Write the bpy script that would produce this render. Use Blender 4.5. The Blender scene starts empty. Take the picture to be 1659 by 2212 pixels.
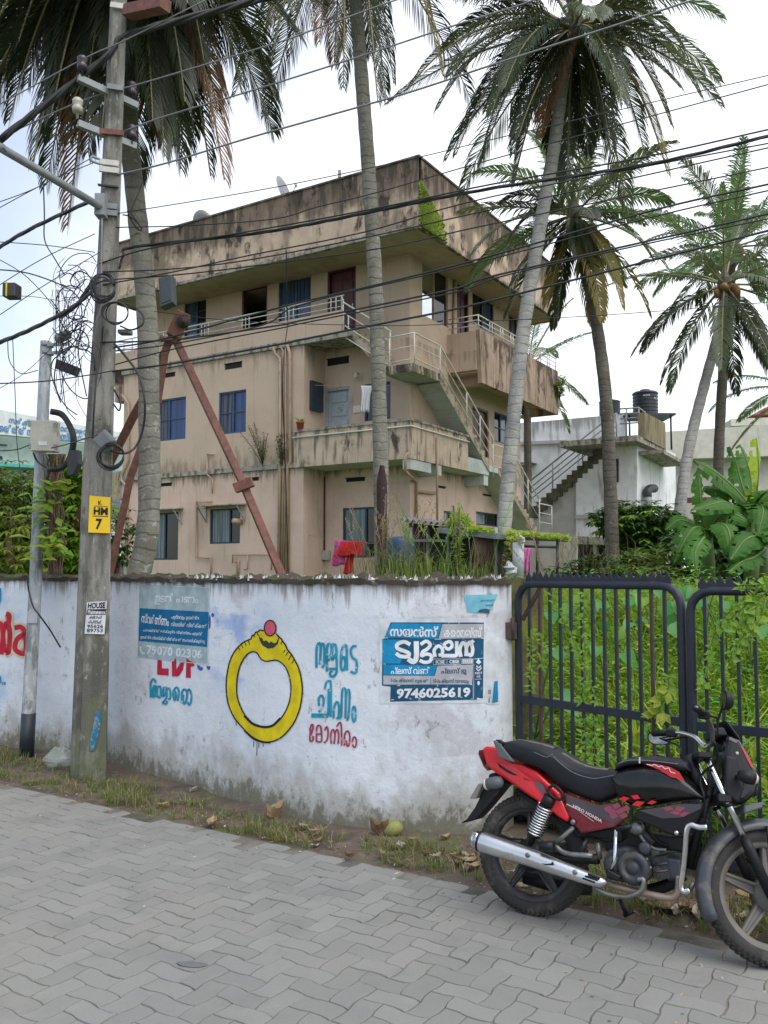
import bpy, math, random
import numpy as np
from mathutils import Vector, Matrix, noise as mnoise
R = math.radians
sc = bpy.context.scene
col = sc.collection
rnd = random.Random(7)

# ------------------------------------------------------------------ camera
H = 1.85; PITCH = R(3.93); F = 1880.0          # eye height, upward tilt, focal length in 1659-wide pixels
cam = bpy.data.cameras.new('camera'); camo = bpy.data.objects.new('camera', cam); col.objects.link(camo)
camo.location = (0, 0, H); camo.rotation_euler = (R(90) + PITCH, 0, 0)
cam.sensor_fit = 'HORIZONTAL'; cam.sensor_width = 36; cam.lens = 36 * F / 1659
cam.clip_start = 0.05; cam.clip_end = 3000
sc.camera = camo

# ------------------------------------------------------------------ sky, sun, exposure
SUN_EL, SUN_AZ = R(56), R(140)                   # azimuth measured from +Y towards +X
w = bpy.data.worlds.new('World'); sc.world = w; w.use_nodes = True
nt = w.node_tree; bg = nt.nodes['Background']
sky = nt.nodes.new('ShaderNodeTexSky'); sky.sky_type = 'NISHITA'; sky.sun_disc = False
sky.sun_elevation = SUN_EL; sky.sun_rotation = SUN_AZ; sky.air_density = 1.0; sky.dust_density = 1.2; sky.ozone_density = 1.0
tc = nt.nodes.new('ShaderNodeTexCoord')
mp = nt.nodes.new('ShaderNodeMapping'); mp.inputs['Scale'].default_value = (1.3, 1.3, 2.2)
nz = nt.nodes.new('ShaderNodeTexNoise'); nz.inputs['Scale'].default_value = 1.1; nz.inputs['Detail'].default_value = 5; nz.inputs['Roughness'].default_value = .5
nt.links.new(tc.outputs['Generated'], mp.inputs['Vector']); nt.links.new(mp.outputs['Vector'], nz.inputs['Vector'])
sx = nt.nodes.new('ShaderNodeSeparateXYZ'); nt.links.new(tc.outputs['Generated'], sx.inputs[0])
# cloud sheet: thick towards +X / overhead, thinner towards the left
ad = nt.nodes.new('ShaderNodeMath'); ad.operation = 'MULTIPLY_ADD'; ad.inputs[1].default_value = .6; 
nt.links.new(sx.outputs['X'], ad.inputs[0]); nt.links.new(nz.outputs['Fac'], ad.inputs[2])
mr = nt.nodes.new('ShaderNodeMapRange'); mr.interpolation_type = 'SMOOTHSTEP'
mr.inputs['From Min'].default_value = .2; mr.inputs['From Max'].default_value = .62
mr.inputs['To Min'].default_value = .34; mr.inputs['To Max'].default_value = .96
nt.links.new(ad.outputs[0], mr.inputs['Value'])
mx = nt.nodes.new('ShaderNodeMix'); mx.data_type = 'RGBA'
nt.links.new(mr.outputs['Result'], mx.inputs['Factor']); nt.links.new(sky.outputs['Color'], mx.inputs['A'])
mx.inputs['B'].default_value = (7.0, 7.25, 7.8, 1)
nt.links.new(mx.outputs['Result'], bg.inputs['Color']); bg.inputs['Strength'].default_value = .12
sl = bpy.data.lights.new('sun', 'SUN'); sl.energy = 1.35; sl.angle = R(50); sl.color = (1, .96, .9)
so = bpy.data.objects.new('sun', sl); col.objects.link(so)
so.rotation_euler = (R(90) - SUN_EL, 0, -SUN_AZ + math.pi); so.location = (0, 0, 30)
so.rotation_euler = Vector((math.sin(SUN_AZ) * math.cos(SUN_EL), math.cos(SUN_AZ) * math.cos(SUN_EL), math.sin(SUN_EL))).to_track_quat('Z', 'Y').to_euler()
vs = sc.view_settings; sc.display_settings.display_device = 'sRGB'
vs.view_transform = 'Standard'; vs.look = 'None'; vs.gamma = 1; vs.exposure = 0.72; vs.use_curve_mapping = False
sc.cycles.max_bounces = 6; sc.cycles.diffuse_bounces = 3; sc.cycles.transparent_max_bounces = 8
sc.cycles.use_denoising = True

# ------------------------------------------------------------------ pixel <-> world (surveying the photograph)
FW = Vector((0, math.cos(PITCH), math.sin(PITCH))); UP = Vector((0, -math.sin(PITCH), math.cos(PITCH))); EYE = Vector((0, 0, H))
def ray(x, y): return FW + Vector((1, 0, 0)) * ((x - 829.5) / F) + UP * ((1106 - y) / F)
KY = F / 1720                                     # depths below were paced out for a slightly wider lens
def dep(x, y, Y):
    d = ray(x, y); return EYE + d * (Y * KY / d.y)
def plane(x, y, p0, n):
    d = ray(x, y); return EYE + d * ((p0 - EYE).dot(n) / d.dot(n))
def gnd(x, y, z=0.0): return plane(x, y, Vector((0, 0, z)), Vector((0, 0, 1)))
K = 1659 / 3072
def Z(x0, y0, w, W=1659):                        # a zoomed crop's pixel -> survey pixel
    k = w / W
    return lambda x, y: ((x0 + x * k) * K, (y0 + y * k) * K)
z_top, z_mid, z_rt = Z(0, 0, 1100), Z(1000, 0, 1100), Z(1972, 0, 1100)
z_r2, z_b5, z_b4, z_b6 = Z(1972, 1100, 1100), Z(1200, 600, 1100), Z(400, 1000, 1200), Z(1500, 1500, 800)
z_l, z_w1, z_w2, z_g = Z(0, 1000, 700, 1106), Z(0, 2200, 1100), Z(1000, 2250, 1100), Z(1900, 2250, 1172)
z_pa, z_pb, z_ring, z_br, z_bf, z_bk = Z(1500, 2450, 550), Z(520, 2400, 380), Z(860, 2440, 600), Z(1850, 2900, 650), Z(2400, 2750, 672, 1293), Z(1850, 2750, 1222)
z_grd = Z(0, 2900, 1900)

# ------------------------------------------------------------------ mesh builder
def cr(pts, n=6, closed=False):                  # Catmull-Rom through points (any dimension)
    P = [np.array(p, float) for p in pts]; N = len(P); out = []
    for i in range(N if closed else N - 1):
        p0 = P[(i - 1) % N] if (closed or i > 0) else 2 * P[0] - P[1]
        p1 = P[i]; p2 = P[(i + 1) % N]
        p3 = P[(i + 2) % N] if (closed or i + 2 < N) else 2 * P[-1] - P[-2]
        for k in range(n):
            t = k / n
            out.append(.5 * (2 * p1 + (p2 - p0) * t + (2 * p0 - 5 * p1 + 4 * p2 - p3) * t * t + (3 * p1 - p0 - 3 * p2 + p3) * t ** 3))
    if not closed: out.append(P[-1])
    return out
def v3(p): return Vector((float(p[0]), float(p[1]), float(p[2])))

class MB:
    def __init__(s): s.v = []; s.f = []; s.m = []; s.sm = []
    def add(s, vs, fs, m=0, sm=False):
        o = len(s.v); s.v.extend([tuple(map(float, p)) for p in vs])
        for f in fs: s.f.append(tuple(i + o for i in f)); s.m.append(m); s.sm.append(sm)
        return s
    def quad(s, a, b, c, d, m=0): return s.add([a, b, c, d], [(0, 1, 2, 3)], m)
    def box(s, c, size, M=None, m=0):
        hx, hy, hz = size[0] / 2, size[1] / 2, size[2] / 2
        P = [Vector((x, y, z)) for x in (-hx, hx) for y in (-hy, hy) for z in (-hz, hz)]
        if M is not None: P = [M @ p for p in P]
        c = v3(c); P = [p + c for p in P]
        return s.add(P, [(0, 1, 3, 2), (4, 6, 7, 5), (0, 4, 5, 1), (2, 3, 7, 6), (0, 2, 6, 4), (1, 5, 7, 3)], m)
    def hexa(s, P, m=0):                         # 8 points: bottom loop 0-3, top loop 4-7
        return s.add(P, [(3, 2, 1, 0), (4, 5, 6, 7), (0, 1, 5, 4), (1, 2, 6, 5), (2, 3, 7, 6), (3, 0, 4, 7)], m)
    def bar(s, a, b, wd, ht, up=(0, 0, 1), m=0):
        a = v3(a); b = v3(b); t = (b - a).normalized(); u = Vector(up); sd = t.cross(u)
        if sd.length < 1e-4: sd = t.cross(Vector((1, 0, 0)))
        sd.normalize(); u = sd.cross(t)
        x = sd * wd / 2; y = u * ht / 2
        return s.hexa([a - x - y, a + x - y, a + x + y, a - x + y, b - x - y, b + x - y, b + x + y, b - x + y], m)
    def tube(s, pts, r, n=8, m=0, caps=True, sm=True, squash=None):
        P = [v3(p) for p in pts]; N = len(P)
        rs = list(r) if hasattr(r, '__len__') else [r] * N
        vs = []; fr = None
        for i in range(N):
            t = (P[min(i + 1, N - 1)] - P[max(i - 1, 0)])
            if t.length < 1e-9: t = Vector((0, 0, 1))
            t.normalize()
            if fr is None:
                a = Vector((0, 0, 1)) if abs(t.z) < .9 else Vector((1, 0, 0)); fr = t.cross(a).normalized()
            else:
                fr = fr - t * fr.dot(t)
                fr = fr.normalized() if fr.length > 1e-6 else t.orthogonal().normalized()
            b = t.cross(fr)
            for k in range(n):
                a = 2 * math.pi * k / n
                q = (fr * math.cos(a) + b * math.sin(a)) * rs[i]
                vs.append(P[i] + q)
        fs = [(i * n + k, i * n + (k + 1) % n, (i + 1) * n + (k + 1) % n, (i + 1) * n + k) for i in range(N - 1) for k in range(n)]
        if caps: fs += [tuple(range(n - 1, -1, -1)), tuple((N - 1) * n + k for k in range(n))]
        return s.add(vs, fs, m, sm)
    def lathe(s, prof, n=20, M=None, m=0, sm=True, caps=True, arc=None):   # prof: (radius, height)
        vs = []; N = len(prof)
        for r, z in prof:
            for k in range(n):
                a = 2 * math.pi * k / n; p = Vector((r * math.cos(a), r * math.sin(a), z)); vs.append(M @ p if M is not None else p)
        fs = [(i * n + k, i * n + (k + 1) % n, (i + 1) * n + (k + 1) % n, (i + 1) * n + k) for i in range(N - 1) for k in range(n)]
        if caps: fs += [tuple(range(n - 1, -1, -1)), tuple((N - 1) * n + k for k in range(n))]
        return s.add(vs, fs, m, sm)
    def prism(s, front, back, m=0):              # two outlines with the same number of points
        n = len(front); vs = list(front) + list(back)
        fs = [tuple(range(n)), tuple(range(2 * n - 1, n - 1, -1))] + [(i, n + i, n + (i + 1) % n, (i + 1) % n) for i in range(n)]
        return s.add(vs, fs, m)
    def grid(s, rows, m=0, sm=True, closed=False):
        n = len(rows[0]); vs = [p for r in rows for p in r]
        fs = [(i * n + k, i * n + (k + 1) % n, (i + 1) * n + (k + 1) % n, (i + 1) * n + k) for i in range(len(rows) - 1) for k in range(n if closed else n - 1)]
        return s.add(vs, fs, m, sm)
    def build(s, name, mats, parent=None, base=None, bev=0, seg=1, subd=0, solid=0, loc=None):
        if parent is not None:
            rt = parent
            while rt.parent: rt = rt.parent
            b = rt['_o'] if '_o' in rt else (0, 0, 0)
            b = Vector(b)
        else: b = v3(base) if base is not None else Vector((0, 0, 0))
        V = np.array(s.v, float) - np.array(b)
        me = bpy.data.meshes.new(name); me.from_pydata(V.tolist(), [], s.f)
        for mt in (mats if isinstance(mats, (list, tuple)) else [mats]): me.materials.append(mt)
        me.polygons.foreach_set('material_index', s.m); me.polygons.foreach_set('use_smooth', s.sm)
        me.update(); me.validate()
        o = bpy.data.objects.new(name, me); col.objects.link(o)
        if parent is not None: o.parent = parent
        else: o.location = b
        if solid: q = o.modifiers.new('thickness', 'SOLIDIFY'); q.thickness = solid; q.offset = 0
        if subd: q = o.modifiers.new('subdivision', 'SUBSURF'); q.levels = subd; q.render_levels = subd
        if bev: q = o.modifiers.new('bevel', 'BEVEL'); q.width = bev; q.segments = seg; q.limit_method = 'ANGLE'; q.angle_limit = R(40); q.harden_normals = False
        return o

def tag(o, label=None, cat=None, group=None, kind=None):
    if label: o['label'] = label
    if cat: o['category'] = cat
    if group: o['group'] = group
    if kind: o['kind'] = kind
    return o
def thing(name, label, cat, loc, group=None):
    o = bpy.data.objects.new(name, None); col.objects.link(o); o.location = loc; o.empty_display_size = .2
    o['_o'] = tuple(loc); return tag(o, label, cat, group)
def thing_local(name, label, cat, M):            # a thing whose parts are built in its own coordinates
    o = bpy.data.objects.new(name, None); col.objects.link(o); o.matrix_world = M; o['_o'] = (0, 0, 0)
    return tag(o, label, cat)

# ------------------------------------------------------------------ materials
class NT:
    def __init__(s, name):
        s.mat = bpy.data.materials.new(name); s.mat.use_nodes = True; s.t = s.mat.node_tree
        s.b = s.t.nodes['Principled BSDF']; s.out = s.t.nodes['Material Output']
    def n(s, typ, **kw):
        q = s.t.nodes.new(typ)
        for k, v in kw.items():
            if k in q.inputs: s.set(q.inputs[k], v)
            else: setattr(q, k, v)
        return q
    def set(s, inp, v):
        if isinstance(v, bpy.types.NodeSocket): s.t.links.new(v, inp)
        else: inp.default_value = v
    def math(s, op, a, b=0.0, c=0.0):
        q = s.t.nodes.new('ShaderNodeMath'); q.operation = op
        for i, v in enumerate((a, b, c)): s.set(q.inputs[i], v)
        return q.outputs[0]
    def mix(s, f, a, b):
        q = s.t.nodes.new('ShaderNodeMix'); q.data_type = 'RGBA'; s.set(q.inputs['Factor'], f); s.set(q.inputs['A'], a); s.set(q.inputs['B'], b)
        return q.outputs['Result']
    def noise(s, vec, scale=5, detail=4, rough=.55, sv=None):
        if sv is not None:
            m = s.t.nodes.new('ShaderNodeMapping'); m.inputs['Scale'].default_value = sv; s.t.links.new(vec, m.inputs['Vector']); vec = m.outputs[0]
        q = s.n('ShaderNodeTexNoise', Scale=scale, Detail=detail, Roughness=rough); s.t.links.new(vec, q.inputs['Vector']); return q.outputs['Fac']
    def ramp(s, v, lo, hi, a=0.0, b=1.0):
        q = s.n('ShaderNodeMapRange', interpolation_type='SMOOTHSTEP'); s.set(q.inputs['Value'], v)
        q.inputs['From Min'].default_value = lo; q.inputs['From Max'].default_value = hi; q.inputs['To Min'].default_value = a; q.inputs['To Max'].default_value = b
        return q.outputs['Result']
    def obj(s): return s.n('ShaderNodeTexCoord').outputs['Object']
    def pos(s): return s.n('ShaderNodeNewGeometry').outputs['Position']
    def bump(s, h, strength=.3, dist=.01):
        q = s.n('ShaderNodeBump', Strength=strength, Distance=dist); s.t.links.new(h, q.inputs['Height']); s.t.links.new(q.outputs[0], s.b.inputs['Normal'])
def c4(c, k=1.0): return (c[0] * k, c[1] * k, c[2] * k, 1)
def pbr(name, c, rough=.6, metal=0.0, var=.12, scale=6, bump=0.0, bscale=40, coat=0.0, spec=None, dirt=None):
    t = NT(name); p = t.obj(); f = t.noise(p, scale, 5)
    cc = t.mix(t.ramp(f, .3, .7), c4(c, 1 - var), c4(c, 1 + var))
    if dirt: cc = t.mix(t.ramp(t.noise(p, dirt[1], 6, .65), dirt[2], dirt[3]), cc, c4(dirt[0]))
    t.set(t.b.inputs['Base Color'], cc)
    t.b.inputs['Roughness'].default_value = rough; t.b.inputs['Metallic'].default_value = metal
    if coat: t.b.inputs['Coat Weight'].default_value = coat; t.b.inputs['Coat Roughness'].default_value = .08
    if spec is not None: t.b.inputs['Specular IOR Level'].default_value = spec
    if bump: t.bump(t.noise(p, bscale, 5), bump)
    return t.mat
def stained(name, base, layers, rough=.85, var=.08, bump=.25, bscale=30, scale=3):
    """layers: (colour, (sx,sy,sz), lo, hi, (z0,z1) or None, bias, opacity) - weathering with a shape of its own, in world metres"""
    t = NT(name); p = t.pos(); z = t.n('ShaderNodeSeparateXYZ'); t.t.links.new(p, z.inputs[0]); z = z.outputs['Z']
    cc = t.mix(t.ramp(t.noise(p, scale, 6), .3, .7), c4(base, 1 - var), c4(base, 1 + var))
    for L in layers:
        c, sv, lo, hi, zz, bias, op = L
        f = t.noise(p, 1.0, 6, .62, sv)
        if zz: f = t.math('MULTIPLY_ADD', t.ramp(z, zz[0], zz[1]) if zz[1] > zz[0] else t.ramp(z, zz[1], zz[0], 1, 0), bias, f)
        cc = t.mix(t.ramp(f, lo, hi, 0, op), cc, c4(c))
    t.set(t.b.inputs['Base Color'], cc); t.b.inputs['Roughness'].default_value = rough
    t.b.inputs['Specular IOR Level'].default_value = .25
    if bump: t.bump(t.noise(p, bscale, 6, .65), bump, .012)
    return t.mat
def leafmat(name, a, b, trans=.3, rough=.5, extra=None, spec=.4):
    t = NT(name); g = t.n('ShaderNodeNewGeometry'); r = g.outputs['Random Per Island']
    cc = t.mix(r, c4(a), c4(b))
    f = t.noise(g.outputs['Position'], 1.3, 3)
    cc = t.mix(t.ramp(f, .35, .7, 0, .55), cc, c4(extra if extra else a))
    t.set(t.b.inputs['Base Color'], cc); t.b.inputs['Roughness'].default_value = rough; t.b.inputs['Specular IOR Level'].default_value = spec
    tr = t.n('ShaderNodeBsdfTranslucent'); t.set(tr.inputs['Color'], t.mix(.5, cc, c4((b[0] * 1.6, b[1] * 1.5, b[2] * .8))))
    m = t.n('ShaderNodeMixShader'); m.inputs[0].default_value = trans
    t.t.links.new(t.b.outputs[0], m.inputs[1]); t.t.links.new(tr.outputs[0], m.inputs[2]); t.t.links.new(m.outputs[0], t.out.inputs['Surface'])
    return t.mat
M = {}
M['black_metal'] = pbr('black_metal', (.03, .04, .06), .5, 0, .25, 9, .12, 60, dirt=((.07, .055, .045), 14, .58, .75))
M['galv'] = pbr('galvanised', (.25, .265, .275), .5, .2, .12, 9, .1, 50, dirt=((.2, .19, .17), 20, .56, .72))
M['white_metal'] = pbr('white_paint_rail', (.62, .6, .54), .45, 0, .1, 10, dirt=((.2, .13, .08), 30, .62, .74))
M['grey_metal'] = pbr('grey_paint_rail', (.3, .31, .31), .5, 0, .1, 10)
M['cable'] = pbr('black_cable', (.018, .018, .02), .55, 0, .2, 10)
M['conductor'] = pbr('grey_conductor', (.22, .22, .23), .5, .3, .1, 10)
M['box_black'] = pbr('black_plastic_box', (.03, .033, .038), .5, 0, .15, 8)
M['rust'] = pbr('rust_red_paint', (.185, .075, .055), .65, 0, .25, 14, .2, 60, dirt=((.13, .06, .045), 25, .5, .7))
M['rope'] = pbr('rope', (.4, .33, .24), .9)
# ================================================================== GROUND, ROAD, VERGE
E1 = Vector((.841, -.541, 0)); E2 = Vector((-.541, -.841, 0)); RO = Vector((-3.45, 7.15 * KY, 0))   # road edge, across the road
def rd(a, b, z=0): return RO + E1 * a + E2 * b + Vector((0, 0, z))
def rab(p): d = Vector((p[0], p[1], 0)) - RO; return d.dot(E1), d.dot(E2)

m_dirt = stained('verge_soil', (.13, .10, .08), [((.06, .048, .04), (3, 3, 3), .48, .62, None, 0, .8), ((.2, .17, .12), (9, 9, 9), .55, .7, None, 0, .6), ((.1, .13, .045), (1.3, 1.3, 1.3), .5, .66, None, 0, .6)], .95, .2, .6, 60)
m_far = stained('far_ground', (.12, .12, .06), [((.07, .1, .03), (.5, .5, .5), .45, .6, None, 0, .8)], .95)
gb = MB(); gb.quad((-700, -700, -.08), (700, -700, -.08), (700, 900, -.08), (-700, 900, -.08))
tag(gb.build('ground', m_far), kind='structure')

def paver_mat():
    t = NT('concrete_pavers'); g = t.n('ShaderNodeNewGeometry'); p = g.outputs['Position']; r = g.outputs['Random Per Island']
    base = t.mix(r, c4((.195, .197, .188)), c4((.245, .245, .233)))
    big = t.noise(p, .55, 4); base = t.mix(t.ramp(big, .35, .68, 0, .55), base, c4((.275, .262, .232)))
    base = t.mix(t.ramp(t.noise(p, 2.6, 5, .6), .5, .7, 0, .5), base, c4((.165, .165, .158))); base = t.mix(t.ramp(t.noise(p, 1.0, 6, .7), .54, .7, 0, .4), base, c4((.33, .31, .27))); base = t.mix(t.ramp(t.noise(p, 30, 4, .7), .66, .72, 0, .5), base, c4((.12, .115, .1)))
    base = t.mix(t.ramp(t.noise(p, 160, 3), .3, .7, 0, .35), base, c4((.16, .155, .14)))
    base = t.mix(t.ramp(t.noise(p, 14, 5, .7), .6, .78, 0, .5), base, c4((.14, .135, .12)))
    t.set(t.b.inputs['Base Color'], base); t.b.inputs['Roughness'].default_value = .85; t.b.inputs['Specular IOR Level'].default_value = .3
    t.bump(t.noise(p, 220, 5, .7), .3, .004); return t.mat
m_pav = paver_mat()
m_joint = stained('joint_grit', (.135, .127, .112), [((.065, .062, .045), (2, 2, 2), .5, .65, None, 0, .8), ((.22, .2, .17), (.9, .9, .9), .46, .6, None, 0, .85)], .95, .3, .3, 80)
PW = .112
def zig(x): return max(-1, min(1, 7 * math.sin(math.pi * x)))
def warp(x, y): return (x + .055 * zig(y + .25), y + .055 * zig(x + .25))
rb = MB(); pr = random.Random(3)
def paver(x0, y0, x1, y1):
    P = []
    nx = 8 if x1 - x0 > 1.5 else 4; ny = 8 if y1 - y0 > 1.5 else 4
    for i in range(nx): P.append((x0 + (x1 - x0) * i / nx, y0))
    for i in range(ny): P.append((x1, y0 + (y1 - y0) * i / ny))
    for i in range(nx): P.append((x1 - (x1 - x0) * i / nx, y1))
    for i in range(ny): P.append((x0, y1 - (y1 - y0) * i / ny))
    cx, cy = (x0 + x1) / 2, (y0 + y1) / 2
    hw, hh = (x1 - x0) / 2, (y1 - y0) / 2
    tx, ty = pr.uniform(-.006, .006), pr.uniform(-.006, .006); dz = pr.uniform(-.0018, .0018)
    g = pr.uniform(.008, .022) if pr.random() < .8 else pr.uniform(.025, .05); ox, oy = pr.uniform(-.015, .015), pr.uniform(-.015, .015)
    def ring(ins, z):
        out = []
        for x, y in P:
            qx = cx + (x - cx) * (1 - ins / hw); qy = cy + (y - cy) * (1 - ins / hh)
            wx, wy = warp(qx, qy); wx += ox; wy += oy
            out.append(rd(wx * PW, wy * PW, z + dz + ((qx - cx) * tx + (qy - cy) * ty) * PW))
        return out
    a, b, c = ring(g + .035, 0), ring(g + .012, -.0015), ring(g, -.007); n = len(P)
    fs = [tuple(range(n))] + [(k * n + i, (k + 1) * n + i, (k + 1) * n + (i + 1) % n, k * n + (i + 1) % n) for k in (0, 1) for i in range(n)]
    rb.add(a + b + c, fs, 0)
for iy in range(0, 70):
    for ix in range(-92, 70):
        t = (ix - iy) % 4
        if t not in (0, 3): continue
        p = rd((ix + .5) * PW, (iy + .5) * PW)
        if p.y < 1.2 or abs(p.x) > .72 * p.y + 1.2 or p.y > 16: continue
        if iy == 0 and pr.random() < .12: continue
        if t == 0: paver(ix, iy, ix + 2, iy + 1)
        else: paver(ix, iy, ix + 1, iy + 2)
for q in range(2):
    a0, a1 = -40, 40
rb.quad(rd(-40, -.02, -.0062), rd(-40, 12, -.0062), rd(40, 12, -.0062), rd(40, -.02, -.0062), 1)
tag(rb.build('road', [m_pav, m_joint]), kind='structure')

# ------------------------------------------------------------------ the compound wall's course
WALL = [(-2.69, 7.86), (-2.2, 7.42), (-1.77, 7.06), (-1.3, 6.66), (-.876, 6.29), (-.45, 6.0), (-.08, 5.83), (.32, 5.74), (.63, 5.73), (.83, 5.79), (.94, 5.90)]
WALL = [(x, y * KY) for x, y in WALL]; WALLP = cr(WALL, 8)
LEFTP = [np.array((p[0], p[1] * KY)) for p in [(-9.5, 10.9), (-6.0, 9.45), (-4.15, 8.66), (-3.2, 8.2), (-2.74, 7.99)]]
LEFTP = [LEFTP[i] + (LEFTP[i + 1] - LEFTP[i]) * k / 6 for i in range(4) for k in range(6)] + [LEFTP[-1]]
WZ = 1.765
def wall_hit(path, x, y, off=0.0):
    d = ray(x, y); best = None
    for i in range(len(path) - 1):
        a, b = path[i], path[i + 1]; e = b - a; den = d.x * e[1] - d.y * e[0]
        if abs(den) < 1e-9: continue
        t = (a[0] * e[1] - a[1] * e[0]) / den; u = (a[0] * d.y - a[1] * d.x) / den
        lo = -.6 if i == 0 else -.001; hi = 1.8 if i == len(path) - 2 else 1.001
        if t > 0 and lo <= u <= hi and (best is None or t < best[0]): best = (t, i, u)
    if best is None: best = (7 / d.y, len(path) - 2, 1)
    t, i, u = best; e = path[i + 1] - path[i]; n = Vector((e[1], -e[0], 0)).normalized()
    if n.y > 0: n = -n
    return EYE + d * t + n * off
def WP(conv, path=WALLP, off=.004):
    return lambda x, y, o=0.0: wall_hit(path, *conv(x, y), off + o)

# soil verge between the pavers and the wall, running on past the gate
vb = MB(); rows = []
vr = random.Random(5)
for i in range(0, 90):
    a = -9 + i * .19; row = []
    for j in range(0, 18):
        b = .03 - j * .12
        p = rd(a, b); z = -.012 + min(j, 3) * .008 + .03 * mnoise.noise((p.x * 2.3, p.y * 2.3, 1.7)) * min(1, j / 3) + .012 * mnoise.noise((p.x * 9, p.y * 9, 3))
        row.append((p.x + vr.uniform(-.02, .02), p.y + vr.uniform(-.02, .02), z))
    rows.append(row)
vb.grid(rows); tag(vb.build('verge', m_dirt), kind='structure')

# raised garden ground behind the wall, sloping up from the gate
def plot_z(x, y):
    d = -rab((x, y))[1]                           # metres behind the road edge
    g = 1 / (1 + math.exp(-(x - .62 - max(0, y - 6.5) * .12) * 9))   # 1 behind the gate, 0 behind the wall
    bank = .02 + 1.2 * max(0, min(1, (d - 1.6) / 4.5)) ** 1.1
    return (1 - g) * 1.22 + g * bank + .05 * mnoise.noise((x * .7, y * .7, 0))
gb = MB(); rows = []
def behind(x):                                     # y just behind wall / gate for this x
    if x < -2.7: return np.interp(x, [-60, -9.5, -6, -4.15, -3.2, -2.7], [32 * KY, 10.9 * KY, 9.45 * KY, 8.66 * KY, 8.2 * KY, 7.99 * KY]) + .16
    if x < .94: return np.interp(x, [p[0] for p in WALLP], [p[1] for p in WALLP]) + .15
    return 5.9 * KY - .85 * (x - .95) + .1
xs = list(np.arange(-40, -8, 2.0)) + list(np.arange(-8, 8, .22)) + list(np.arange(8, 42, 2.0))
for x in xs:
    y0 = max(behind(x), 1.0); rows.append([(x, y0 + q, plot_z(x, y0 + q)) for q in [0, .25, .5, .8, 1.2, 1.7, 2.3, 3, 4, 5.2, 6.5, 8, 10, 13, 17, 22, 30, 45, 70]])
gb.grid(rows)
m_plot = stained('garden_soil', (.08, .11, .035), [((.07, .15, .025), (1.5, 1.5, 1.5), .4, .6, None, 0, .9)], .95, .2, .5, 30)
tag(gb.build('garden_ground', m_plot), kind='structure')

# ------------------------------------------------------------------ whitewashed walls
def white_wall(name):
    t = NT(name); p = t.pos(); zc = t.n('ShaderNodeSeparateXYZ'); t.t.links.new(p, zc.inputs[0]); z = zc.outputs['Z']; x = zc.outputs['X']
    c = t.mix(t.ramp(t.noise(p, 1.6, 6), .35, .68), c4((.63, .675, .735)), c4((.74, .78, .83)))
    blue = t.math('MULTIPLY', t.ramp(t.noise(p, 1, 5, .6, (1.6, 1.6, 3.0)), .46, .62), t.math('MULTIPLY', t.ramp(x, -2.0, -1.3), t.ramp(x, -.75, -1.2)))
    blue = t.math('MULTIPLY', blue, t.ramp(z, .7, 1.15)); c = t.mix(t.math('MULTIPLY', blue, .75), c, c4((.24, .36, .68)))
    b2 = t.math('MULTIPLY', t.ramp(t.noise(p, 1, 4, .5, (1.2, 1.2, 2)), .45, .6), t.ramp(x, -3.3, -3.7)); c = t.mix(t.math('MULTIPLY', b2, .55), c, c4((.3, .45, .7)))
    # bare grey patches where the whitewash has come off, mostly right of the lettering
    bare = t.math('MULTIPLY_ADD', t.math('MULTIPLY', t.ramp(x, -.3, .15), .12), 1.0, t.noise(p, 1, 7, .68, (2.2, 2.2, 1.7)))
    c = t.mix(t.ramp(bare, .58, .7, 0, .6), c, c4((.45, .43, .44)))
    flake = t.noise(p, 1, 8, .78, (6, 6, 3.6)); c = t.mix(t.ramp(flake, .59, .66, 0, .75), c, c4((.2, .185, .17)))
    crk = t.noise(p, 1, 8, .8, (16, 16, 5)); c = t.mix(t.ramp(crk, .63, .69, 0, .6), c, c4((.12, .11, .1)))
    rol = t.noise(p, 1, 3, .5, (.9, .9, 5)); c = t.mix(t.ramp(rol, .5, .56, 0, .35), c, c4((.74, .77, .82)))
    vo = t.n('ShaderNodeTexVoronoi', feature='DISTANCE_TO_EDGE', Scale=3.1); wp_ = t.n('ShaderNodeVectorMath', operation='ADD'); nn_ = t.n('ShaderNodeTexNoise', Scale=4.0, Detail=5.0); t.t.links.new(p, nn_.inputs['Vector']); t.t.links.new(p, wp_.inputs[0]); t.t.links.new(nn_.outputs['Color'], wp_.inputs[1]); t.t.links.new(wp_.outputs[0], vo.inputs['Vector'])
    c = t.mix(t.math('MULTIPLY', t.ramp(vo.outputs['Distance'], .012, .002), t.ramp(t.noise(p, 1.4, 3), .5, .62, 0, .6)), c, c4((.22, .21, .2)))
    # run-down dirt from the top, damp and algae from the ground
    drip = t.math('MULTIPLY_ADD', t.ramp(z, 1.45, 1.8), .32, t.noise(p, 1, 6, .65, (17, 17, .9)))
    c = t.mix(t.ramp(drip, .68, .9, 0, .8), c, c4((.2, .17, .15)))
    low = t.math('MULTIPLY_ADD', t.ramp(z, .75, -.05), .44, t.noise(p, 1, 6, .65, (3.5, 3.5, 2.4)))
    c = t.mix(t.ramp(low, .56, .9, 0, .7), c, c4((.36, .34, .29)))
    low2 = t.math('MULTIPLY_ADD', t.ramp(z, .42, -.05), .34, t.noise(p, 1, 8, .78, (9, 9, 6)))
    c = t.mix(t.ramp(low2, .64, .82, 0, .8), c, c4((.14, .13, .08)))
    t.set(t.b.inputs['Base Color'], c); t.b.inputs['Roughness'].default_value = .88; t.b.inputs['Specular IOR Level'].default_value = .2
    h = t.math('ADD', t.noise(p, 12, 8, .65), t.math('MULTIPLY', t.ramp(flake, .58, .68), -.5)); t.bump(h, .45, .018); return t.mat
m_white = white_wall('weathered_whitewash')
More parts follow.
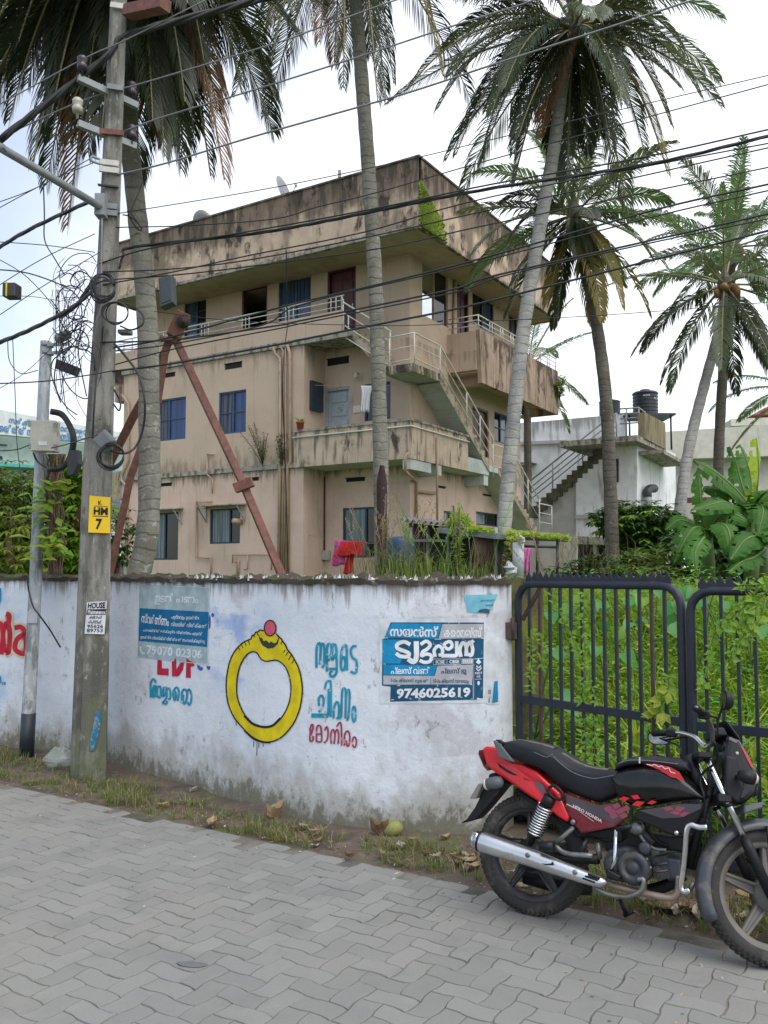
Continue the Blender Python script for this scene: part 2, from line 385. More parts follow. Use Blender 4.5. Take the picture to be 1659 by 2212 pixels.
m_coping = stained('mossy_coping', (.07, .058, .044), [((.04, .04, .025), (6, 6, 6), .45, .6, None, 0, .8), ((.16, .145, .12), (11, 11, 11), .56, .66, None, 0, .8), ((.08, .1, .03), (3, 3, 3), .52, .64, None, 0, .7)], .95, .2, .6, 70)
def normals(path):
    out = []
    for i in range(len(path)):
        e = path[min(i + 1, len(path) - 1)] - path[max(i - 1, 0)]; n = np.array([e[1], -e[0]]); n = n / np.linalg.norm(n)
        if n[1] > 0: n = -n
        out.append(n)
    return out
def build_wall(name, path, label, th=.17):
    root = thing(name, label, 'wall', (path[0][0], path[0][1], 0)); N = normals(path); b = MB(); wr = random.Random(11)
    zs = [-.1, .3, .7, 1.1, 1.45, WZ]
    sec = []
    for (p, n) in zip(path, N):
        q = p - n * th
        sec.append([(p[0], p[1], z) for z in zs] + [(q[0], q[1], z) for z in reversed(zs)])
    b.grid(sec, sm=False); b.add(sec[0], [tuple(range(len(sec[0])))]); b.add(sec[-1], [tuple(range(len(sec[0]) - 1, -1, -1))])
    body = b.build('wall_body', m_white, root)
    # rough broken top: crumbled mortar course
    c = MB(); rows = []
    L = 0
    for i in range(len(path) - 1):
        for k in range(4):
            p = path[i] + (path[i + 1] - path[i]) * k / 4; n = N[i]
            h = lambda a: .03 + .08 * abs(mnoise.noise((p[0] * 7 + a, p[1] * 7, a * 3.1))) + wr.uniform(0, .008)
            lip = .012 + .03 * abs(mnoise.noise((p[0] * 5, p[1] * 5, 7))) + wr.uniform(0, .004)
            A = p + n * lip; B = p - n * .05; C = p - n * .11; D = p - n * (th + .02)
            rows.append([(A[0], A[1], WZ - .004 - .03 * abs(mnoise.noise((p[0] * 8, p[1] * 8, 2)))), (A[0], A[1], WZ + h(.2) * .5), (B[0], B[1], WZ + h(.9)), (C[0], C[1], WZ + h(1.9)), (D[0], D[1], WZ + h(2.8) * .8), (D[0], D[1], WZ - .01)])
    c.grid(rows, sm=False); c.build('coping', m_coping, root)
    return root
m_shard = pbr('whitewash_flake', (.55, .55, .55), .7, 0, .2, 20)
wall = build_wall('compound_wall', WALLP, 'curved whitewashed compound wall painted with a yellow ring and lettering')
lwall = build_wall('boundary_wall', LEFTP, 'straight whitewashed boundary wall behind the steel post, red lettering at its end')
sb = MB(); srn = random.Random(8)
for i in range(150):
    k = srn.choice(range(16, len(WALLP) - 8)); n = normals(WALLP)[k]; p = WALLP[k] + (WALLP[k + 1] - WALLP[k]) * srn.random() - n * srn.uniform(-.01, .05)
    s = srn.uniform(.012, .035); z = WZ + .015; a = srn.uniform(0, 6.3); dx, dy = math.cos(a) * s, math.sin(a) * s
    top = (p[0] + srn.uniform(-.02, .02), p[1] + srn.uniform(-.02, .02), z + srn.uniform(.02, .06))
    sb.add([(p[0] - dx, p[1] - dy, z), (p[0] + dx, p[1] + dy, z), top, (p[0] + dy * .4, p[1] - dx * .4, z)], [(0, 1, 2), (1, 3, 2), (3, 0, 2), (0, 3, 1)])
sb.build('broken_tile_edging', m_shard, wall)

# ------------------------------------------------------------------ paint and print on walls
def ink(name, c, wear=.25, wc=(.6, .62, .66), rough=.75, sc_=22, lo=None):
    t = NT(name); p = t.pos(); lo = (.72 - wear * .35) if lo is None else lo
    cc = t.mix(t.ramp(t.noise(p, 9, 4), .3, .7), c4(c, .82), c4(c, 1.12))
    cc = t.mix(t.ramp(t.noise(p, sc_, 7, .75), lo, lo + .07, 0, .9), cc, c4(wc))
    t.set(t.b.inputs['Base Color'], cc); t.b.inputs['Roughness'].default_value = rough; t.b.inputs['Specular IOR Level'].default_value = .25
    return t.mat
I = dict(teal=ink('teal_paint', (.015, .28, .42), .42), red=ink('red_paint', (.5, .02, .05)), maroon=ink('maroon_paint', (.36, .05, .09), .4), yellow=ink('yellow_paint', (.7, .56, .012), .16),
         black=ink('black_paint', (.018, .02, .02), .3), pink=ink('pink_paint', (.62, .1, .16), .35), blue=ink('blue_paint', (.04, .1, .45), .4), green=ink('dark_green_paint', (.035, .05, .045), .1),
         pale=ink('pale_yellow_paint', (.62, .56, .36), .5),
         paper=ink('old_paper', (.62, .65, .68), .2, (.42, .42, .42)), navy=ink('navy_print', (.012, .085, .17), .36), sky=ink('bright_blue_print', (.01, .25, .48), .34),
         band=ink('blue_print', (.005, .14, .31), .2), white=ink('white_print', (.72, .74, .76), .3, (.4, .42, .44)), grey=ink('grey_print', (.42, .43, .46), .3), fade=ink('faded_print', (.37, .47, .5), .2, (.55, .58, .6)),
         ghost=ink('ghost_print', (.66, .73, .76), .12), cyan=ink('cyan_print', (.18, .47, .58), .35), char=ink('dark_letter', (.05, .09, .14), .25))
def ribbon(b, pts, wd, f, o=0.0, n=5, closed=False, m=0, taper=False):
    P = [np.array(p) for p in (cr(pts, n, closed) if len(pts) > 2 else [np.array(p, float) for p in pts])]; L = []; Rr = []; N = len(P)
    for i in range(N):
        a = P[(i + 1) % N] if closed else P[min(i + 1, N - 1)]; c = P[i - 1] if (closed or i > 0) else P[0]
        t = a - c; t = t / (np.linalg.norm(t) + 1e-9); nn = np.array([-t[1], t[0]])
        h = wd / 2 * ((.55 + .45 * math.sin(math.pi * i / (N - 1))) if taper else 1)
        L.append(f(*(P[i] + nn * h), o)); Rr.append(f(*(P[i] - nn * h), o))
    vs = L + Rr; fs = [(i, (i + 1) % N, N + (i + 1) % N, N + i) for i in range(N if closed else N - 1)]
    b.add(vs, fs, m)
def poly(b, pts, f, o=0.0, m=0):
    b.add([f(x, y, o) for x, y in pts], [tuple(range(len(pts)))], m)
def patch(b, q, f, o=0.0, nx=12, ny=4, m=0):         # quad TL,TR,BR,BL laid on the surface
    rows = []
    for j in range(ny + 1):
        v = j / ny; row = []
        for i in range(nx + 1):
            u = i / nx; x = (q[0][0] * (1 - u) + q[1][0] * u) * (1 - v) + (q[3][0] * (1 - u) + q[2][0] * u) * v
            y = (q[0][1] * (1 - u) + q[1][1] * u) * (1 - v) + (q[3][1] * (1 - u) + q[2][1] * u) * v
            row.append(f(x, y, o))
        rows.append(row)
    b.grid(rows, m, sm=False)
def disc(b, cx, cy, rx, ry, f, o=0.0, m=0, n=28): poly(b, [(cx + rx * math.cos(2 * math.pi * k / n), cy + ry * math.sin(2 * math.pi * k / n)) for k in range(n)], f, o, m)
def ringl(b, cx, cy, rx, ry, wd, f, o=0.0, m=0): ribbon(b, [(cx + rx * math.cos(2 * math.pi * k / 16), cy + ry * math.sin(2 * math.pi * k / 16)) for k in range(16)], wd, f, o, 3, True, m)
def text_raw(body, bold=0.0):
    c = bpy.data.curves.new('t', 'FONT'); c.body = body; c.offset = bold; c.resolution_u = 2
    o = bpy.data.objects.new('t', c); col.objects.link(o)
    me = bpy.data.meshes.new_from_object(o.evaluated_get(bpy.context.evaluated_depsgraph_get()))
    V = [(v.co.x, v.co.y) for v in me.vertices]; Fc = [tuple(p.vertices) for p in me.polygons]
    bpy.data.objects.remove(o); bpy.data.curves.remove(c); bpy.data.meshes.remove(me)
    return V, Fc
def text(b, body, q, f, o=0.0, bold=0.0, m=0):
    V, Fc = text_raw(body, bold)
    if not V: return
    x0 = min(v[0] for v in V); x1 = max(v[0] for v in V); y0 = min(v[1] for v in V); y1 = max(v[1] for v in V)
    if len(q) == 2: (a, bb), (c, d) = q; q = [(a, bb), (c, bb), (c, d), (a, d)]
    out = []
    for x, y in V:
        u = (x - x0) / (x1 - x0); v = (y1 - y) / (y1 - y0)
        px = (q[0][0] * (1 - u) + q[1][0] * u) * (1 - v) + (q[3][0] * (1 - u) + q[2][0] * u) * v
        py = (q[0][1] * (1 - u) + q[1][1] * u) * (1 - v) + (q[3][1] * (1 - u) + q[2][1] * u) * v
        out.append(f(px, py, o))
    b.add(out, Fc, m)

# painted ring
f = WP(z_ring); C0 = (550, 870)
outer = [(130, 870), (135, 740), (165, 580), (215, 470), (270, 400), (340, 345), (405, 318), (415, 283), (440, 275), (455, 248), (480, 240), (500, 222), (530, 226), (580, 245), (640, 258), (685, 268), (715, 300), (740, 320), (760, 355), (785, 385), (803, 432), (850, 490), (890, 560), (930, 640), (960, 760), (972, 880), (960, 1010), (930, 1130), (870, 1260), (780, 1370), (700, 1430), (600, 1460), (500, 1445), (400, 1390), (310, 1300), (225, 1200), (170, 1090), (140, 980)]
inner = [(245, 860), (250, 760), (275, 640), (310, 560), (360, 490), (420, 460), (470, 475), (510, 535), (560, 565), (620, 560), (690, 555), (760, 600), (805, 670), (835, 770), (845, 870), (835, 980), (800, 1090), (740, 1190), (660, 1265), (580, 1300), (500, 1280), (400, 1235), (330, 1150), (280, 1050), (250, 950)]
def polar(pts):
    q = sorted((math.atan2(y - C0[1], x - C0[0]), math.hypot(x - C0[0], y - C0[1])) for x, y in pts)
    return [a for a, _ in q], [r for _, r in q]
ao, ro = polar(outer); ai, ri = polar(inner); b = MB(); vs = []; NA = 140
for k in range(NA):
    a = -math.pi + 2 * math.pi * k / NA
    r1 = np.interp(a, ao, ro, period=2 * math.pi); r2 = np.interp(a, ai, ri, period=2 * math.pi)
    for j in range(4):
        r = r1 + (r2 - r1) * j / 3; vs.append(f(C0[0] + r * math.cos(a), C0[1] + r * math.sin(a)))
b.add(vs, [(k * 4 + j, k * 4 + j + 1, ((k + 1) % NA) * 4 + j + 1, ((k + 1) % NA) * 4 + j) for k in range(NA) for j in range(3)])
poly(b, [(500, 250), (550, 235), (680, 265), (705, 310), (685, 360), (660, 368), (625, 345), (610, 368), (575, 335), (545, 345), (530, 310), (503, 300)], f, .003)
ringp = b.build('painted_ring', I['yellow'], wall)
b = MB(); ribbon(b, outer, 15, f, .002, 2, True); ribbon(b, inner, 14, f, .002, 3, True)
for q in [((260, 405), (282, 442)), ((295, 380), (314, 417)), ((335, 358), (352, 395)), ((375, 340), (390, 384)), ((430, 285), (450, 302)), ((470, 255), (490, 285)), ((780, 440), (763, 472)), ((815, 460), (788, 504)), ((850, 495), (818, 553)), ((882, 540), (855, 592)), ((745, 345), (735, 380))]: ribbon(b, q, 9, f, .002)
for q in [((435, 1450), (432, 1512)), ((470, 1460), (468, 1612)), ((490, 1465), (490, 1522)), ((535, 1465), (541, 1512)), ((237, 1230), (240, 1280))]: ribbon(b, q, 6, f, .002)
ribbon(b, [(330, 1165), (420, 1255), (520, 1290), (600, 1290), (660, 1265), (730, 1195)], 26, f, .0025); ribbon(b, [(330, 1330), (430, 1420), (520, 1455), (620, 1465)], 22, f, .0025)
ringl(b, 617, 200, 64, 86, 13, f, .004); b.build('ring_outline', I['black'], ringp)
b = MB(); poly(b, [(492, 290), (500, 335), (530, 390), (590, 427), (650, 418), (700, 375), (716, 310), (690, 300), (600, 330), (510, 280)], f, .002); b.build('ring_setting', I['green'], ringp)
b = MB(); disc(b, 617, 200, 60, 82, f, .003); b.build('ring_gem', I['pink'], ringp)

def strokes(name, lst, f, wd, mat, parent, o=.001, extra=None):
    b = MB()
    for s in lst: ribbon(b, s, wd, f, o + .0002 * (lst.index(s) % 5), 5)
    if extra: extra(b)
    return b.build(name, mat, parent)
strokes('painted_word', [[(1125, 640), (1128, 420), (1160, 365), (1172, 420), (1165, 600)], [(1172, 400), (1200, 370), (1212, 430), (1210, 580), (1190, 640)],
    [(1240, 680), (1243, 420), (1265, 375), (1290, 400), (1290, 480), (1252, 560), (1248, 500)], [(1300, 560), (1300, 400), (1330, 380), (1345, 430), (1345, 480), (1302, 550)], [(1240, 650), (1345, 650)], [(1345, 480), (1350, 660), (1330, 720), (1290, 735), (1275, 700), (1300, 670)],
    [(1425, 670), (1398, 640), (1400, 480), (1425, 395), (1455, 400), (1462, 520), (1462, 668)], [(1425, 670), (1445, 600), (1435, 520), (1405, 545)], [(1570, 400), (1530, 400), (1505, 450), (1520, 520), (1565, 560), (1570, 640), (1555, 695), (1500, 680)]], f, 27, I['teal'], wall)
strokes('painted_word', [[(1155, 1060), (1150, 980), (1185, 945), (1205, 1000), (1190, 1080), (1150, 1130)], [(1255, 1170), (1262, 870)], [(1215, 880), (1235, 800), (1270, 785), (1285, 830), (1283, 1180)],
    [(1315, 1200), (1320, 1080), (1350, 1015), (1375, 1060), (1370, 1190)], [(1345, 1195), (1405, 1195)], [(1400, 1200), (1410, 900), (1440, 870), (1450, 930), (1445, 1200)], [(1455, 920), (1480, 880), (1492, 940), (1480, 1160), (1465, 1225)]], f, 25, I['teal'], wall,
    extra=lambda b: (ribbon(b, [(1070, 1165), (1255, 1168)], 46, f, .0022), ringl(b, 1540, 1150, 20, 84, 24, f, .001)))
strokes('painted_word', [[(1050, 1330), (1075, 1265), (1090, 1300), (1060, 1390)], [(1060, 1320), (1055, 1440), (1085, 1440), (1090, 1390)], [(1125, 1460), (1130, 1300), (1165, 1280), (1180, 1340), (1180, 1450), (1125, 1452)], [(1135, 1370), (1175, 1370)],
    [(1215, 1330), (1240, 1290), (1255, 1340), (1245, 1430), (1210, 1470)], [(1290, 1480), (1285, 1370), (1310, 1320), (1330, 1380), (1320, 1480)], [(1330, 1360), (1355, 1320), (1372, 1380), (1365, 1480)], [(1350, 1290), (1380, 1245), (1400, 1280), (1405, 1500)],
    [(1435, 1500), (1440, 1370), (1475, 1340), (1495, 1400), (1485, 1490), (1465, 1500), (1455, 1440)]], f, 20, I['maroon'], wall, extra=lambda b: ringl(b, 1545, 1460, 22, 56, 20, f, .001))
f = WP(z_pb)
strokes('painted_word', [[(370, 1700), (365, 1480), (400, 1390), (440, 1390), (452, 1450)], [(430, 1480), (405, 1560), (410, 1690), (450, 1640), (440, 1520), (480, 1500)], [(480, 1500), (478, 1700)], [(485, 1520), (530, 1510), (545, 1590), (530, 1700), (490, 1680)],
    [(600, 1520), (580, 1620), (585, 1680), (640, 1600), (620, 1510)], [(645, 1520), (645, 1700), (580, 1790), (640, 1810), (655, 1760)], [(680, 1530), (710, 1590), (710, 1700), (680, 1740)], [(790, 1760), (765, 1680), (770, 1580), (825, 1525), (860, 1600), (840, 1760)], [(790, 1760), (810, 1640), (780, 1580)],
    [(910, 1800), (915, 1620), (950, 1560), (1000, 1600), (1000, 1700), (960, 1810), (930, 1750), (940, 1650)], [(1000, 1600), (1040, 1560), (1075, 1650), (1070, 1780), (1040, 1830), (1010, 1780)]], f, 36, I['teal'], wall)
b = MB(); poly(b, [(485, 1045), (560, 1050), (560, 1190), (682, 1200), (678, 1320), (477, 1302)], f); poly(b, [(737, 1075), (765, 1068), (812, 1000), (815, 1210), (890, 1090), (950, 1092), (930, 1210), (880, 1300), (840, 1335), (737, 1332)], f)
poly(b, [(990, 1020), (1020, 1030), (1050, 1060), (1105, 1085), (1130, 1130), (1125, 1155), (1065, 1160), (1068, 1360), (980, 1358)], f); b.build('painted_word', I['red'], wall)
b = MB(); poly(b, [(1170, 1125), (1225, 1150), (1280, 1180), (1270, 1220), (1230, 1232), (1190, 1200)], f); poly(b, [(1340, 1150), (1415, 1160), (1385, 1222), (1355, 1205)], f)
for (x, y, rx, ry) in [(1450, 260, 25, 34), (1395, 380, 18, 120)]: disc(b, x, y, rx, ry, f, 0)
b.build('paint_trace', I['blue'], wall)
# far-left lettering on the boundary wall
f = WP(z_w1, LEFTP)
red = [[(-30, 620), (-25, 500), (0, 440), (20, 500), (10, 630)], [(30, 620), (20, 500), (45, 440), (62, 500), (55, 610), (35, 620)], [(52, 450), (58, 395), (38, 385)], [(90, 470), (130, 465), (150, 500), (105, 540), (95, 600), (150, 625), (160, 560), (150, 500)]]
strokes('lettering_outline', red, f, 56, I['pale'], lwall, .0); strokes('painted_word', red, f, 30, I['red'], lwall, .002)  # wide pale yellow paint outline under the red strokes
strokes('painted_word', [[(-20, 800), (0, 760), (8, 800)], [(18, 795), (20, 812)], [(30, 795), (32, 812)], [(-5, 330), (6, 290), (4, 230)]], f, 10, I['teal'], lwall, .002)

# ------------------------------------------------------------------ posters pasted on the curved wall
def poster(name, label, at): return thing(name, label, 'poster', at)
f = WP(z_pb, off=.003); p = poster('poster', 'faded blue and white poster pasted left of the painted ring', f(770, 500))
b = MB(); patch(b, [(165, -270), (1400, -225), (1358, 1135), (130, 995)], f); b.build('paper', I['fade'], p)
b = MB(); patch(b, [(175, 140), (1385, 210), (1355, 820), (158, 712)], f, .002); b.build('blue_band', I['band'], p)
b = MB(); text(b, 'സ്വര്‍ണ്ണം'.replace('ര്‍', 'ർ'), [(215, 225), (695, 275), (690, 460), (210, 395)], f, .004, .02); text(b, 'ഏറ്റവും ഉയര്‍ന്ന'.replace('ര്‍', 'ർ'), [(730, 255), (1225, 280), (1222, 360), (728, 345)], f, .004, .02)
text(b, 'വിലയിൽ വിൽക്കാൻ', [(728, 375), (1352, 415), (1350, 492), (726, 455)], f, .004, .02); text(b, 'പണയത്തിൽ ഇരിക്കുന്ന സ്വർണ്ണം എടുത്ത്', [(240, 495), (1275, 560), (1270, 635), (238, 560)], f, .004, .02)
text(b, 'ഉയർന്ന വിലയ്ക്ക് വിൽക്കാൻ സഹായിക്കുന്നു', [(198, 610), (1320, 690), (1316, 770), (196, 685)], f, .004, .02); b.build('lettering', I['white'], p)
b = MB(); text(b, '79070 02306', [(300, 780), (1270, 870), (1265, 1030), (295, 950)], f, .002, .03); text(b, 'ഉടൻ പണം', [(440, -130), (1210, -95), (1205, 95), (435, 80)], f, .002, .03)
ribbon(b, [(200, 810), (190, 870), (230, 930), (265, 925)], 34, f, .002); ribbon(b, [(170, -262), (1396, -218), (1354, 1128), (136, 988)], 14, f, .001, 1, True); b.build('faded_lettering', I['ghost'], p)

f = WP(z_pa, off=.003); p = poster('poster', 'torn blue tuition poster with a phone number, right end of the curved wall', f(700, 600))
b = MB(); patch(b, [(55, 85), (1345, 60), (1350, 1095), (60, 1100)], f); patch(b, [(1345, 300), (1500, 290), (1490, 1110), (1350, 1110)], f, 0, 4, 6); b.build('paper', I['paper'], p)
b = MB(); patch(b, [(190, 118), (1310, 120), (1306, 320), (110, 322)], f, .0015); patch(b, [(92, 318), (1310, 318), (1300, 1035), (85, 880)], f, .0015, 12, 6); patch(b, [(190, 890), (1230, 1000), (1225, 1050), (185, 1075)], f, .0015); b.build('navy_print', I['navy'], p)
b = MB(); patch(b, [(205, 128), (805, 135), (755, 316), (115, 300)], f, .003); b.build('bright_panel', I['sky'], p)
b = MB(); poly(b, [(92, 325), (320, 330), (255, 480), (330, 560), (300, 615), (90, 615)], f, .003); b.build('bright_panel', I['sky'], p)
b = MB(); patch(b, [(105, 627), (750, 640), (712, 765), (103, 750)], f, .003); b.build('bright_panel', I['sky'], p); b = MB()
patch(b, [(1435, 830), (1475, 825), (1480, 1075), (1408, 1090)], f, .003, 3, 5); b.build('blue_strip', I['sky'], p)
b = MB(); patch(b, [(815, 140), (1303, 137), (1300, 308), (768, 316)], f, .003); patch(b, [(757, 642), (1180, 628), (1178, 772), (720, 768)], f, .003); patch(b, [(103, 758), (1178, 772), (1168, 866), (103, 868)], f, .003); patch(b, [(1045, 555), (1185, 553), (1182, 620), (1043, 622)], f, .0035); b.build('grey_panel', I['grey'], p)
b = MB(); text(b, 'സയൻസ്', [(185, 160), (765, 165)] + [(755, 298), (180, 288)], f, .005, .035); text(b, 'കെ' + 'ാമേഴ്സ്' if False else 'കൊമേഴ്സ്', ((832, 172), (1285, 300)), f, .005, .03)
for s, wd in [([(428, 385), (350, 352), (272, 385), (275, 430), (350, 462), (412, 492), (395, 530), (310, 525), (255, 490)], 46), ([(500, 345), (500, 540), (462, 592), (400, 558)], 62), ([(552, 385), (620, 345), (668, 390), (625, 445), (580, 470), (565, 520), (620, 500), (680, 520), (665, 585), (600, 600), (540, 575)], 42),
              ([(728, 535), (715, 455), (765, 402), (812, 440), (808, 500), (768, 515)], 40), ([(842, 430), (842, 375), (905, 350), (930, 400), (890, 440), (850, 425)], 40), ([(800, 520), (985, 520)], 44), ([(985, 530), (985, 345)], 42),
              ([(1035, 535), (1022, 440), (1060, 362), (1098, 420), (1095, 525)], 42), ([(1098, 420), (1145, 355), (1175, 440), (1160, 515), (1120, 500)], 42), ([(1150, 375), (1185, 335)], 40)]: ribbon(b, s, wd, f, .005 + .0003 * (len(s) % 3))
for s, q in [('ICSE', ((735, 575), (840, 615))), ('CBSE', ((897, 572), (1015, 612))), ('STATE', ((1060, 570), (1170, 610)))]: text(b, s, q, f, .006, .03)
text(b, 'പ്ലസ് വൺ', [(195, 660), (665, 650), (665, 742), (195, 742)], f, .005, .03); text(b, '9746025619', [(265, 915), (1150, 898), (1148, 1020), (262, 1040)], f, .005, .04)
poly(b, [(1245, 552), (1278, 600), (1248, 625), (1215, 600)], f, .004); ribbon(b, [(1222, 640), (1245, 665), (1275, 640)], 14, f, .004); ribbon(b, [(1218, 670), (1246, 700), (1280, 665)], 14, f, .004); text(b, 'NEST', ((1205, 715), (1290, 745)), f, .004, .02); text(b, 'HUB', ((1225, 755), (1268, 785)), f, .004, .02)
ribbon(b, [(1205, 805), (1285, 800)], 5, f, .004); disc(b, 1246, 850, 15, 26, f, .004)
for q in [[(103, 620), (1190, 632), (1188, 1045)], [(270, 880), (1172, 868), (1178, 1040), (200, 1050)], [(1195, 560), (1300, 548)], [(110, 305), (770, 322), (1305, 312)]]: ribbon(b, q, 6, f, .004, 1)
for q in [(705, 560, 862, 628), (873, 558, 1035, 624)]: ribbon(b, [(q[0], q[1]), (q[2], q[1]), (q[2], q[3]), (q[0], q[3])], 5, f, .005, 1, True)
b.build('lettering', I['white'], p)
b = MB(); text(b, '1-ാം ക്ലാസ് മുതൽ', [(198, 785), (640, 800), (640, 855), (198, 850)], f, .005, .02); b.build('dark_lettering', I['char'], p); b = MB(); text(b, '10-ാം ക്ലാസ് വരെയും', [(705, 790), (1135, 800), (1135, 860), (705, 860)], f, .005, .02); b.build('dark_lettering', I['char'], p); b = MB(); text(b, 'പ്ലസ് ടു', ((798, 665), (1105, 752)), f, .0045, .03); b.build('dark_lettering', I['char'], p); b = MB(); ribbon(b, [(675, 785), (675, 870)], 5, f, .005); b.build('divider_line', I['char'], p); b = MB(); text(b, 'വ', ((1365, 930), (1392, 985)), f, .002, .02); text(b, 'ർ', ((1366, 1010), (1390, 1090)), f, .002, .02); b.build('edge_lettering', I['char'], p)

f = WP(z_w2, off=.003); p = poster('poster', 'torn scrap of light blue poster at the upper right end of the curved wall', f(1390, 240))
b = MB(); patch(b, [(1290, 195), (1495, 192), (1440, 310), (1310, 300)], f, 0, 6, 4); b.build('paper', I['cyan'], p)
b = MB(); text(b, 'എ. ഞാക്കുളത്ത്', ((1390, 220), (1478, 238)), f, .002, .01); text(b, 'സാരഥി', ((1420, 248), (1465, 264)), f, .002, .01); poly(b, [(1370, 300), (1385, 284), (1420, 278), (1446, 285), (1440, 308)], f, .002); b.build('lettering', I['char'], p)
# ================================================================== GATE
def vplane(a, b):                                  # vertical plane through two ground points
    a = Vector((a[0], a[1], 0)); b = Vector((b[0], b[1], 0)); e = (b - a).normalized(); return a, Vector((e.y, -e.x, 0)), e
M['gate'] = pbr('dark_blue_gate_paint', (.014, .019, .032), .5, 0, .2, 8, .1, 40, dirt=((.085, .05, .035), 9, .6, .72))
M['gate_rust'] = pbr('rusty_gate_bar', (.06, .04, .035), .75, 0, .3, 14, .2, 40)
def gate_leaf(label, A, B, zt, zr, bars, teeth, closed_end, rusty=()):
    a, n, e = vplane(A, B); L = (Vector((B[0], B[1], 0)) - a).length
    root = thing('gate_leaf', label, 'gate', (A[0], A[1], 0), 'gate leaves')
    P = lambda s, z, o=0: a + e * s + n * o + Vector((0, 0, z))
    r = .028; R_ = .13
    b = MB(); arc = [P(0, .06), P(0, .5), P(0, 1.1), P(0, zt - R_)] + [P(R_ - R_ * math.cos(t), zt - R_ + R_ * math.sin(t)) for t in [R(22), R(45), R(68)]] + [P(R_, zt), P(L * .5, zt), P(L - R_, zt)] + [P(L - R_ + R_ * math.sin(t), zt - R_ + R_ * math.cos(t)) for t in [R(22), R(45), R(68)]] + [P(L, zt - R_), P(L, 1.1), P(L, .5), P(L, .06)]
    b.tube(arc, r, 12); b.build('gate_frame', M['gate'], root)
    b = MB(); b.bar(P(.02, zr), P(L - .02, zr), .03, .055); b.build('rail', M['gate'], root)
    b = MB(); b.bar(P(.02, .12), P(L - .02, .12), .03, .05); b.build('rail', M['gate'], root)
    for i, x in enumerate(bars):
        p = plane(x, 1400, a, n); s = (p - a).dot(e)
        b = MB(); b.bar(P(s, .1, .002), P(s, zt - .02, .002), .019, .019, up=n); b.build('bar', M['gate_rust'] if i in rusty else M['gate'], root)
    b = MB(); s0, s1 = [((plane(x, 1250, a, n)) - a).dot(e) for x in teeth]; k = int((s1 - s0) / .052); fr = []
    for i in range(k):
        s = s0 + (s1 - s0) * i / k; ds = (s1 - s0) / k; hh = .045 + .012 * mnoise.noise((s * 9, 1, 2))
        fr += [P(s, zt + .045), P(s + ds * .5, zt + .045 + hh)]
    fr += [P(s1, zt + .045), P(s1, zt + .012), P(s0, zt + .012)]
    b.prism(fr, [q + n * .004 for q in fr]); b.build('spike_strip', M['gate'], root)
    return root, P
gx = lambda zx: z_g(zx, 0)[0]
GL0, GL1 = (.99, 5.9 * KY), (1.849, 4.98 * KY); GR0, GR1 = (1.885, 4.925 * KY), (2.92, 4.28 * KY)
g1, P1_ = gate_leaf('dark blue barred gate leaf hinged to the end of the painted wall', GL0, GL1, 1.762, .925, [gx(x) for x in (312, 370, 428, 487, 548, 610, 670, 736, 803, 870, 937, 1005, 1080)], (gx(290), gx(1110)), True, (1, 11))
g2, P2_ = gate_leaf('dark blue barred gate leaf behind the motorcycle handlebar, creeper hanging over it', GR0, GR1, 1.735, .915, [gx(x) for x in (1307, 1400, 1490, 1588, 1690, 1790, 1890)], (gx(1262), gx(1850)), False)
b = MB(); q = dep(*z_g(195, 385), 5.86); b.box(q, (.1, .06, .12)); b.tube([q + Vector((.02, -.02, -.07)), q + Vector((.02, -.02, .09))], .016, 10); b.build('hinge', M['gate_rust'], g1)
b = MB(); b.bar(P1_(.04, 1.5), P1_(.2, 1.72), .015, .03); b.build('brace', M['gate_rust'], g1)

# ================================================================== CONCRETE UTILITY POLE
m_conc = stained('weathered_concrete', (.27, .26, .23), [((.12, .115, .1), (9, 9, 1.2), .42, .62, None, 0, .9), ((.085, .085, .07), (5, 5, 3), .5, .64, (2.6, .2), .14, .8), ((.52, .5, .45), (28, 28, 9), .6, .7, None, 0, .5), ((.13, .15, .08), (6, 6, 2), .6, .72, (1.2, .0), .2, .6)], .9, .12, .5, 60)
PY = 7.2
rootp = thing('utility_pole', 'tall grey concrete utility pole with crossarms standing in front of the wall', 'pole', tuple(dep(190, 1675, PY)))
def px_w(px, Y): return px * Y / F
pb_ = MB(); vs = []
for (xl, xc, xr, y, dd) in [(150, 170, 229, 1700, .24), (179, 196, 243, 1000, .22), (207, 219, 254, 620, .2), (238, 246, 274, 0, .17), (250, 256, 284, -260, .16)]:
    Pf = lambda x, o: dep(x, y, PY + o)
    z0 = dep((xl + xr) / 2, y, PY).z
    for x, o in ((xl, .09), (xl + 2, .05), (xc - 2, .012), (xc, 0), (xr - 2, 0), (xr, .012), (xr, dd), (xl, dd)):
        p = Pf(x, o); vs.append((p.x, p.y, z0))
n = 8; pb_.add(vs, [(i * n + k, i * n + (k + 1) % n, (i + 1) * n + (k + 1) % n, (i + 1) * n + k) for i in range(4) for k in range(n)] + [tuple(range(4 * n, 5 * n))])
pb_.build('shaft', m_conc, rootp)
def zt(x, y, o=0.0): return dep(*z_top(x, y), PY + o)
def zl(x, y, o=0.0): return dep(*z_l(x, y), PY + o)
b = MB(); b.bar(zt(470, 470, -.12), zt(830, 640, .2), .05, .06); b.build('crossarm', M['galv'], rootp)
b = MB(); b.bar(zt(470, 745, -.12), zt(820, 885, .2), .05, .06); b.build('crossarm', M['galv'], rootp)
b = MB(); b.bar(zt(770, 75, -.02), zt(1000, 25, -.3), .12, .1); b.build('crossarm', M['rust'], rootp)
def insul(at, mat, s=1.0):
    b = MB(); b.lathe([(.012, -.1), (.012, -.04), (.045, -.045), (.05, 0), (.035, .02), (.048, .04), (.05, .07), (.03, .09)], 12, Matrix.Translation(at) @ Matrix.Scale(s, 4)); b.build('insulator', mat, rootp)
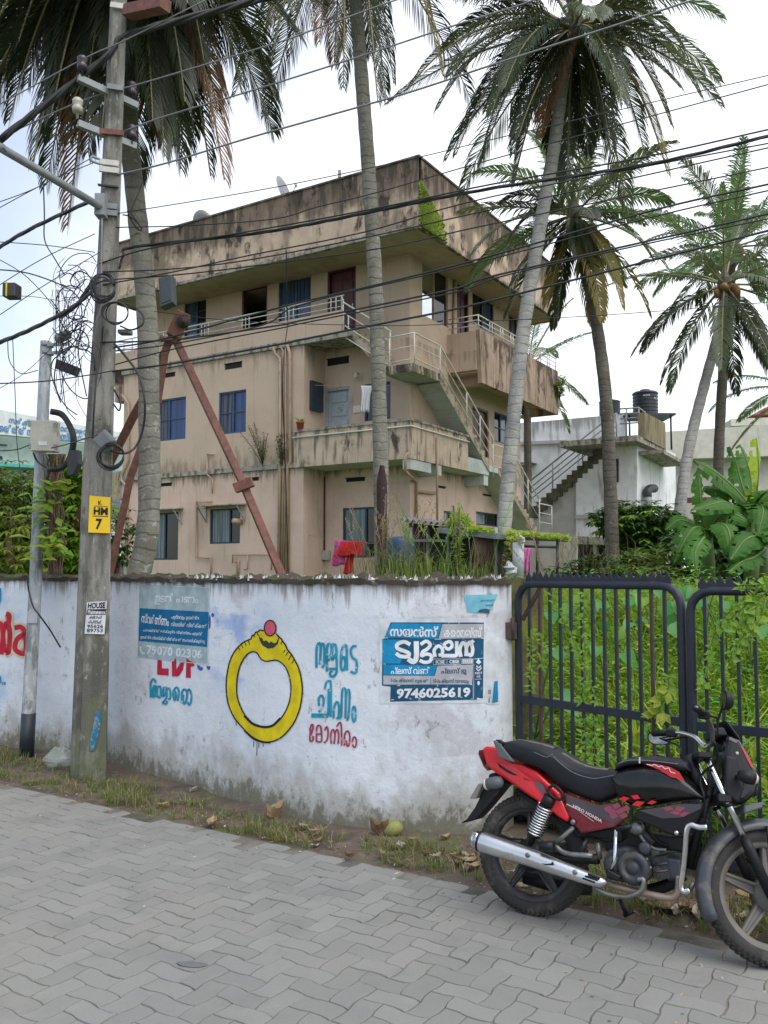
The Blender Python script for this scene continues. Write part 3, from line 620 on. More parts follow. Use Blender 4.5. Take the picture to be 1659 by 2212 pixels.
m_porc = pbr('dark_porcelain', (.05, .04, .05), .25, 0, .1); m_porw = pbr('white_porcelain', (.45, .43, .36), .35, 0, .1)
insul(zt(497, 395, -.12), m_porc); insul(zt(795, 550, .16), m_porc); insul(zt(795, 810, .16), m_porc); insul(zt(468, 650, -.12), m_porw)
for (y, x0, x1, mt) in [(30, 668, 768, 'white_metal'), (975, 600, 716, 'white_metal'), (1018, 600, 716, 'white_metal'), (520, 650, 745, 'galv'), (790, 590, 745, 'rust'), (1235, 572, 708, 'galv'), (1275, 572, 708, 'galv'), (1115, 592, 712, 'box_black')]:
    b = MB(); A, B = zt(x0, y, -.015), zt(x1, y + 14, -.015); b.bar(A, B, .03, .05 if mt in ('rust', 'white_metal', 'galv') else .015); b.build('band', M[mt], rootp)
b = MB(); b.box(zt(612, 1245, -.06), (.09, .12, .2)); b.build('bracket', M['galv'], rootp)
b = MB(); b.tube(cr([zt(600, 960, -.03), zt(555, 945, -.06), zt(553, 970, -.06), zt(605, 990, -.03)], 4), .012, 6); b.build('hook', M['galv'], rootp)
lr = thing('lamp_arm', 'long pale steel street lamp arm jutting left from the concrete pole', 'lamp arm', tuple(zt(600, 1245, -.1)))
b = MB(); b.tube([zt(602, 1246, -.1), zt(300, 1065, -.7), zt(0, 890, -1.3), zt(-250, 745, -1.8)], .034, 12); b.build('arm_pipe', M['galv'], lr)
b = MB(); b.box(zt(10, 890, -1.3), (.06, .06, .03)); b.build('clamp', M['galv'], lr)
# blue paint smear and number plate
sgn = thing('pole_number_plate', 'yellow number plate reading K HM 7 on the concrete pole', 'sign', tuple(zl(625, 1680, -.02)))
f = lambda x, y, o=0.0: zl(x, y, -.02 - o)
b = MB(); fr = [f(566, 1551), f(697, 1563), f(694, 1790), f(557, 1785)]; b.prism(fr, [q + Vector((0, .006, 0)) for q in fr]); b.build('plate', pbr('yellow_enamel', (.75, .5, .01), .5, 0, .06, 8, dirt=((.4, .27, .05), 20, .62, .75)), sgn)
b = MB(); text(b, 'K', [(620, 1585), (643, 1584), (645, 1612), (622, 1611)], f, .003, .02); text(b, 'HM', [(592, 1624), (682, 1629), (681, 1676), (591, 1672)], f, .003, .045); text(b, '7', [(606, 1697), (646, 1699), (640, 1767), (604, 1765)], f, .003, .035)
ribbon(b, [(594, 1618), (680, 1621)], 3, f, .003); ribbon(b, [(586, 1681), (684, 1684)], 4, f, .003); b.build('lettering', I['black'], sgn)
stk = thing('paper_notice', 'small white house maintenance notice pasted low on the concrete pole', 'notice', tuple(dep(*z_w1(580, 400), PY)))
f = lambda x, y, o=0.0: dep(*z_w1(x, y), PY - .012 - o)
b = MB(); patch(b, [(525, 315), (646, 308), (630, 508), (510, 505)], f, 0, 2, 2); b.build('paper', I['paper'], stk)
b = MB(); patch(b, [(526, 358), (641, 356), (636, 390), (520, 390)], f, .002, 2, 1); text(b, 'HOUSE', [(532, 318), (636, 314), (634, 352), (528, 354)], f, .002, .04)
text(b, 'ക്ലീനിംഗ്', ((538, 395), (615, 415)), f, .002, .02); text(b, 'ഷിഫ്റ്റിംഗ്', ((532, 422), (612, 444)), f, .002, .02); text(b, '95626', ((526, 450), (622, 470)), f, .002, .02); text(b, '89753', ((524, 474), (620, 497)), f, .002, .02); b.build('lettering', I['black'], stk)
b = MB(); text(b, 'Maintenance', ((530, 362), (634, 386)), f, .004, .02); b.build('white_lettering', I['white'], stk)
b = MB(); ribbon(b, [(590, 975), (588, 1030), (570, 1120), (555, 1210)], 45, f, .0, 5, False, 0, True); b.build('paint_smear', ink('blue_smear', (.02, .16, .27), .6, (.25, .25, .22)), rootp)

# ------------------------------------------------------------------ galvanised service post with meter cabinet
SY = 8.1
def zs(x, y, o=0.0): return dep(*z_l(x, y), SY + o)
sp = thing('service_post', 'short round galvanised steel post with a black band at its foot', 'post', tuple(dep(58, 1630, SY)))
b = MB(); b.tube([dep(57, 1640, SY), dep(62, 1540, SY), dep(78, 1235, SY), dep(90, 950, SY), dep(100, 738, SY)], [.068, .066, .062, .06, .058], 16); b.build('shaft', stained('galvanised_post', (.37, .4, .42), [((.2, .22, .22), (14, 14, 3), .5, .64, None, 0, .8), ((.62, .62, .58), (20, 20, 8), .56, .64, (2.0, .6), .08, .6), ((.13, .14, .14), (7, 7, 3), .54, .64, None, 0, .7)], .6, .1, .2), sp)
b = MB(); b.tube([dep(56.5, 1643, SY), dep(62, 1540, SY)], .0705, 16); b.build('foot_band', pbr('black_band', (.02, .028, .035), .5), sp)
for y in (600, 650):
    b = MB(); b.tube([zs(298, y + 12), zs(299, y - 6)], .066, 14); b.bar(zs(300, y, -.06), zs(425, y - 5, -.03), .02, .03); b.build('band', M['galv'], sp)
mc = thing('meter_cabinet', 'cream meter cabinet strapped to the short steel post', 'cabinet', tuple(zs(270, 1170, -.12)))
b = MB(); fr = [zs(190, 1075, -.2), zs(352, 1078, -.2), zs(349, 1272, -.2), zs(188, 1268, -.2)]; b.prism(fr, [q + Vector((0, .13, 0)) for q in fr]); b.build('case', pbr('cream_plastic', (.47, .45, .37), .5, 0, .12, 7, dirt=((.3, .28, .22), 9, .55, .7)), mc, bev=.008, seg=2)
b = MB(); fr = [zs(243, 1207, -.204), zs(298, 1207, -.204), zs(298, 1234, -.204), zs(243, 1234, -.204)]; b.add(fr, [(0, 1, 2, 3)]); b.build('label_plate', I['paper'], mc)
for (x, y) in ((192, 1100), (192, 1240), (350, 1110), (350, 1245)):
    b = MB(); b.box(zs(x, y, -.18), (.03, .05, .05)); b.build('latch', M['galv'], mc)
lbl = dep(*z_w1(195, 405), SY - .066); b = MB(); b.box(lbl, (.10, .006, .12)); tag(b.build('paper_tag', I['grey'], base=lbl), 'small grey paper tag stuck round the short steel post', 'tag')

# ------------------------------------------------------------------ splice boxes
def slab(name, pts, Y, th, label, mat=None, ribs=True):
    root = thing(name, label, 'junction box', tuple(dep(*pts[0], Y))); b = MB()
    fr = [dep(*p, Y) for p in pts]; bk = [q + Vector((0.01, th, 0)) for q in fr]; b.prism(fr, bk); b.build('case', mat or M['box_black'], root, bev=.008, seg=2)
    if ribs:
        c = MB(); cx = sum((q for q in fr), Vector()) / len(fr); fr2 = [cx + (q - cx) * .8 + Vector((0, -.006, 0)) for q in fr]; c.prism(fr2, [q + Vector((0, .012, 0)) for q in fr2]); c.build('lid', mat or M['box_black'], root, bev=.004)
    return root
m_boxg = pbr('grey_plastic_box', (.115, .125, .135), .5, 0, .1)
slab('splice_box', [z_l(360, 688), z_l(490, 738), z_l(470, 795), z_l(342, 745)], 7.8, .08, 'black splice box tilted beside the top of the short steel post')
slab('splice_box', [z_l(442, 1265), z_l(490, 1262), z_l(495, 1350), z_l(462, 1420), z_l(425, 1427), z_l(420, 1335)], 7.7, .1, 'black splice box hanging at the end of the thick drooping cable', ribs=False)
slab('splice_box', [z_l(655, 1130), z_l(722, 1205), z_l(650, 1285), z_l(578, 1205)], PY - .12, .07, 'grey square splice box on the concrete pole, turned on its corner', m_boxg)
slab('splice_box', [z_l(1000, 178), z_l(1085, 152), z_l(1092, 330), z_l(1012, 362)], 7.0, .12, 'large dark splice box hanging from wires right of the left palm trunk', pbr('blue_black_box', (.035, .042, .055), .45))
q5 = slab('splice_box', [z_l(14, 205), z_l(95, 203), z_l(93, 290), z_l(12, 292)], 6.6, .12, 'small black splice box hanging from wires at the left photo edge', ribs=False)
b = MB(); b.bar(dep(*z_l(42, 203), 6.595), dep(*z_l(40, 291), 6.595), .02, .008); b.build('yellow_strap', I['yellow'], q5)
slab('sensor_box', [z_l(740, 500), z_l(818, 498), z_l(815, 526), z_l(742, 526)], 7.6, .1, 'flat grey box on the wires right of the concrete pole', m_boxg, False)

# ================================================================== OVERHEAD WIRES
def wire(pts, Y0, Y1, r, label, group=None, mat='cable', name='overhead_wire', twist=0, cat='wire', sagpts=6):
    if pts[-1][0] > 1640:                          # carry on past the frame
        (xa, ya), (xb, yb) = pts[-2], pts[-1]; k = 320 / (xb - xa); pts = list(pts) + [(xb + 320, yb + (yb - ya) * k)]
    a, bq = dep(*pts[0], Y0), dep(*pts[-1], Y1); p0, n, e = vplane(a, bq)
    P = [plane(x, y, p0, n) for x, y in pts]; P = [v3(p) for p in (cr(P, sagpts) if len(P) > 2 else P)]
    b = MB()
    if twist:
        L = 0; tw = [[], [], []]
        Q = []
        for i in range(len(P) - 1):
            k = max(2, int((P[i + 1] - P[i]).length / .07)); Q += [P[i].lerp(P[i + 1], j / k) for j in range(k)]
        for i, p in enumerate(Q):
            for s in range(3):
                an = i * .55 + s * 2.09; tw[s].append(p + n * math.cos(an) * r * .9 + Vector((0, 0, math.sin(an) * r * .9)))
        for s in tw: b.tube(s, r, 5)
    else: b.tube(P, r, 6)
    return tag(b.build(name, M[mat], base=P[0]), label, cat, group)
mt = lambda x, y: z_mid(x, y)
GT = 'thin grey power lines overhead'
wire([z_top(0, 845), z_top(640, 345), z_top(770, 215), z_top(1400, 40), z_top(1900, -90)], 7.0, 7.6, .021, 'thick black twisted cable bundle crossing the top left corner', twist=1, name='cable_bundle')
wire([z_top(-60, 660), z_top(510, 352), z_top(760, 240), z_top(1300, -30)], 7.2, 7.0, .006, 'grey power line from the top insulator left of the pole', GT, 'conductor')
wire([z_top(0, 830), z_top(500, 606), z_top(900, 490), z_top(1659, 262), mt(380, 180), mt(900, -8)], 7.5, 6.6, .007, 'grey power line running to the top edge across the middle palm', GT, 'conductor')
wire([z_top(750, 790), z_top(1000, 700), mt(0, 550), mt(650, 345), mt(1150, 180), mt(1659, 20), z_rt(250, -20)], 7.2, 6.2, .007, 'grey power line below the upper one, crossing the middle palm trunk', GT, 'conductor')
wire([z_top(700, 1056), z_top(1000, 985), mt(0, 830), mt(900, 575), z_rt(0, 390), z_rt(700, 165), z_rt(1220, -5)], 7.2, 5.9, .008, 'grey power line passing through the large right palm crown', GT, 'conductor')
wire([z_top(700, 1290), z_top(1659, 1130), mt(1010, 950), z_rt(0, 840), z_rt(1659, 455)], 7.2, 6.0, .004, 'faint thin wire just above the roof corner', 'thin black wires before the building')
GW = 'thin black wires before the building'
wire([z_top(700, 1372), z_top(1150, 1360), z_top(1659, 1320), mt(400, 1250), mt(770, 1160), z_rt(0, 960), z_rt(1659, 510)], 7.2, 6.1, .005, 'thin black wire crossing the roof parapet just below its top', GW)
wire([z_top(720, 1620), z_top(745, 1540), z_top(810, 1490), mt(0, 1412), mt(400, 1345), mt(920, 1240), z_rt(0, 1135), z_rt(940, 990), z_rt(1659, 822)], 7.2, 6.0, .0085, 'thick twisted cable bundle crossing the roof parapet', twist=1, name='cable_bundle')
wire([z_top(600, 1590), z_top(900, 1500), mt(0, 1395), mt(400, 1325), mt(920, 1225), z_rt(0, 1110), z_rt(900, 950), z_rt(1659, 782)], 7.2, 6.0, .007, 'black cable running just above the thick twisted bundle', GW)
wire([z_top(610, 1720), mt(-460, 1640), mt(0, 1540), mt(690, 1400), z_rt(0, 1185), z_rt(1659, 865)], 7.2, 6.2, .006, 'black wire close under the thick twisted bundle', GW)
wire([z_top(620, 1640), mt(-460, 1622), mt(0, 1567), mt(700, 1432), z_rt(0, 1262), z_rt(1659, 892)], 7.2, 6.2, .006, 'second black wire under the thick twisted bundle', GW)
wire([z_top(620, 1690), mt(-460, 1660), mt(0, 1607), mt(790, 1497), z_rt(0, 1350), z_rt(1659, 1010)], 7.2, 6.3, .006, 'third black wire under the thick twisted bundle', GW)
wire([z_b4(75, 540), z_b4(330, 497), z_b4(800, 370), z_b5(0, 920), z_b5(600, 780), z_rt(0, 1540), z_rt(1000, 1260), z_rt(1659, 1112)], 7.2, 5.6, .008, 'thick black cable crossing the top balcony railing', name='overhead_cable')
wire([z_b4(75, 560), z_b4(400, 520), z_b4(900, 415), z_b5(0, 935), z_b5(800, 745), z_rt(0, 1560), z_rt(1000, 1300), z_rt(1659, 1150)], 7.3, 5.7, .006, 'thinner wire just beneath the topmost thick cable', GW)
wire([z_b4(0, 511), z_b4(420, 495), z_b4(1000, 415), z_b5(0, 1030), z_b5(900, 845), z_rt(0, 1665), z_rt(1000, 1440), z_rt(1659, 1290)], 7.2, 5.5, .008, 'middle thick black cable passing below the top balcony railing', name='overhead_cable')
wire([z_b4(60, 640), z_b4(420, 545), z_b4(1000, 432), z_b5(0, 1048), z_b5(900, 866), z_rt(100, 1655), z_rt(1000, 1455), z_rt(1659, 1320)], 7.3, 5.6, .006, 'thinner wire just beneath the middle thick cable', GW)
wire([z_b4(70, 671), z_b4(400, 628), z_b4(1000, 520), z_b5(0, 1146), z_b5(500, 1046), z_b5(1000, 945), z_rt(640, 1650), z_rt(1659, 1392)], 7.2, 5.4, .009, 'lowest thick black cable, crossing the stair landing', name='overhead_cable')
wire([z_b4(300, 340), z_b4(800, 395), z_b4(1659, 418), z_r2(0, 276), z_r2(700, 240), z_r2(1659, 165)], 8.2, 7.5, .004, 'faint thin wire level across the top balcony and palms', GW)
wire([z_b4(1030, 0), z_b4(1032, 300), z_b4(1038, 400), z_b4(1010, 700), z_b4(1025, 1200), z_b4(1040, 1780)], 17, 21, .012, 'black cable hanging down the building face beside the pipes')
# left-hand wires fanning out from the pole
GLW = 'wires fanning left from the concrete pole'
LW = [([(-40, 560), (60, 498), (205, 430)], .011, 'thick black twisted cable rising to the lamp arm bracket', 1), ([(-40, 470), (100, 395), (205, 350)], .004, 'thin wire above the twisted cable at left', 0), ([(-40, 640), (90, 560), (205, 505)], .004, 'thin wire below the twisted cable at left', 0), ([(-30, 700), (90, 620), (215, 545)], .004, 'thin wire crossing the sky over the hanging box', 0),
      ([(-40, 755), (60, 715), (150, 668), (205, 625)], .012, 'thick cable bundle sloping to the top of the short post', 1), ([(-40, 580), (60, 590), (150, 625), (180, 660)], .006, 'black wire sagging to the cable tangle', 0), ([(-40, 540), (60, 600), (140, 700), (150, 780)], .004, 'thin wire curving down to the short post', 0),
      ([(-40, 830), (90, 824), (180, 812), (250, 800)], .006, 'black wire level behind the short post', 0), ([(-40, 860), (60, 800), (150, 700), (215, 560)], .003, 'faint wire rising steeply to the pole', 0), ([(-40, 975), (30, 972), (62, 962)], .006, 'black wire running into the meter cabinet', 0), ([(110, 968), (150, 958), (240, 930)], .006, 'black wire from the meter cabinet to the pole', 0), ([(-40, 520), (100, 530), (205, 545)], .004, 'faint level wire left of the pole', 0), ([(-40, 640), (60, 640), (130, 650)], .003, 'faint wire by the small hanging box', 0), ([(-40, 450), (80, 405), (200, 340)], .004, 'faint upper wire under the lamp arm', 0)]
for pts, r, l, tw in LW: wire(pts, 6.9, 7.15, r, l, GLW, twist=tw)
wire([z_l(600, 470), z_l(640, 350), z_l(640, 100), z_l(645, -200)], 7.1, 7.1, .007, 'grey pipe-like cable running straight up the pole face', mat='conductor', name='riser_cable', cat='cable')
# loops, coils and the tangle
def loose(name, pts, Y, r, label, mat='cable', group=None, closed=False, cat='cable'):
    b = MB(); P = [dep(x, y, Y + o) for (x, y), o in zip(pts, [.05 * math.sin(i * 1.7) for i in range(len(pts))])]; b.tube([v3(p) for p in cr(P, 6, closed)] + ([P[0]] if closed else []), r, 6, caps=not closed)
    return tag(b.build(name, M[mat], base=P[0]), label, cat, group)
loose('cable_loop', [z_l(x, y) for x, y in ((720, 590), (800, 680), (880, 800), (915, 960), (905, 1120), (860, 1240), (790, 1285), (700, 1270))], 7.05, .011, 'large black cable loop hanging in front of the left palm trunk')
loose('cable_loop', [z_l(x, y) for x, y in ((320, 1020), (390, 1040), (440, 1110), (465, 1200), (440, 1320), (380, 1380), (300, 1385))], 7.75, .032, 'thick bundled cable drooping from the short post to a splice box')
loose('cable_loop', [z_l(x, y) for x, y in ((210, 1280), (240, 1340), (320, 1385), (400, 1370))], 7.85, .01, 'thin cable loop under the meter cabinet')
loose('cable_loop', [z_l(x, y) for x, y in ((730, 330), (830, 350), (900, 410), (900, 470), (830, 505), (760, 480))], 7.1, .008, 'black cable loop right of the pole above the grey box')
loose('cable_loop', [z_l(x, y) for x, y in ((650, 480), (640, 600), (610, 800), (595, 1000), (585, 1190))], 7.12, .009, 'pair of cables running down the front of the concrete pole')
loose('cable_loop', [z_l(x, y) for x, y in ((720, 880), (760, 960), (752, 1015), (715, 970))], 7.1, .008, 'short hooked cable end right of the pole')
loose('drop_wire', [z_w1(168, 180), z_w1(172, 240), z_w1(200, 340), z_w1(235, 390), z_w1(300, 480), z_w1(365, 588)], 7.85, .008, 'stiff black wire end sticking out below the short post', cat='wire')
loose('drop_wire', [z_l(48, 560), z_l(60, 700), z_l(130, 780), z_l(240, 760)], 6.9, .004, 'thin loop of wire hanging left of the short post', cat='wire')
loose('drop_wire', [z_l(80, 560), z_l(95, 900), z_l(110, 1250), z_l(160, 1600), z_l(190, 1750)], 7.4, .004, 'thin wire hanging straight down past the meter cabinet', cat='wire')
def coil(label, cx, cy, rx, ry, Y, k, r, nloop, jit):
    b = MB(); cr_ = random.Random(k); pts = []
    for q in range(nloop):
        jx, jy, sx_, sy_ = cr_.gauss(0, jit * rx), cr_.gauss(0, jit * ry), 1 + cr_.gauss(0, jit * 1.3), 1 + cr_.gauss(0, jit * 1.3)
        for i in range(18):
            a = i / 18 * 2 * math.pi; t = i / 18; p = z_l(cx + jx * math.sin(math.pi * t) + rx * (1 + (sx_ - 1) * math.sin(math.pi * t)) * math.cos(a), cy + jy * math.sin(math.pi * t) + ry * (1 + (sy_ - 1) * math.sin(math.pi * t)) * math.sin(a)); pts.append(dep(p[0], p[1], Y + .03 * math.sin(q * 2.1 + i * .3)))
    b.tube(pts, r, 5); return tag(b.build('cable_coil', M['cable'], base=pts[0]), label, 'cable coil')
coil('coil of black cable hung under the grey splice box', 700, 1300, 82, 78, 7.0, 1, .007, 7, .12)
coil('coil of black cable wound round the pole clamp', 650, 240, 75, 85, 7.0, 2, .007, 8, .16)
coil('slack coil of black cable right of the pole clamp', 735, 395, 75, 65, 7.1, 3, .006, 3, .1)
coil('small coil of wire tied to the left palm trunk', 2330, 3900, 2, 2, 8.8, 4, .004, 1, .1) if False else None
loose('cable_coil', [z_top(740, 1295), z_top(790, 1310), z_top(850, 1370), z_top(845, 1390), z_top(790, 1330), z_top(770, 1270), z_top(800, 1300), z_top(855, 1385), z_top(820, 1375), z_top(775, 1290)], 8.6, .007, 'small bundle of wire tied to the left palm trunk', cat='cable coil')
loose('drop_wire', [z_top(900, 880), z_top(915, 980), z_top(870, 1080), z_top(820, 1200), z_top(790, 1270)], 8.5, .004, 'thin wire curling from the left palm trunk into the sky', cat='wire')
loose('drop_wire', [z_top(262, 1110), z_top(268, 1300), z_top(270, 1450), z_top(330, 1560), z_top(390, 1659)], 7.0, .006, 'wire dropping from the lamp arm toward the tangle', cat='wire')
b = MB(); tr = random.Random(21)
for i in range(44):
    Y = tr.uniform(7.1, 7.8); x, y = tr.gauss(500, 55), tr.uniform(180, 700); P = []; an = tr.uniform(0, 6.28); turn = tr.uniform(.3, .9) * tr.choice((-1, 1))
    for k in range(tr.randint(5, 9)): P.append(dep(*z_l(x, y), Y + tr.uniform(-.06, .06))); x += 62 * math.cos(an) + (470 - x) * .2; y += 78 * math.sin(an) + 14; an += turn + tr.uniform(-.3, .3)
    b.tube([v3(p) for p in cr(P, 6)], tr.choice((.0025, .003, .0045, .006)), 5)
for i in range(16):
    x = tr.uniform(330, 560); P = [(x + tr.gauss(0, 14) + (430 - x) * t * .3, 250 + (tr.uniform(600, 950) - 250) * t) for t in (0, .2, .4, .6, .8, 1)]; b.tube([v3(p) for p in cr([dep(*z_l(*q), 7.6) for q in P], 5)], tr.choice((.002, .003, .004)), 5)
for i in range(14):
    y = 430 - i * 3; b.tube([v3(p) for p in cr([dep(*z_l(x, yy + tr.uniform(-14, 14)), 7.4 + tr.uniform(-.05, .05)) for x, yy in ((380, 420), (430, 390), (500, 330), (560, 240), (620, 190), (700, 170))], 4)], .009, 5)
tag(b.build('cable_tangle', M['cable'], base=dep(*z_l(480, 400), 7.4)), 'dense tangle of black cables between the concrete pole and short post', 'cable tangle', kind='stuff')
tfb = MB(); tfb.tube([dep(*z_l(372, 560), 7.7), dep(*z_l(425, 535), 7.6)], .05, 10); tag(tfb.build('cable_clamp', M['galv'], base=dep(*z_l(372, 560), 7.7)), 'grey cable clamp above the top of the short steel post', 'clamp')

# ================================================================== RED STEEL TRIPOD
ts = thing('steel_tripod', 'rust red steel tripod of channel beams standing behind the wall', 'tripod', tuple(dep(610, 1240, 10.6)))
def beam(name, pts, Ys, wd=.1, ht=.1):
    b = MB(); P = [dep(*p, Y) for p, Y in zip(pts, Ys)]
    for i in range(len(P) - 1): b.bar(P[i], P[i + 1], wd, ht, up=(.3, -1, .1))
    return b.build(name, M['rust'], ts, bev=.006)
lg = beam('leg', [z_b4(420, 500), z_b4(790, 1290), z_b4(1010, 1810), z_b4(1060, 1930)], [10.9, 10.65, 10.5, 10.45])
b = MB(); q = dep(*z_b4(795, 1300), 10.6); b.box(q, (.26, .13, .13), Matrix.Rotation(R(-22), 3, 'Y')); b.build('splice_plate', M['rust'], lg, bev=.006)
beam('leg', [z_b4(430, 420), z_b4(365, 540), z_b4(318, 850), z_b4(170, 1250), z_b4(60, 1770), z_b4(30, 1930)], [10.85, 10.9, 10.95, 11.1, 11.3, 11.3])
beam('leg', [z_b4(360, 560), z_b4(300, 720), z_b4(180, 930), z_b4(50, 1190), z_b4(-130, 1500), z_b4(-290, 1830)], [11.0, 11.3, 11.6, 12, 12.6, 13.1], .11, .13)
b = MB(); b.bar(dep(*z_b4(465, 350), 10.8), dep(*z_b4(405, 480), 10.8), .2, .18, up=(.3, -1, 0)); b.build('head', M['rust'], ts, bev=.01)
b = MB(); b.tube([dep(*z_b4(335, 490), 10.75), dep(*z_b4(420, 505), 10.75)], .03, 8); b.lathe([(.05, -.01), (.05, .03)], 8, Matrix.Translation(dep(*z_b4(338, 490), 10.75)) @ Matrix.Rotation(R(80), 4, 'Y')); b.build('pulley_pin', M['rust'], ts)
b = MB(); q = dep(*z_b4(462, 395), 10.7); b.lathe([(.09, -.03), (.06, 0), (.09, .03)], 14, Matrix.Translation(q) @ Matrix.Rotation(R(90), 4, 'X')); b.build('pulley', M['gate_rust'], ts)
# ================================================================== APARTMENT BUILDING (surveyed on its own two facade planes)
BW = .95
_d = Vector(((-2180 - 829.5) / F, 1, 0)).normalized(); EU = _d; EV = Vector((_d.y, -_d.x, 0))
_Yb = 23.0; _B = Vector(((655 - 829.5) / F * _Yb, _Yb, 0)); _bc = _B + EV * BW; _k = (886 - 829.5) / F
BO = _bc - EU * ((_k * _bc.y - _bc.x) / (-EU.x + _k * EU.y))
def onV(p, v):
    q = plane(*p, BO + EV * v, EV) - BO; return q.dot(EU), q.z
def onU(p, u):
    q = plane(*p, BO + EU * u, EU) - BO; return q.dot(EV), q.z
def bw(u, v, z): return BO + EU * u + EV * v + Vector((0, 0, z))
Fp = lambda a, z, d=0.0: bw(a, -BW + d, z)
Sp = lambda a, z, d=0.0: bw(a, d, z)
Rp = lambda a, z, d=0.0: bw(d, a, z)
def pbox(b, fn, a0, a1, z0, z1, d0, d1, m=0):
    b.hexa([fn(a0, z0, d0), fn(a1, z0, d0), fn(a1, z0, d1), fn(a0, z0, d1), fn(a0, z1, d0), fn(a1, z1, d0), fn(a1, z1, d1), fn(a0, z1, d1)], m)
def holes_wall(b, fn, a0, a1, z0, z1, holes, th=.14, back=True):
    A = sorted(set([a0, a1] + [min(max(q, a0), a1) for h in holes for q in h[:2]])); Zs = sorted(set([z0, z1] + [min(max(q, z0), z1) for h in holes for q in h[2:4]]))
    for i in range(len(A) - 1):
        for j in range(len(Zs) - 1):
            ca, cz = (A[i] + A[i + 1]) / 2, (Zs[j] + Zs[j + 1]) / 2
            if any(h[0] < ca < h[1] and h[2] < cz < h[3] for h in holes): continue
            b.quad(fn(A[i], Zs[j]), fn(A[i + 1], Zs[j]), fn(A[i + 1], Zs[j + 1]), fn(A[i], Zs[j + 1]))
    for h in holes:
        p, q, r, s = h[:4]
        for (x0, y0, x1, y1) in ((p, r, q, r), (q, r, q, s), (q, s, p, s), (p, s, p, r)): b.quad(fn(x0, y0), fn(x1, y1), fn(x1, y1, th), fn(x0, y0, th))

GZ = 1.2; Z1, Z2, ZR, ZT = 4.76, 7.98, 10.2, 11.9; Z2F = 8.1
beige = (.56, .435, .335)
GRIME = [((.2, .15, .11), (1.2, 1.2, 1.2), .5, .72, None, 0, .35), ((.27, .2, .145), (7, 7, .6), .54, .74, None, 0, .4), ((.5, .42, .34), (2.6, 2.6, 2.6), .6, .7, None, 0, .35)]
def split_beige():
    t = NT('beige_plaster'); p = t.pos(); zc = t.n('ShaderNodeSeparateXYZ'); t.t.links.new(p, zc.inputs[0]); z = zc.outputs['Z']
    c = t.mix(t.ramp(z, 4.70, 4.74), c4((.65, .485, .395)), c4(beige))
    c = t.mix(t.ramp(t.noise(p, 1.1, 6), .38, .7, 0, .4), c, c4((.42, .32, .235)))
    c = t.mix(t.ramp(t.noise(p, 1, 6, .6, (6, 6, .6)), .54, .72, 0, .45), c, c4((.33, .255, .195)))
    c = t.mix(t.ramp(t.noise(p, 1, 7, .7, (3.2, 3.2, 2.5)), .6, .68, 0, .45), c, c4((.55, .46, .38)))
    band = t.math('MULTIPLY_ADD', t.ramp(z, 4.0, 4.74), t.math('MULTIPLY', t.ramp(z, 4.78, 4.70), .3), t.noise(p, 1, 6, .65, (7, 7, .8))); c = t.mix(t.ramp(band, .66, .86, 0, .7), c, c4((.14, .11, .085)))
    b2 = t.math('MULTIPLY_ADD', t.math('MULTIPLY', t.ramp(z, 5.5, 4.76), t.ramp(z, 4.70, 4.76)), .24, t.noise(p, 1, 6, .65, (4, 4, 1.1))); c = t.mix(t.ramp(b2, .6, .82, 0, .7), c, c4((.2, .165, .125)))
    b3 = t.math('MULTIPLY_ADD', t.math('MULTIPLY', t.ramp(z, 7.2, 7.95), t.ramp(z, 8.0, 7.95)), .2, t.noise(p, 1, 6, .65, (5, 5, .7))); c = t.mix(t.ramp(b3, .62, .82, 0, .55), c, c4((.2, .16, .12)))
    t.set(t.b.inputs['Base Color'], c); t.b.inputs['Roughness'].default_value = .9; t.b.inputs['Specular IOR Level'].default_value = .2
    t.bump(t.noise(p, 14, 7, .65), .25, .02); return t.mat
m_beige = split_beige()
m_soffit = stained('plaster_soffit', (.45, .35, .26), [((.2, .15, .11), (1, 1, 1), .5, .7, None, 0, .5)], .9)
m_parapet = stained('black_stained_parapet', (.55, .43, .325), [((.16, .12, .09), (1.6, 1.6, .9), .42, .66, (10.7, 11.5), .2, .85), ((.06, .05, .04), (4.5, 4.5, .8), .57, .8, (10.5, 11.9), .22, .85), ((.03, .026, .022), (2.6, 2.6, 1.6), .54, .66, None, 0, .85), ((.5, .4, .31), (11, 11, 1.3), .62, .7, None, 0, .6), ((.05, .045, .04), (6, 6, 2.0), .62, .8, (10.38, 10.18), .24, .8)], .95, .1, .4)
m_parapet2 = stained('brown_stained_parapet', (.42, .315, .24), [((.12, .085, .065), (6, 6, .6), .44, .66, None, 0, .9), ((.06, .045, .038), (2, 2, 1.2), .52, .66, (7.7, 8.5), .1, .85), ((.42, .33, .25), (10, 10, 1.0), .6, .7, None, 0, .6)], .95, .1, .4)
m_grimy = stained('grimy_balcony', (.54, .43, .33), [((.12, .10, .075), (7, 7, .8), .50, .68, (5.35, 5.75), .12, .9), ((.05, .045, .035), (3.2, 3.2, 1.5), .56, .68, (5.3, 5.75), .1, .9), ((.5, .43, .34), (12, 12, 2), .62, .7, None, 0, .6), ((.13, .15, .05), (2, 2, 2), .6, .72, (5.5, 5.75), .1, .7)], .95, .1, .4)
m_cement = stained('stained_cement_edge', (.34, .32, .27), [((.1, .09, .075), (6, 6, 3), .46, .62, None, 0, .9), ((.52, .52, .48), (7, 7, 4), .58, .68, None, 0, .7)], .95)
m_palesof = stained('pale_stair_soffit', (.5, .535, .49), [((.3, .33, .29), (1.6, 1.6, 1.6), .48, .66, None, 0, .5)], .9)
m_step = stained('mossy_steps', (.4, .34, .26), [((.12, .1, .075), (5, 5, 5), .46, .62, None, 0, .8), ((.16, .2, .06), (2, 2, 2), .58, .7, None, 0, .7)], .95)
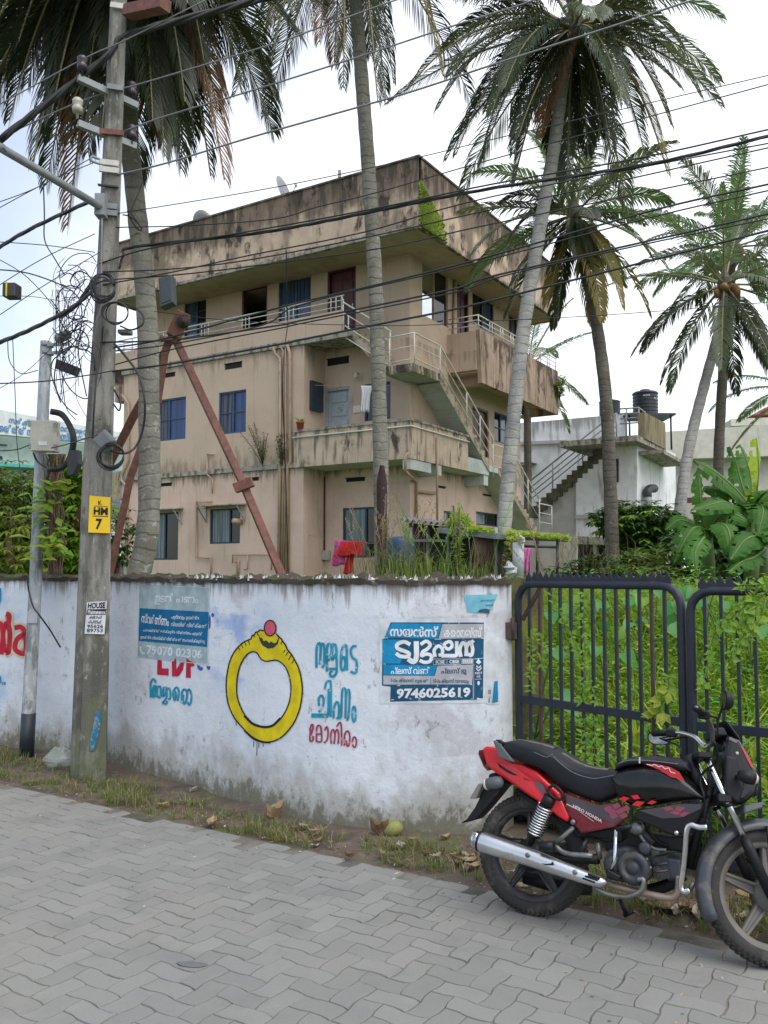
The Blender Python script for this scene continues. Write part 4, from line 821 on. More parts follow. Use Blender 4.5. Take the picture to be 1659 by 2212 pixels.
def glass(name, c, rough=.06, spec=.6):
    t = NT(name); p = t.pos(); t.set(t.b.inputs['Base Color'], t.mix(t.ramp(t.noise(p, 1, 4, .6, (14, 14, .5)), .35, .65), c4(c, .45), c4(c, 1.6))); t.b.inputs['Roughness'].default_value = rough; t.b.inputs['Specular IOR Level'].default_value = spec  # upright light and dark stripes paint curtain fold shading into the colour
    return t.mat
G = dict(blue=glass('blue_glass', (.006, .035, .14), .15), net=glass('grey_net_shutter', (.075, .085, .115), .7, .2), teal=glass('teal_curtain_glass', (.085, .135, .15), .2), black=glass('dark_glass', (.008, .009, .012), .05), sky=glass('bluish_glass', (.03, .06, .11), .1), mirror=pbr('mirror_glass', (.62, .66, .7), .03, 1, .05, 3))
m_frame = pbr('dark_window_frame', (.02, .03, .05), .45, 0, .15)
m_bframe = pbr('blue_window_frame', (.03, .07, .15), .45, 0, .15)
m_maroon = pbr('maroon_door', (.075, .018, .022), .45, 0, .25, 5)
m_gdoor = pbr('pale_blue_door', (.36, .42, .44), .5, 0, .1, 5, dirt=((.22, .25, .25), 6, .56, .7))
m_void = pbr('painted_interior_shade', (.012, .01, .009), .9)
m_pipe = pbr('beige_pipe', (.4, .29, .2), .5, 0, .15, 3, dirt=((.2, .14, .1), 6, .55, .7))
m_pipew = pbr('white_pipe', (.6, .58, .52), .45, 0, .1, 4, dirt=((.25, .2, .15), 8, .6, .72))

bld = thing('apartment_building', 'beige three storey apartment building with black stained roof parapet and outside stairs', 'building', tuple(bw(0, 0, GZ)))
uF0 = onV((655, 1100), -BW)[0]; uF1 = onV((269, 800), -BW)[0]; uS1 = onV((334, 640), 0)[0]; vR = onU((1123, 880), 0)[0]
def rect(fn, conv, x0, y0, x1, y1):                # top-left, bottom-right pixels -> (a0,a1,z0,z1)
    p0, p1 = conv(x0, y0), conv(x1, y1)
    if fn is Fp: a, b = onV(p0, -BW), onV(p1, -BW)
    elif fn is Sp: a, b = onV(p0, 0), onV(p1, 0)
    else: a, b = onU(p0, 0), onU(p1, 0)
    return (min(a[0], b[0]), max(a[0], b[0]), min(a[1], b[1]), max(a[1], b[1]))
LEFT_FIRST = {}
wF = dict(a=rect(Fp, z_b4, 316, 832, 472, 1043), b=rect(Fp, z_b4, 657, 791, 806, 1006), c=rect(Fp, z_b4, 262, 1457, 430, 1713), d=rect(Fp, z_b4, 608, 1434, 773, 1622))
wS = dict(a=rect(Sp, z_b4, 468, 284, 585, 470), b=rect(Sp, z_b4, 988, 173, 1165, 392), c=rect(Sp, z_b4, 1463, 744, 1606, 932), d=rect(Sp, z_b4, 1342, 1428, 1535, 1700))
q = rect(Sp, z_b4, 785, 216, 924, 420); dS1 = (q[0], q[1], Z2F, q[3]); q = rect(Sp, z_b4, 1258, 120, 1414, 470); dS2 = (q[0], q[1], Z2F - .02, q[3]); q = rect(Sp, z_b4, 1243, 772, 1383, 975); dS3 = (q[0], q[1], Z1 + .12, q[3])
wR = dict(a=rect(Rp, z_b5, 737, 662, 894, 1074), b=rect(Rp, z_b5, 1040, 850, 1170, 1118), c=rect(Rp, z_b5, 1258, 982, 1312, 1150), d=rect(Rp, z_b6, 990, 300, 1110, 585), e=rect(Rp, z_b6, 570, 1125, 690, 1245), f=rect(Rp, z_b6, 838, 1130, 1025, 1262))
q = rect(Rp, z_b5, 946, 802, 1018, 1000); dR1 = (q[0], q[1], Z2F, q[3]); q = rect(Rp, z_b6, 808, 252, 945, 690); dR2 = (q[0], q[1], Z1 + .1, q[3])
b = MB(); holes_wall(b, Fp, uF0, uF1, GZ - .4, Z2, list(wF.values())); holes_wall(b, Sp, 0, uS1, Z2, ZR + .1, [wS['a'], wS['b'], dS1, dS2]); holes_wall(b, Sp, 0, uF0, GZ - .4, Z2, [wS['c'], wS['d'], dS3]); holes_wall(b, Rp, 0, vR, GZ - .4, ZR + .1, list(wR.values()) + [dR1, dR2])
b.quad(bw(uF0, -BW, GZ - .4), bw(uF0, 0, GZ - .4), bw(uF0, 0, Z2), bw(uF0, -BW, Z2))
b.quad(bw(uF0, -BW, Z2), bw(uF1, -BW, Z2), bw(uF1, 0, Z2), bw(uF0, 0, Z2))
b.quad(bw(uF1, -BW, GZ - .4), bw(uF1, vR, GZ - .4), bw(uF1, vR, Z2), bw(uF1, -BW, Z2)); b.quad(bw(uS1, 0, Z2), bw(uS1, vR, Z2), bw(uS1, vR, ZR), bw(uS1, 0, ZR))
b.quad(bw(0, vR, GZ - .4), bw(uF1, vR, GZ - .4), bw(uF1, vR, ZR), bw(0, vR, ZR))
walls = b.build('wall', m_beige, bld)
# near-black floor plates and backing sheet: room shade put into their colour
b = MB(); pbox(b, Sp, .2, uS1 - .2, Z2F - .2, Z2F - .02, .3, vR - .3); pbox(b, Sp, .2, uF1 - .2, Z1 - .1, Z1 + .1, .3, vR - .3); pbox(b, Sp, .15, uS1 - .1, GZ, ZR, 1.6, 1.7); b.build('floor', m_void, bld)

def window(fn, r, ml=.5, left='net', right='blue', frame=None, bars=0, fr=.045):
    a0, a1, z0, z1 = r; frame = frame or m_frame; b = MB(); D0, D1 = .03, .10
    pbox(b, fn, a0, a1, z0, z0 + fr, D0, D1); pbox(b, fn, a0, a1, z1 - fr, z1, D0, D1); pbox(b, fn, a0, a0 + fr, z0 + fr, z1 - fr, D0, D1); pbox(b, fn, a1 - fr, a1, z0 + fr, z1 - fr, D0, D1)
    am = a0 + (a1 - a0) * ml; pbox(b, fn, am - fr * .6, am + fr * .6, z0 + fr, z1 - fr, D0 + .01, D1 - .01)
    for k in range(bars): zz = z0 + (z1 - z0) * (k + 1) / (bars + 1); pbox(b, fn, a0 + fr, a1 - fr, zz - .012, zz + .012, D0 + .015, D1 - .03)
    w_ = b.build('window', frame, bld)
    for (x0, x1, key, dd) in ((a0 + fr, am - fr * .6, left, .075), (am + fr * .6, a1 - fr, right, .065)):
        b = MB(); b.quad(fn(x0, z0 + fr, dd), fn(x1, z0 + fr, dd), fn(x1, z1 - fr, dd), fn(x0, z1 - fr, dd)); b.build('pane', G[key], w_)
    return w_
# on F and S, larger u is further left in the photo, so the second pane is the left one
window(Fp, wF['a'], .6, 'blue', 'net', m_bframe, 1); window(Fp, wF['b'], .5, 'blue', 'net', m_bframe, 1); window(Fp, wF['c'], .45, 'black', 'teal'); window(Fp, wF['d'], .36, 'black', 'teal')
window(Sp, wS['a'], .45, 'black', 'sky', m_frame, 2); window(Sp, wS['b'], .48, 'sky', 'sky', m_bframe); window(Sp, wS['c'], .3, 'blue', 'black'); window(Sp, wS['d'], .35, 'black', 'teal')
window(Rp, wR['a'], .5, 'mirror', 'black', m_pipe, 0, .03); window(Rp, wR['b'], .5, 'black', 'sky'); window(Rp, wR['c'], .5, 'net', 'net', m_maroon); window(Rp, wR['d'], .5, 'black', 'sky', m_frame, 1); window(Rp, wR['e'], .5, 'teal', 'black'); window(Rp, wR['f'], .5, 'teal', 'black')
def door(fn, r, mat, open_=False, panels=True, dd=.1):
    a0, a1, z0, z1 = r; b = MB(); fr = .06
    pbox(b, fn, a0, a0 + fr, z0, z1, .02, .14); pbox(b, fn, a1 - fr, a1, z0, z1, .02, .14); pbox(b, fn, a0 + fr, a1 - fr, z1 - fr, z1, .02, .14)
    d_ = b.build('door', mat if not open_ else m_maroon, bld); b = MB()
    if open_:
        pbox(b, fn, a0 + fr, a0 + fr + .05, z0, z1 - fr, .14, .9); b.build('leaf', m_maroon, d_)
    else:
        pbox(b, fn, a0 + fr, a1 - fr, z0, z1 - fr, dd, dd + .04)
        aw = a1 - a0 - 2 * fr
        if panels == 'slats':
            for k in range(5): h = (z1 - fr - z0) / 5; pbox(b, fn, a0 + fr + .1, a1 - fr - .1, z0 + h * k + .06, z0 + h * (k + 1) - .05, dd - .018, dd)
        else:
            for (x0, x1, y0, y1) in ((.1, .46, .08, .45), (.54, .9, .08, .45), (.1, .46, .52, .82), (.54, .9, .52, .82), (.14, .86, .86, .96)): pbox(b, fn, a0 + fr + aw * x0, a0 + fr + aw * x1, z0 + (z1 - z0) * y0, z0 + (z1 - z0) * y1, dd - .02, dd)
        lf = b.build('leaf', mat, d_, bev=.008)
    if not open_ and panels != 'slats':
        b = MB(); pbox(b, fn, a0 + fr + .06, a0 + fr + .09, z0 + .95, z0 + 1.1, dd - .06, dd - .03); b.build('handle', M['white_metal'], d_)
    return d_
door(Sp, dS1, m_maroon, True); door(Sp, dS2, m_maroon); door(Sp, dS3, m_gdoor, False, 'slats'); door(Rp, dR1, m_maroon); door(Rp, dR2, pbr('brown_door', (.13, .075, .05), .5, 0, .2), False)
def vent(fn, conv, x0, y0, x1, y1):
    r = rect(fn, conv, x0, y0, x1, y1); b = MB(); h = r[3] - r[2]
    pbox(b, fn, r[0], r[1], r[2], r[3], -.004, .0); pbox(b, fn, r[0] - .02, r[1] + .02, r[3], r[3] + .02, -.03, 0); b.build('air_vent', m_void, bld)  # flat near-black plate, its colour stands for shade in the vent opening
for a in ((Fp, z_b4, 693, 634, 785, 648), (Fp, z_b4, 355, 688, 415, 698), (Fp, z_b4, 313, 1296, 397, 1304), (Fp, z_b4, 795, 1265, 878, 1275), (Sp, z_b4, 1258, 608, 1377, 625), (Sp, z_b4, 1362, 1265, 1465, 1277), (Rp, z_b6, 830, 62, 905, 98), (Rp, z_b6, 522, 922, 582, 945), (Rp, z_b6, 895, 990, 960, 1010)): vent(*a)

# slabs, bands
b = MB(); pbox(b, Fp, uF0 - .0, uF1 + .06, Z1 - .13, Z1, -.07, -.002); b.build('floor_band', m_cement, bld)
uW = onV(z_b4(1340, 400), -BW)[0]; uWl = onV((243, 750), -BW)[0]
b = MB(); pbox(b, Fp, uW - .35, uF1 + .05, Z2 - .04, Z2 + .12, -.07, BW - .003); b.build('walkway_slab', m_cement, bld)
ZP = onV(z_b4(1200, 358), -BW)[1]
b = MB(); pbox(b, Fp, uW, uWl, Z2 + .12, ZP, -.02, .10); b.build('walkway_parapet', m_beige, bld)
z0 = onV((262, 1078), -BW)[1]; z1_ = onV((262, 1018), -BW)[1]
for q in ((.002, uF1 + .45, z0, z1_), (.003, uF1 + .42, onV((255, 868), -BW)[1], onV((255, 800), -BW)[1]), (.004, uWl, Z2 - .3, Z2 + .1)): b = MB(); pbox(b, Fp, uF1 + q[0], q[1], q[2], q[3], .0, 3); b.build('side_balcony', m_parapet2, bld)
# roof
AR = 1.5; uc, zb_ = onV((905, 490), -AR); bR = -uc; uL = onV((232, 530), -AR)[0]; vE = onU((1207, 640), -bR)[0]
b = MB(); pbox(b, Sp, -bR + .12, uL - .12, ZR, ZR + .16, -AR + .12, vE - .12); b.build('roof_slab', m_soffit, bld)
rp = MB(); t_ = .12
def run(b, p0, p1, z0, z1, th, n_in):              # parapet run cut in short lengths so that its stains and edge vary
    k = 24
    for i in range(k):
        a = p0 + (p1 - p0) * (i / k); c = p0 + (p1 - p0) * ((i + 1) / k); up = Vector((0, 0, z1 - z0)); a = Vector((a.x, a.y, z0)); c = Vector((c.x, c.y, z0))
        b.quad(a, c, c + up, a + up); b.quad(a + n_in * th, a + n_in * th + up, c + n_in * th + up, c + n_in * th); b.quad(a + up, c + up, c + n_in * th + up, a + n_in * th + up); b.quad(a, a + n_in * th, c + n_in * th, c)
run(rp, bw(-bR, -AR, 0), bw(uL, -AR, 0), ZR - .02, ZT, t_, EV); run(rp, bw(-bR, -AR + t_, 0), bw(-bR, vE, 0), ZR - .02, ZT, t_, EU)
pbox(rp, Sp, -bR + t_, uL, ZR - .02, ZT, vE - t_, vE); pbox(rp, Sp, uL - t_, uL, ZR - .02, ZT, -AR + t_, vE - t_); pbox(rp, Rp, vE - .001, vE, ZR - .02, ZT, -bR, -bR + t_)
rp.build('roof_parapet', m_parapet, bld)
b = MB(); pbox(b, Sp, -bR - .03, uL, ZT, ZT + .05, -AR - .03, -AR + t_ + .02); pbox(b, Rp, -AR + t_ + .021, vE, ZT, ZT + .05, -bR - .03, -bR + t_ + .02); b.build('parapet_coping', m_parapet, bld)
b = MB(); pbox(b, Sp, -bR - .012, uL, ZR - .05, ZR + .03, -AR - .012, -AR + .1); b.build('drip_edge', m_cement, bld)
# first-floor balcony round the corner
A1 = 1.07; u1, _ = onV((887, 950), -A1); zt1 = onV((887, 908), -A1)[1]; zb1 = onV((887, 990), -A1)[1]; uB0 = onV((636, 950), -A1)[0]; vB1 = onU(z_b6(772, 540), u1)[0]; vB2 = onU(z_b6(945, 800), u1)[0]
b = MB(); pbox(b, Sp, u1, uB0, zb1, zt1, -A1, -A1 + .11); pbox(b, Rp, -A1 + .11, vB1, zb1, zt1, u1, u1 + .11); pbox(b, Sp, uB0 - .1, uB0, zb1, zt1, -A1 + .11, -BW); b.build('balcony_parapet', m_grimy, bld)
b = MB(); pbox(b, Sp, u1 - .03, uB0 + .02, zt1, zt1 + .06, -A1 - .03, -A1 + .13); pbox(b, Rp, -A1 + .13, vB1, zt1, zt1 + .06, u1 - .03, u1 + .13); b.build('balcony_coping', m_cement, bld)
b = MB(); pbox(b, Sp, u1 + .11, uF0 - .002, zb1 - .01, zb1 + .14, -A1 + .11, -.002); pbox(b, Rp, 0.002, vB2, zb1 - .012, zb1 + .13, u1 + .11, -.002); pbox(b, Rp, vB1, vB2, zb1, zt1 - .55, u1, u1 + .1); b.build('balcony_slab', m_palesof, bld)
for q in ((Sp, u1 + .02, u1 + .24, zb1 - .26, zb1 - .012, -A1 + .02, 0), (Rp, .3, .55, zb1 - .28, zb1 - .014, u1 + .02, 0), (Rp, vB2 - .3, vB2 - .02, zb1 - .3, zb1 - .016, u1 + .02, 0)): b = MB(); pbox(b, *q); b.build('balcony_beam', m_palesof, bld)
zpp = zt1 - .14; b = MB(); b.tube([bw(uB0 + .05, -A1 - .03, zpp), bw(u1 - .03, -A1 - .03, zpp), bw(u1 - .03, vB1, zpp)], .022, 8); b.build('pipe', m_pipew, bld)
# ---- outside stair
vL0 = -1.0; uLd, zLd = onV(z_b5(682, 1292), vL0); uLl = onV(z_b5(520, 1300), vL0)[0]; vL1, _ = onU(z_b5(842, 1372), uLd); LT = .16
b = MB(); pbox(b, Sp, uLd, uLl, zLd - LT, zLd, vL0, -.003); pbox(b, Rp, -.003, vL1, zLd - LT, zLd, uLd, -.003); b.build('stair_landing', m_palesof, bld)
b = MB(); pbox(b, Sp, uLd - .015, uLl, zLd - LT - .02, zLd + .03, vL0 - .015, vL0); pbox(b, Rp, vL0, vL1, zLd - LT - .02, zLd + .03, uLd - .015, uLd); b.build('landing_edge', m_grimy, bld)
def flight(p0, p1, fn, w0, w1, n, name='stair_flight'):  # along-coordinate and z from p0 down to p1
    b = MB(); da = (p1[0] - p0[0]) / n; dz = (p1[1] - p0[1]) / n
    for i in range(n):
        a0, a1 = p0[0] + da * i, p0[0] + da * (i + 1); z = p0[1] + dz * (i + 1)
        b.hexa([fn(a0, z - .02 + dz * .0, w0), fn(a1, z - .02, w0), fn(a1, z - .02, w1), fn(a0, z - .02, w1), fn(a0, z - dz * .98, w0), fn(a1 + da * .06, z - dz * .98, w0), fn(a1 + da * .06, z - dz * .98, w1), fn(a0, z - dz * .98, w1)], 0)
        b.quad(fn(a0, z - dz, w0 - .002), fn(a1, z, w0 - .002), fn(a1, z - .2, w0 - .002), fn(a0, z - dz - .2, w0 - .002), 0)
    p, q = p0, p1; t = -.2
    b.hexa([fn(p[0], p[1] + t, w0), fn(q[0], q[1] + t, w0), fn(q[0], q[1] + t, w1), fn(p[0], p[1] + t, w1), fn(p[0], p[1] - .0, w0), fn(q[0], q[1] - .0, w0), fn(q[0], q[1] - .0, w1), fn(p[0], p[1] - .0, w1)], 1)
    return b.build(name, [m_step, m_palesof], bld)
flight((uW - .3, Z2 + .1), (uLl, zLd), Sp, -BW, -.004, 9)
e2 = onU(z_b6(948, 742), uLd); flight((vL1, zLd), e2, Rp, uLd, -.004, 11)
s3 = onU(z_b6(985, 800), uLd); e3 = onU(z_b6(1342, 1290), uLd); flight((s3[0] + .3, e2[1]), e3, Rp, uLd, -.004, 14)
b = MB(); pbox(b, Rp, e2[0], s3[0] + .3, e2[1] - .2, e2[1] - .02, uLd, -.004); b.build('stair_landing', m_palesof, bld)
def rail_run(pts, hs, r=.022, post_h=0, name='handrail', mat=None):  # pts already 3D on the top line; hs = offsets of lower rails
    mat = mat or M['white_metal']; b = MB(); b.tube(pts, r, 8)
    for h in hs: b.tube([p - Vector((0, 0, h)) for p in pts], r * .7, 6)
    return b.build(name, mat, bld)
def hitU(conv, x, y, u=None): a, z = onU(conv(x, y), uLd if u is None else u); return bw(uLd if u is None else u, a, z)
def hitV(conv, x, y, v): a, z = onV(conv(x, y), v); return bw(a, v, z)
top = [hitV(z_b5, 540, 1132, vL0), hitV(z_b5, 690, 1103, vL0), hitU(z_b5, 845, 1182), hitU(z_b5, 1005, 1460), hitU(z_b6, 975, 522), hitU(z_b6, 977, 575), hitU(z_b6, 1062, 600), hitU(z_b6, 1150, 650), hitU(z_b6, 1268, 865), hitU(z_b6, 1362, 1028)]
rail_run(top, (.32, .64))
for p, h in [(top[0], .9), (top[1], .9), (top[2], .95), (top[3], .95), (top[5], .95), (top[8], .95), (top[9], 1.25), ((top[3] + top[4]) / 2, .95)]:
    b = MB(); b.tube([p, p - Vector((0, 0, h))], .02, 6); b.build('rail_post', M['white_metal'], bld)
a_, b_ = hitU(z_b6, 1362, 1065), hitU(z_b6, 1465, 1088); rail_run([a_, b_], (.3, .6))
b = MB(); b.tube([b_, b_ - Vector((0, 0, .95))], .02, 6); b.build('rail_post', M['white_metal'], bld)
# flight one rails and walkway rails
top1 = [hitV(z_b4, 1335, 252, -BW), hitV(z_b4, 1348, 290, -BW), hitV(z_b4, 1612, 452, -BW)]; rail_run(top1, (.28, .6, .9))
for (x, y0, y1) in ((1345, 285, 480), (1374, 362, 470), (1605, 445, 610)):
    b = MB(); b.tube([hitV(z_b4, x, y0, -BW), hitV(z_b4, x, y1, -BW)], .02, 6); b.build('rail_post', M['white_metal'], bld)
zr0 = onV(z_b4(1240, 269), -BW)[1]; zr1 = onV(z_b4(1240, 318), -BW)[1]
rail_run([Fp(uW - .02, zr0, .04), Fp(uWl, zr0, .04)], ())
rail_run([Fp(uW - .02, zr0 - .12, .04), Fp(uWl, zr0 - .12, .04)], (.16,), .016)
for x in (1330, 1300, 1272, 1064, 1040, 1022, 820, 800, 782, 595, 575, 557, 395, 370, 346, 130, 175):
    a = onV(z_b4(x, 400), -BW)[0]; b = MB(); b.tube([Fp(a, zr0, .04), Fp(a, ZP - .02, .04)], .016, 6); b.build('rail_post', M['white_metal'], bld)
# right-hand balcony
ub = -1.0; v0b, ztb = onU((1036, 711), ub); vEb = onU((1205, 798), ub)[0]; zbb = onU((1040, 826), ub)[1]
b = MB(); b.hexa([bw(ub, v0b + .12, zbb), bw(ub, vEb, zbb), bw(ub + .12, vEb, zbb), bw(ub + .12, v0b + .12, zbb), bw(ub, v0b, ztb), bw(ub, vEb, ztb), bw(ub + .12, vEb, ztb), bw(ub + .12, v0b, ztb)]); pbox(b, Rp, vEb - .1, vEb, zbb, ztb, ub + .12, -.003); b.build('balcony_parapet', m_parapet2, bld)
b = MB(); pbox(b, Rp, v0b, v0b + .1, zbb + .36, ztb - .02, ub + .12, -.003); b.build('balcony_end', m_beige, bld)
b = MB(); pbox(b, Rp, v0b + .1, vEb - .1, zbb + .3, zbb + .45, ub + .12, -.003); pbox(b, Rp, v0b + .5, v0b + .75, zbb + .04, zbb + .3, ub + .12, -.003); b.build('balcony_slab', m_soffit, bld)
zz = ztb + .42; pts = [Rp(v0b + .03, zz, -.03), Rp(v0b + .03, zz, ub + .05), Rp(vEb - .05, zz, ub + .05)]; rail_run(pts, (.14, .28), .018)
for k in range(0, 9):
    v = v0b + .03 + (vEb - v0b - .1) * k / 8
    for dv in ((0, .16) if k not in (0, 8) else (0,)):
        b = MB(); b.tube([Rp(v + dv, zz, ub + .05), Rp(v + dv, ztb - .02, ub + .05)], .015, 6); b.build('rail_post', M['white_metal'], bld)
# pipes
def pipe(pts, r, mat=None):
    b = MB(); b.tube(pts, r, 8); return b.build('drain_pipe', mat or m_pipe, bld)
fz = lambda x, y, d=-.06: hitV(z_b4, x, y, -BW) - EV * (-d)
pipe([fz(965, 535), fz(975, 575), fz(1003, 600), fz(1003, 1170), fz(995, 1800)], .045); pipe([fz(1045, 530), fz(1058, 575), fz(1062, 1175), fz(1045, 1200), fz(1045, 1800)], .045)
pipe([fz(990, 510), fz(1020, 560), fz(1022, 1190), fz(1012, 1800)], .026); pipe([fz(1015, 500), fz(1033, 550), fz(1035, 1190), fz(1025, 1800)], .024)
pipe([fz(130, 800), fz(165, 850), fz(165, 1160), fz(128, 1240), fz(128, 1275), fz(160, 1310), fz(150, 1790)], .045); pipe([fz(600, 1130), fz(600, 1240), fz(630, 1272), fz(630, 1345)], .024); pipe([fz(602, 1130), fz(635, 1132)], .03)
pipe([fz(625, 1392), fz(542, 1392), fz(542, 1700), fz(622, 1702), fz(622, 1800)], .028); pipe([fz(742, 1730), fz(742, 1685), fz(960, 1685), fz(955, 1770)], .02); pipe([fz(825, 1688), fz(822, 1765), fz(805, 1768)], .02); pipe([fz(770, 1800), fz(770, 1715), fz(762, 1730)], .035); pipe([fz(545, 1428), fz(605, 1428)], .012)
b = MB(); q = fz(780, 1503, -.0); b.tube([q, q - EV * .35 - EU * .05], .08, 12); b.build('exhaust_stub', m_pipe, bld)
sz = lambda x, y, d=-.04: hitV(z_b4, x, y, 0) - EV * (-d)
pipe([sz(1247, 1255), sz(1245, 1700)], .018, m_maroon); pipe([sz(1222, 1625), sz(1225, 1800)], .03, m_pipew)
rz = lambda conv, x, y, d=.05: hitU(conv, x, y, 0) - EU * d
pipe([rz(z_b5, 925, 740), rz(z_b5, 915, 1240), rz(z_b5, 912, 1340)], .04); pipe([rz(z_b5, 1190, 800), rz(z_b5, 1190, 960)], .035)
pipe([hitU(z_b6, 262, 650, u1) - EU * .05, hitU(z_b6, 235, 665, u1) - EU * .06, hitU(z_b6, 232, 800, u1) - EU * .06, hitU(z_b6, 345, 880, -.06), hitU(z_b6, 345, 1210, -.06)], .04, m_pipe); pipe([hitU(z_b6, 350, 968, -.06), hitU(z_b6, 500, 980, -.06)], .04); pipe([hitU(z_b6, 505, 520, u1) - EU * .03, hitU(z_b6, 507, 820, u1) - EU * .03, hitU(z_b6, 507, 1220, u1) - EU * .03], .03); pipe([rz(z_b6, 1215, 190), rz(z_b6, 1215, 330)], .04, m_maroon)
# window awnings on the ground floor, meters, lamps
for (x0, x1, y, key) in ((272, 462, 1445, 'c'), (583, 812, 1425, 'd')):
    r = wF[key]; a0, a1 = onV(z_b4(x1, y), -BW)[0], onV(z_b4(x0, y), -BW)[0]; zz = r[3] + .05
    b = MB(); b.hexa([Fp(a0, zz, -.42), Fp(a1, zz, -.42), Fp(a1, zz + .03, 0), Fp(a0, zz + .03, 0), Fp(a0, zz + .03, -.42), Fp(a1, zz + .03, -.42), Fp(a1, zz + .07, 0), Fp(a0, zz + .07, 0)]); aw = b.build('window_awning', m_cement, bld)
    for a in (a0 + .05, a1 - .05): b = MB(); b.bar(Fp(a, zz, -.38), Fp(a, zz - .42, -.01), .03, .03); b.bar(Fp(a, zz, -.012), Fp(a, zz - .42, -.012), .03, .02); b.build('bracket', M['grey_metal'], aw)
for (x, y, w_, h_) in ((1195, 1530, .2, .3), (1156, 1645, .22, .3), (1195, 1695, .2, .2), (1252, 1688, .3, .26)):
    p = sz(x, y, 0); a = (p - BO).dot(EU); b = MB(); pbox(b, Sp, a - w_ / 2, a + w_ / 2, p.z - h_ / 2, p.z + h_ / 2, -.12, -.002); b.build('meter_box', pbr('meter_grey', (.42, .4, .36), .5), bld, bev=.015, seg=2)
p = sz(1422, 882, 0); a = (p - BO).dot(EU); b = MB(); pbox(b, Sp, a - .12, a + .12, p.z - .1, p.z + .1, -.03, -.002); b.build('switch_box', M['white_metal'], bld, bev=.01)
for q, n in ((sz(1432, 705, -.15), EV), (sz(980, 100, -.15), EV), (hitU(z_b5, 1535, 858, -bR) - EU * .1, EU)):
    b = MB(); b.lathe([(.02, .12), (.03, .08), (.055, .03), (.06, -.01), (.04, -.05), (.0, -.06)], 10, Matrix.Translation(q)); b.tube([q + Vector((0, 0, .1)), q + n * .14 + Vector((0, 0, .1))], .02, 6); b.build('wall_lamp', M['white_metal'], bld)
p = onU(z_b4(1190, 800), uF0); b = MB(); b.hexa([bw(uF0 - .02, -.72, 6.2), bw(uF0 - .02, -.2, 6.2), bw(uF0 - .1, -.2, 6.2), bw(uF0 - .1, -.72, 6.2), bw(uF0 - .02, -.72, 7.0), bw(uF0 - .02, -.2, 7.0), bw(uF0 - .1, -.2, 7.0), bw(uF0 - .1, -.72, 7.0)]); b.build('meter_board', m_frame, bld)
# bright moss running down the roof corner
m_moss = leafmat('moss', (.13, .22, .012), (.28, .36, .03), .1, .9, (.07, .13, .01))
mo = random.Random(4); b = MB()
for i in range(1900):
    t = abs(mo.gauss(0, .5)); zz = ZR + .02 + mo.random() ** 1.2 * 1.12 * max(.3, 1 - t * .5); v = -AR + t
    if t > 1.4: continue
    p = bw(-bR - .012, v, zz); s = mo.uniform(.02, .06); b.lathe([(s, 0), (s * .6, .03)], 5, Matrix.Translation(p) @ EU.to_track_quat('-Z', 'Y').to_matrix().to_4x4(), caps=True)
b.build('moss', m_moss, bld)

# things that stand on or hang from the building
def dish(label, c, r, tilt, az):
    root = thing('satellite_dish', label, 'satellite dish', tuple(c)); m = Matrix.Translation(c) @ Matrix.Rotation(R(az), 4, 'Z') @ Matrix.Rotation(R(tilt), 4, 'X')
    b = MB(); b.lathe([(.02, -.09), (r * .35, -.07), (r * .7, -.035), (r, 0), (r * .98, .012), (r * .6, -.03), (.02, -.075)], 20, m, caps=False); b.build('reflector', M['galv'], root)
    b = MB(); b.tube([m @ Vector((0, -r, 0)), m @ Vector((0, 0, r * .9))], .012, 6); b.build('feed_arm', M['galv'], root)
    b = MB(); p = m @ Vector((0, 0, r * .9)); b.lathe([(.03, -.05), (.045, 0), (.04, .06)], 8, Matrix.Translation(p)); b.build('feed_horn', M['white_metal'], root)
    b = MB(); b.tube([Vector(c) + Vector((0, 0, 0)), Vector((c[0], c[1], ZR + .16))], .03, 6); b.build('mast', M['galv'], root)
_p = hitV(z_top, 1225, 1318, -AR + .5); dish('small satellite dish left of the other, peeking over the roof parapet', tuple(_p - Vector((0, 0, .12))), .36, 60, 150)
_p = hitV(z_mid, 205, 1150, -AR + .5); dish('grey satellite dish seen edge-on above the roof parapet', tuple(_p), .42, 75, 70)
for (cv, x, y0, y1) in ((z_mid, 540, 1050, 1110),):
    p = hitV(cv, x, y0, -AR + .3); b = MB(); b.tube([p, Vector((p.x, p.y, ZR + .1))], .03, 6); b.box(p, (.08, .08, .2)); tag(b.build('antenna_mast', M['galv'], base=(p.x, p.y, ZR + .1)), 'short antenna mast standing on the roof beside the middle palm trunk', 'antenna')
def water_tank(label, c, r, h, mat, ribs=6, group=None):
    root = thing('water_tank', label, 'water tank', tuple(c), group); prof = [(r * .97, 0)]
    for i in range(ribs): z = h * .8 * i / ribs; prof += [(r, z + .01), (r, z + h * .07), (r * .965, z + h * .08), (r * .965, z + h * .8 / ribs - .01)]
    prof += [(r, h * .8), (r * 1.03, h * .82), (r * 1.03, h * .86), (r * .9, h * .91), (r * .45, h * .95), (r * .4, h * .95)]
    b = MB(); b.lathe(prof, 28, Matrix.Translation(Vector(c)), sm=False); b.build('body', mat, root)
    b = MB(); b.lathe([(r * .4, h * .95), (r * .4, h * 1.0), (r * .1, h * 1.03), (r * .08, h * 1.03)], 20, Matrix.Translation(Vector(c))); b.build('lid', mat, root); return root
m_tank = pbr('black_tank_plastic', (.022, .026, .034), .4, 0, .15, 3)
p = onU(z_b5(1070, 300), 0.2); water_tank('black water tank half hidden behind the right roof parapet', tuple(bw(.6, p[0], ZR + .18)), .62, 2.3, m_tank)
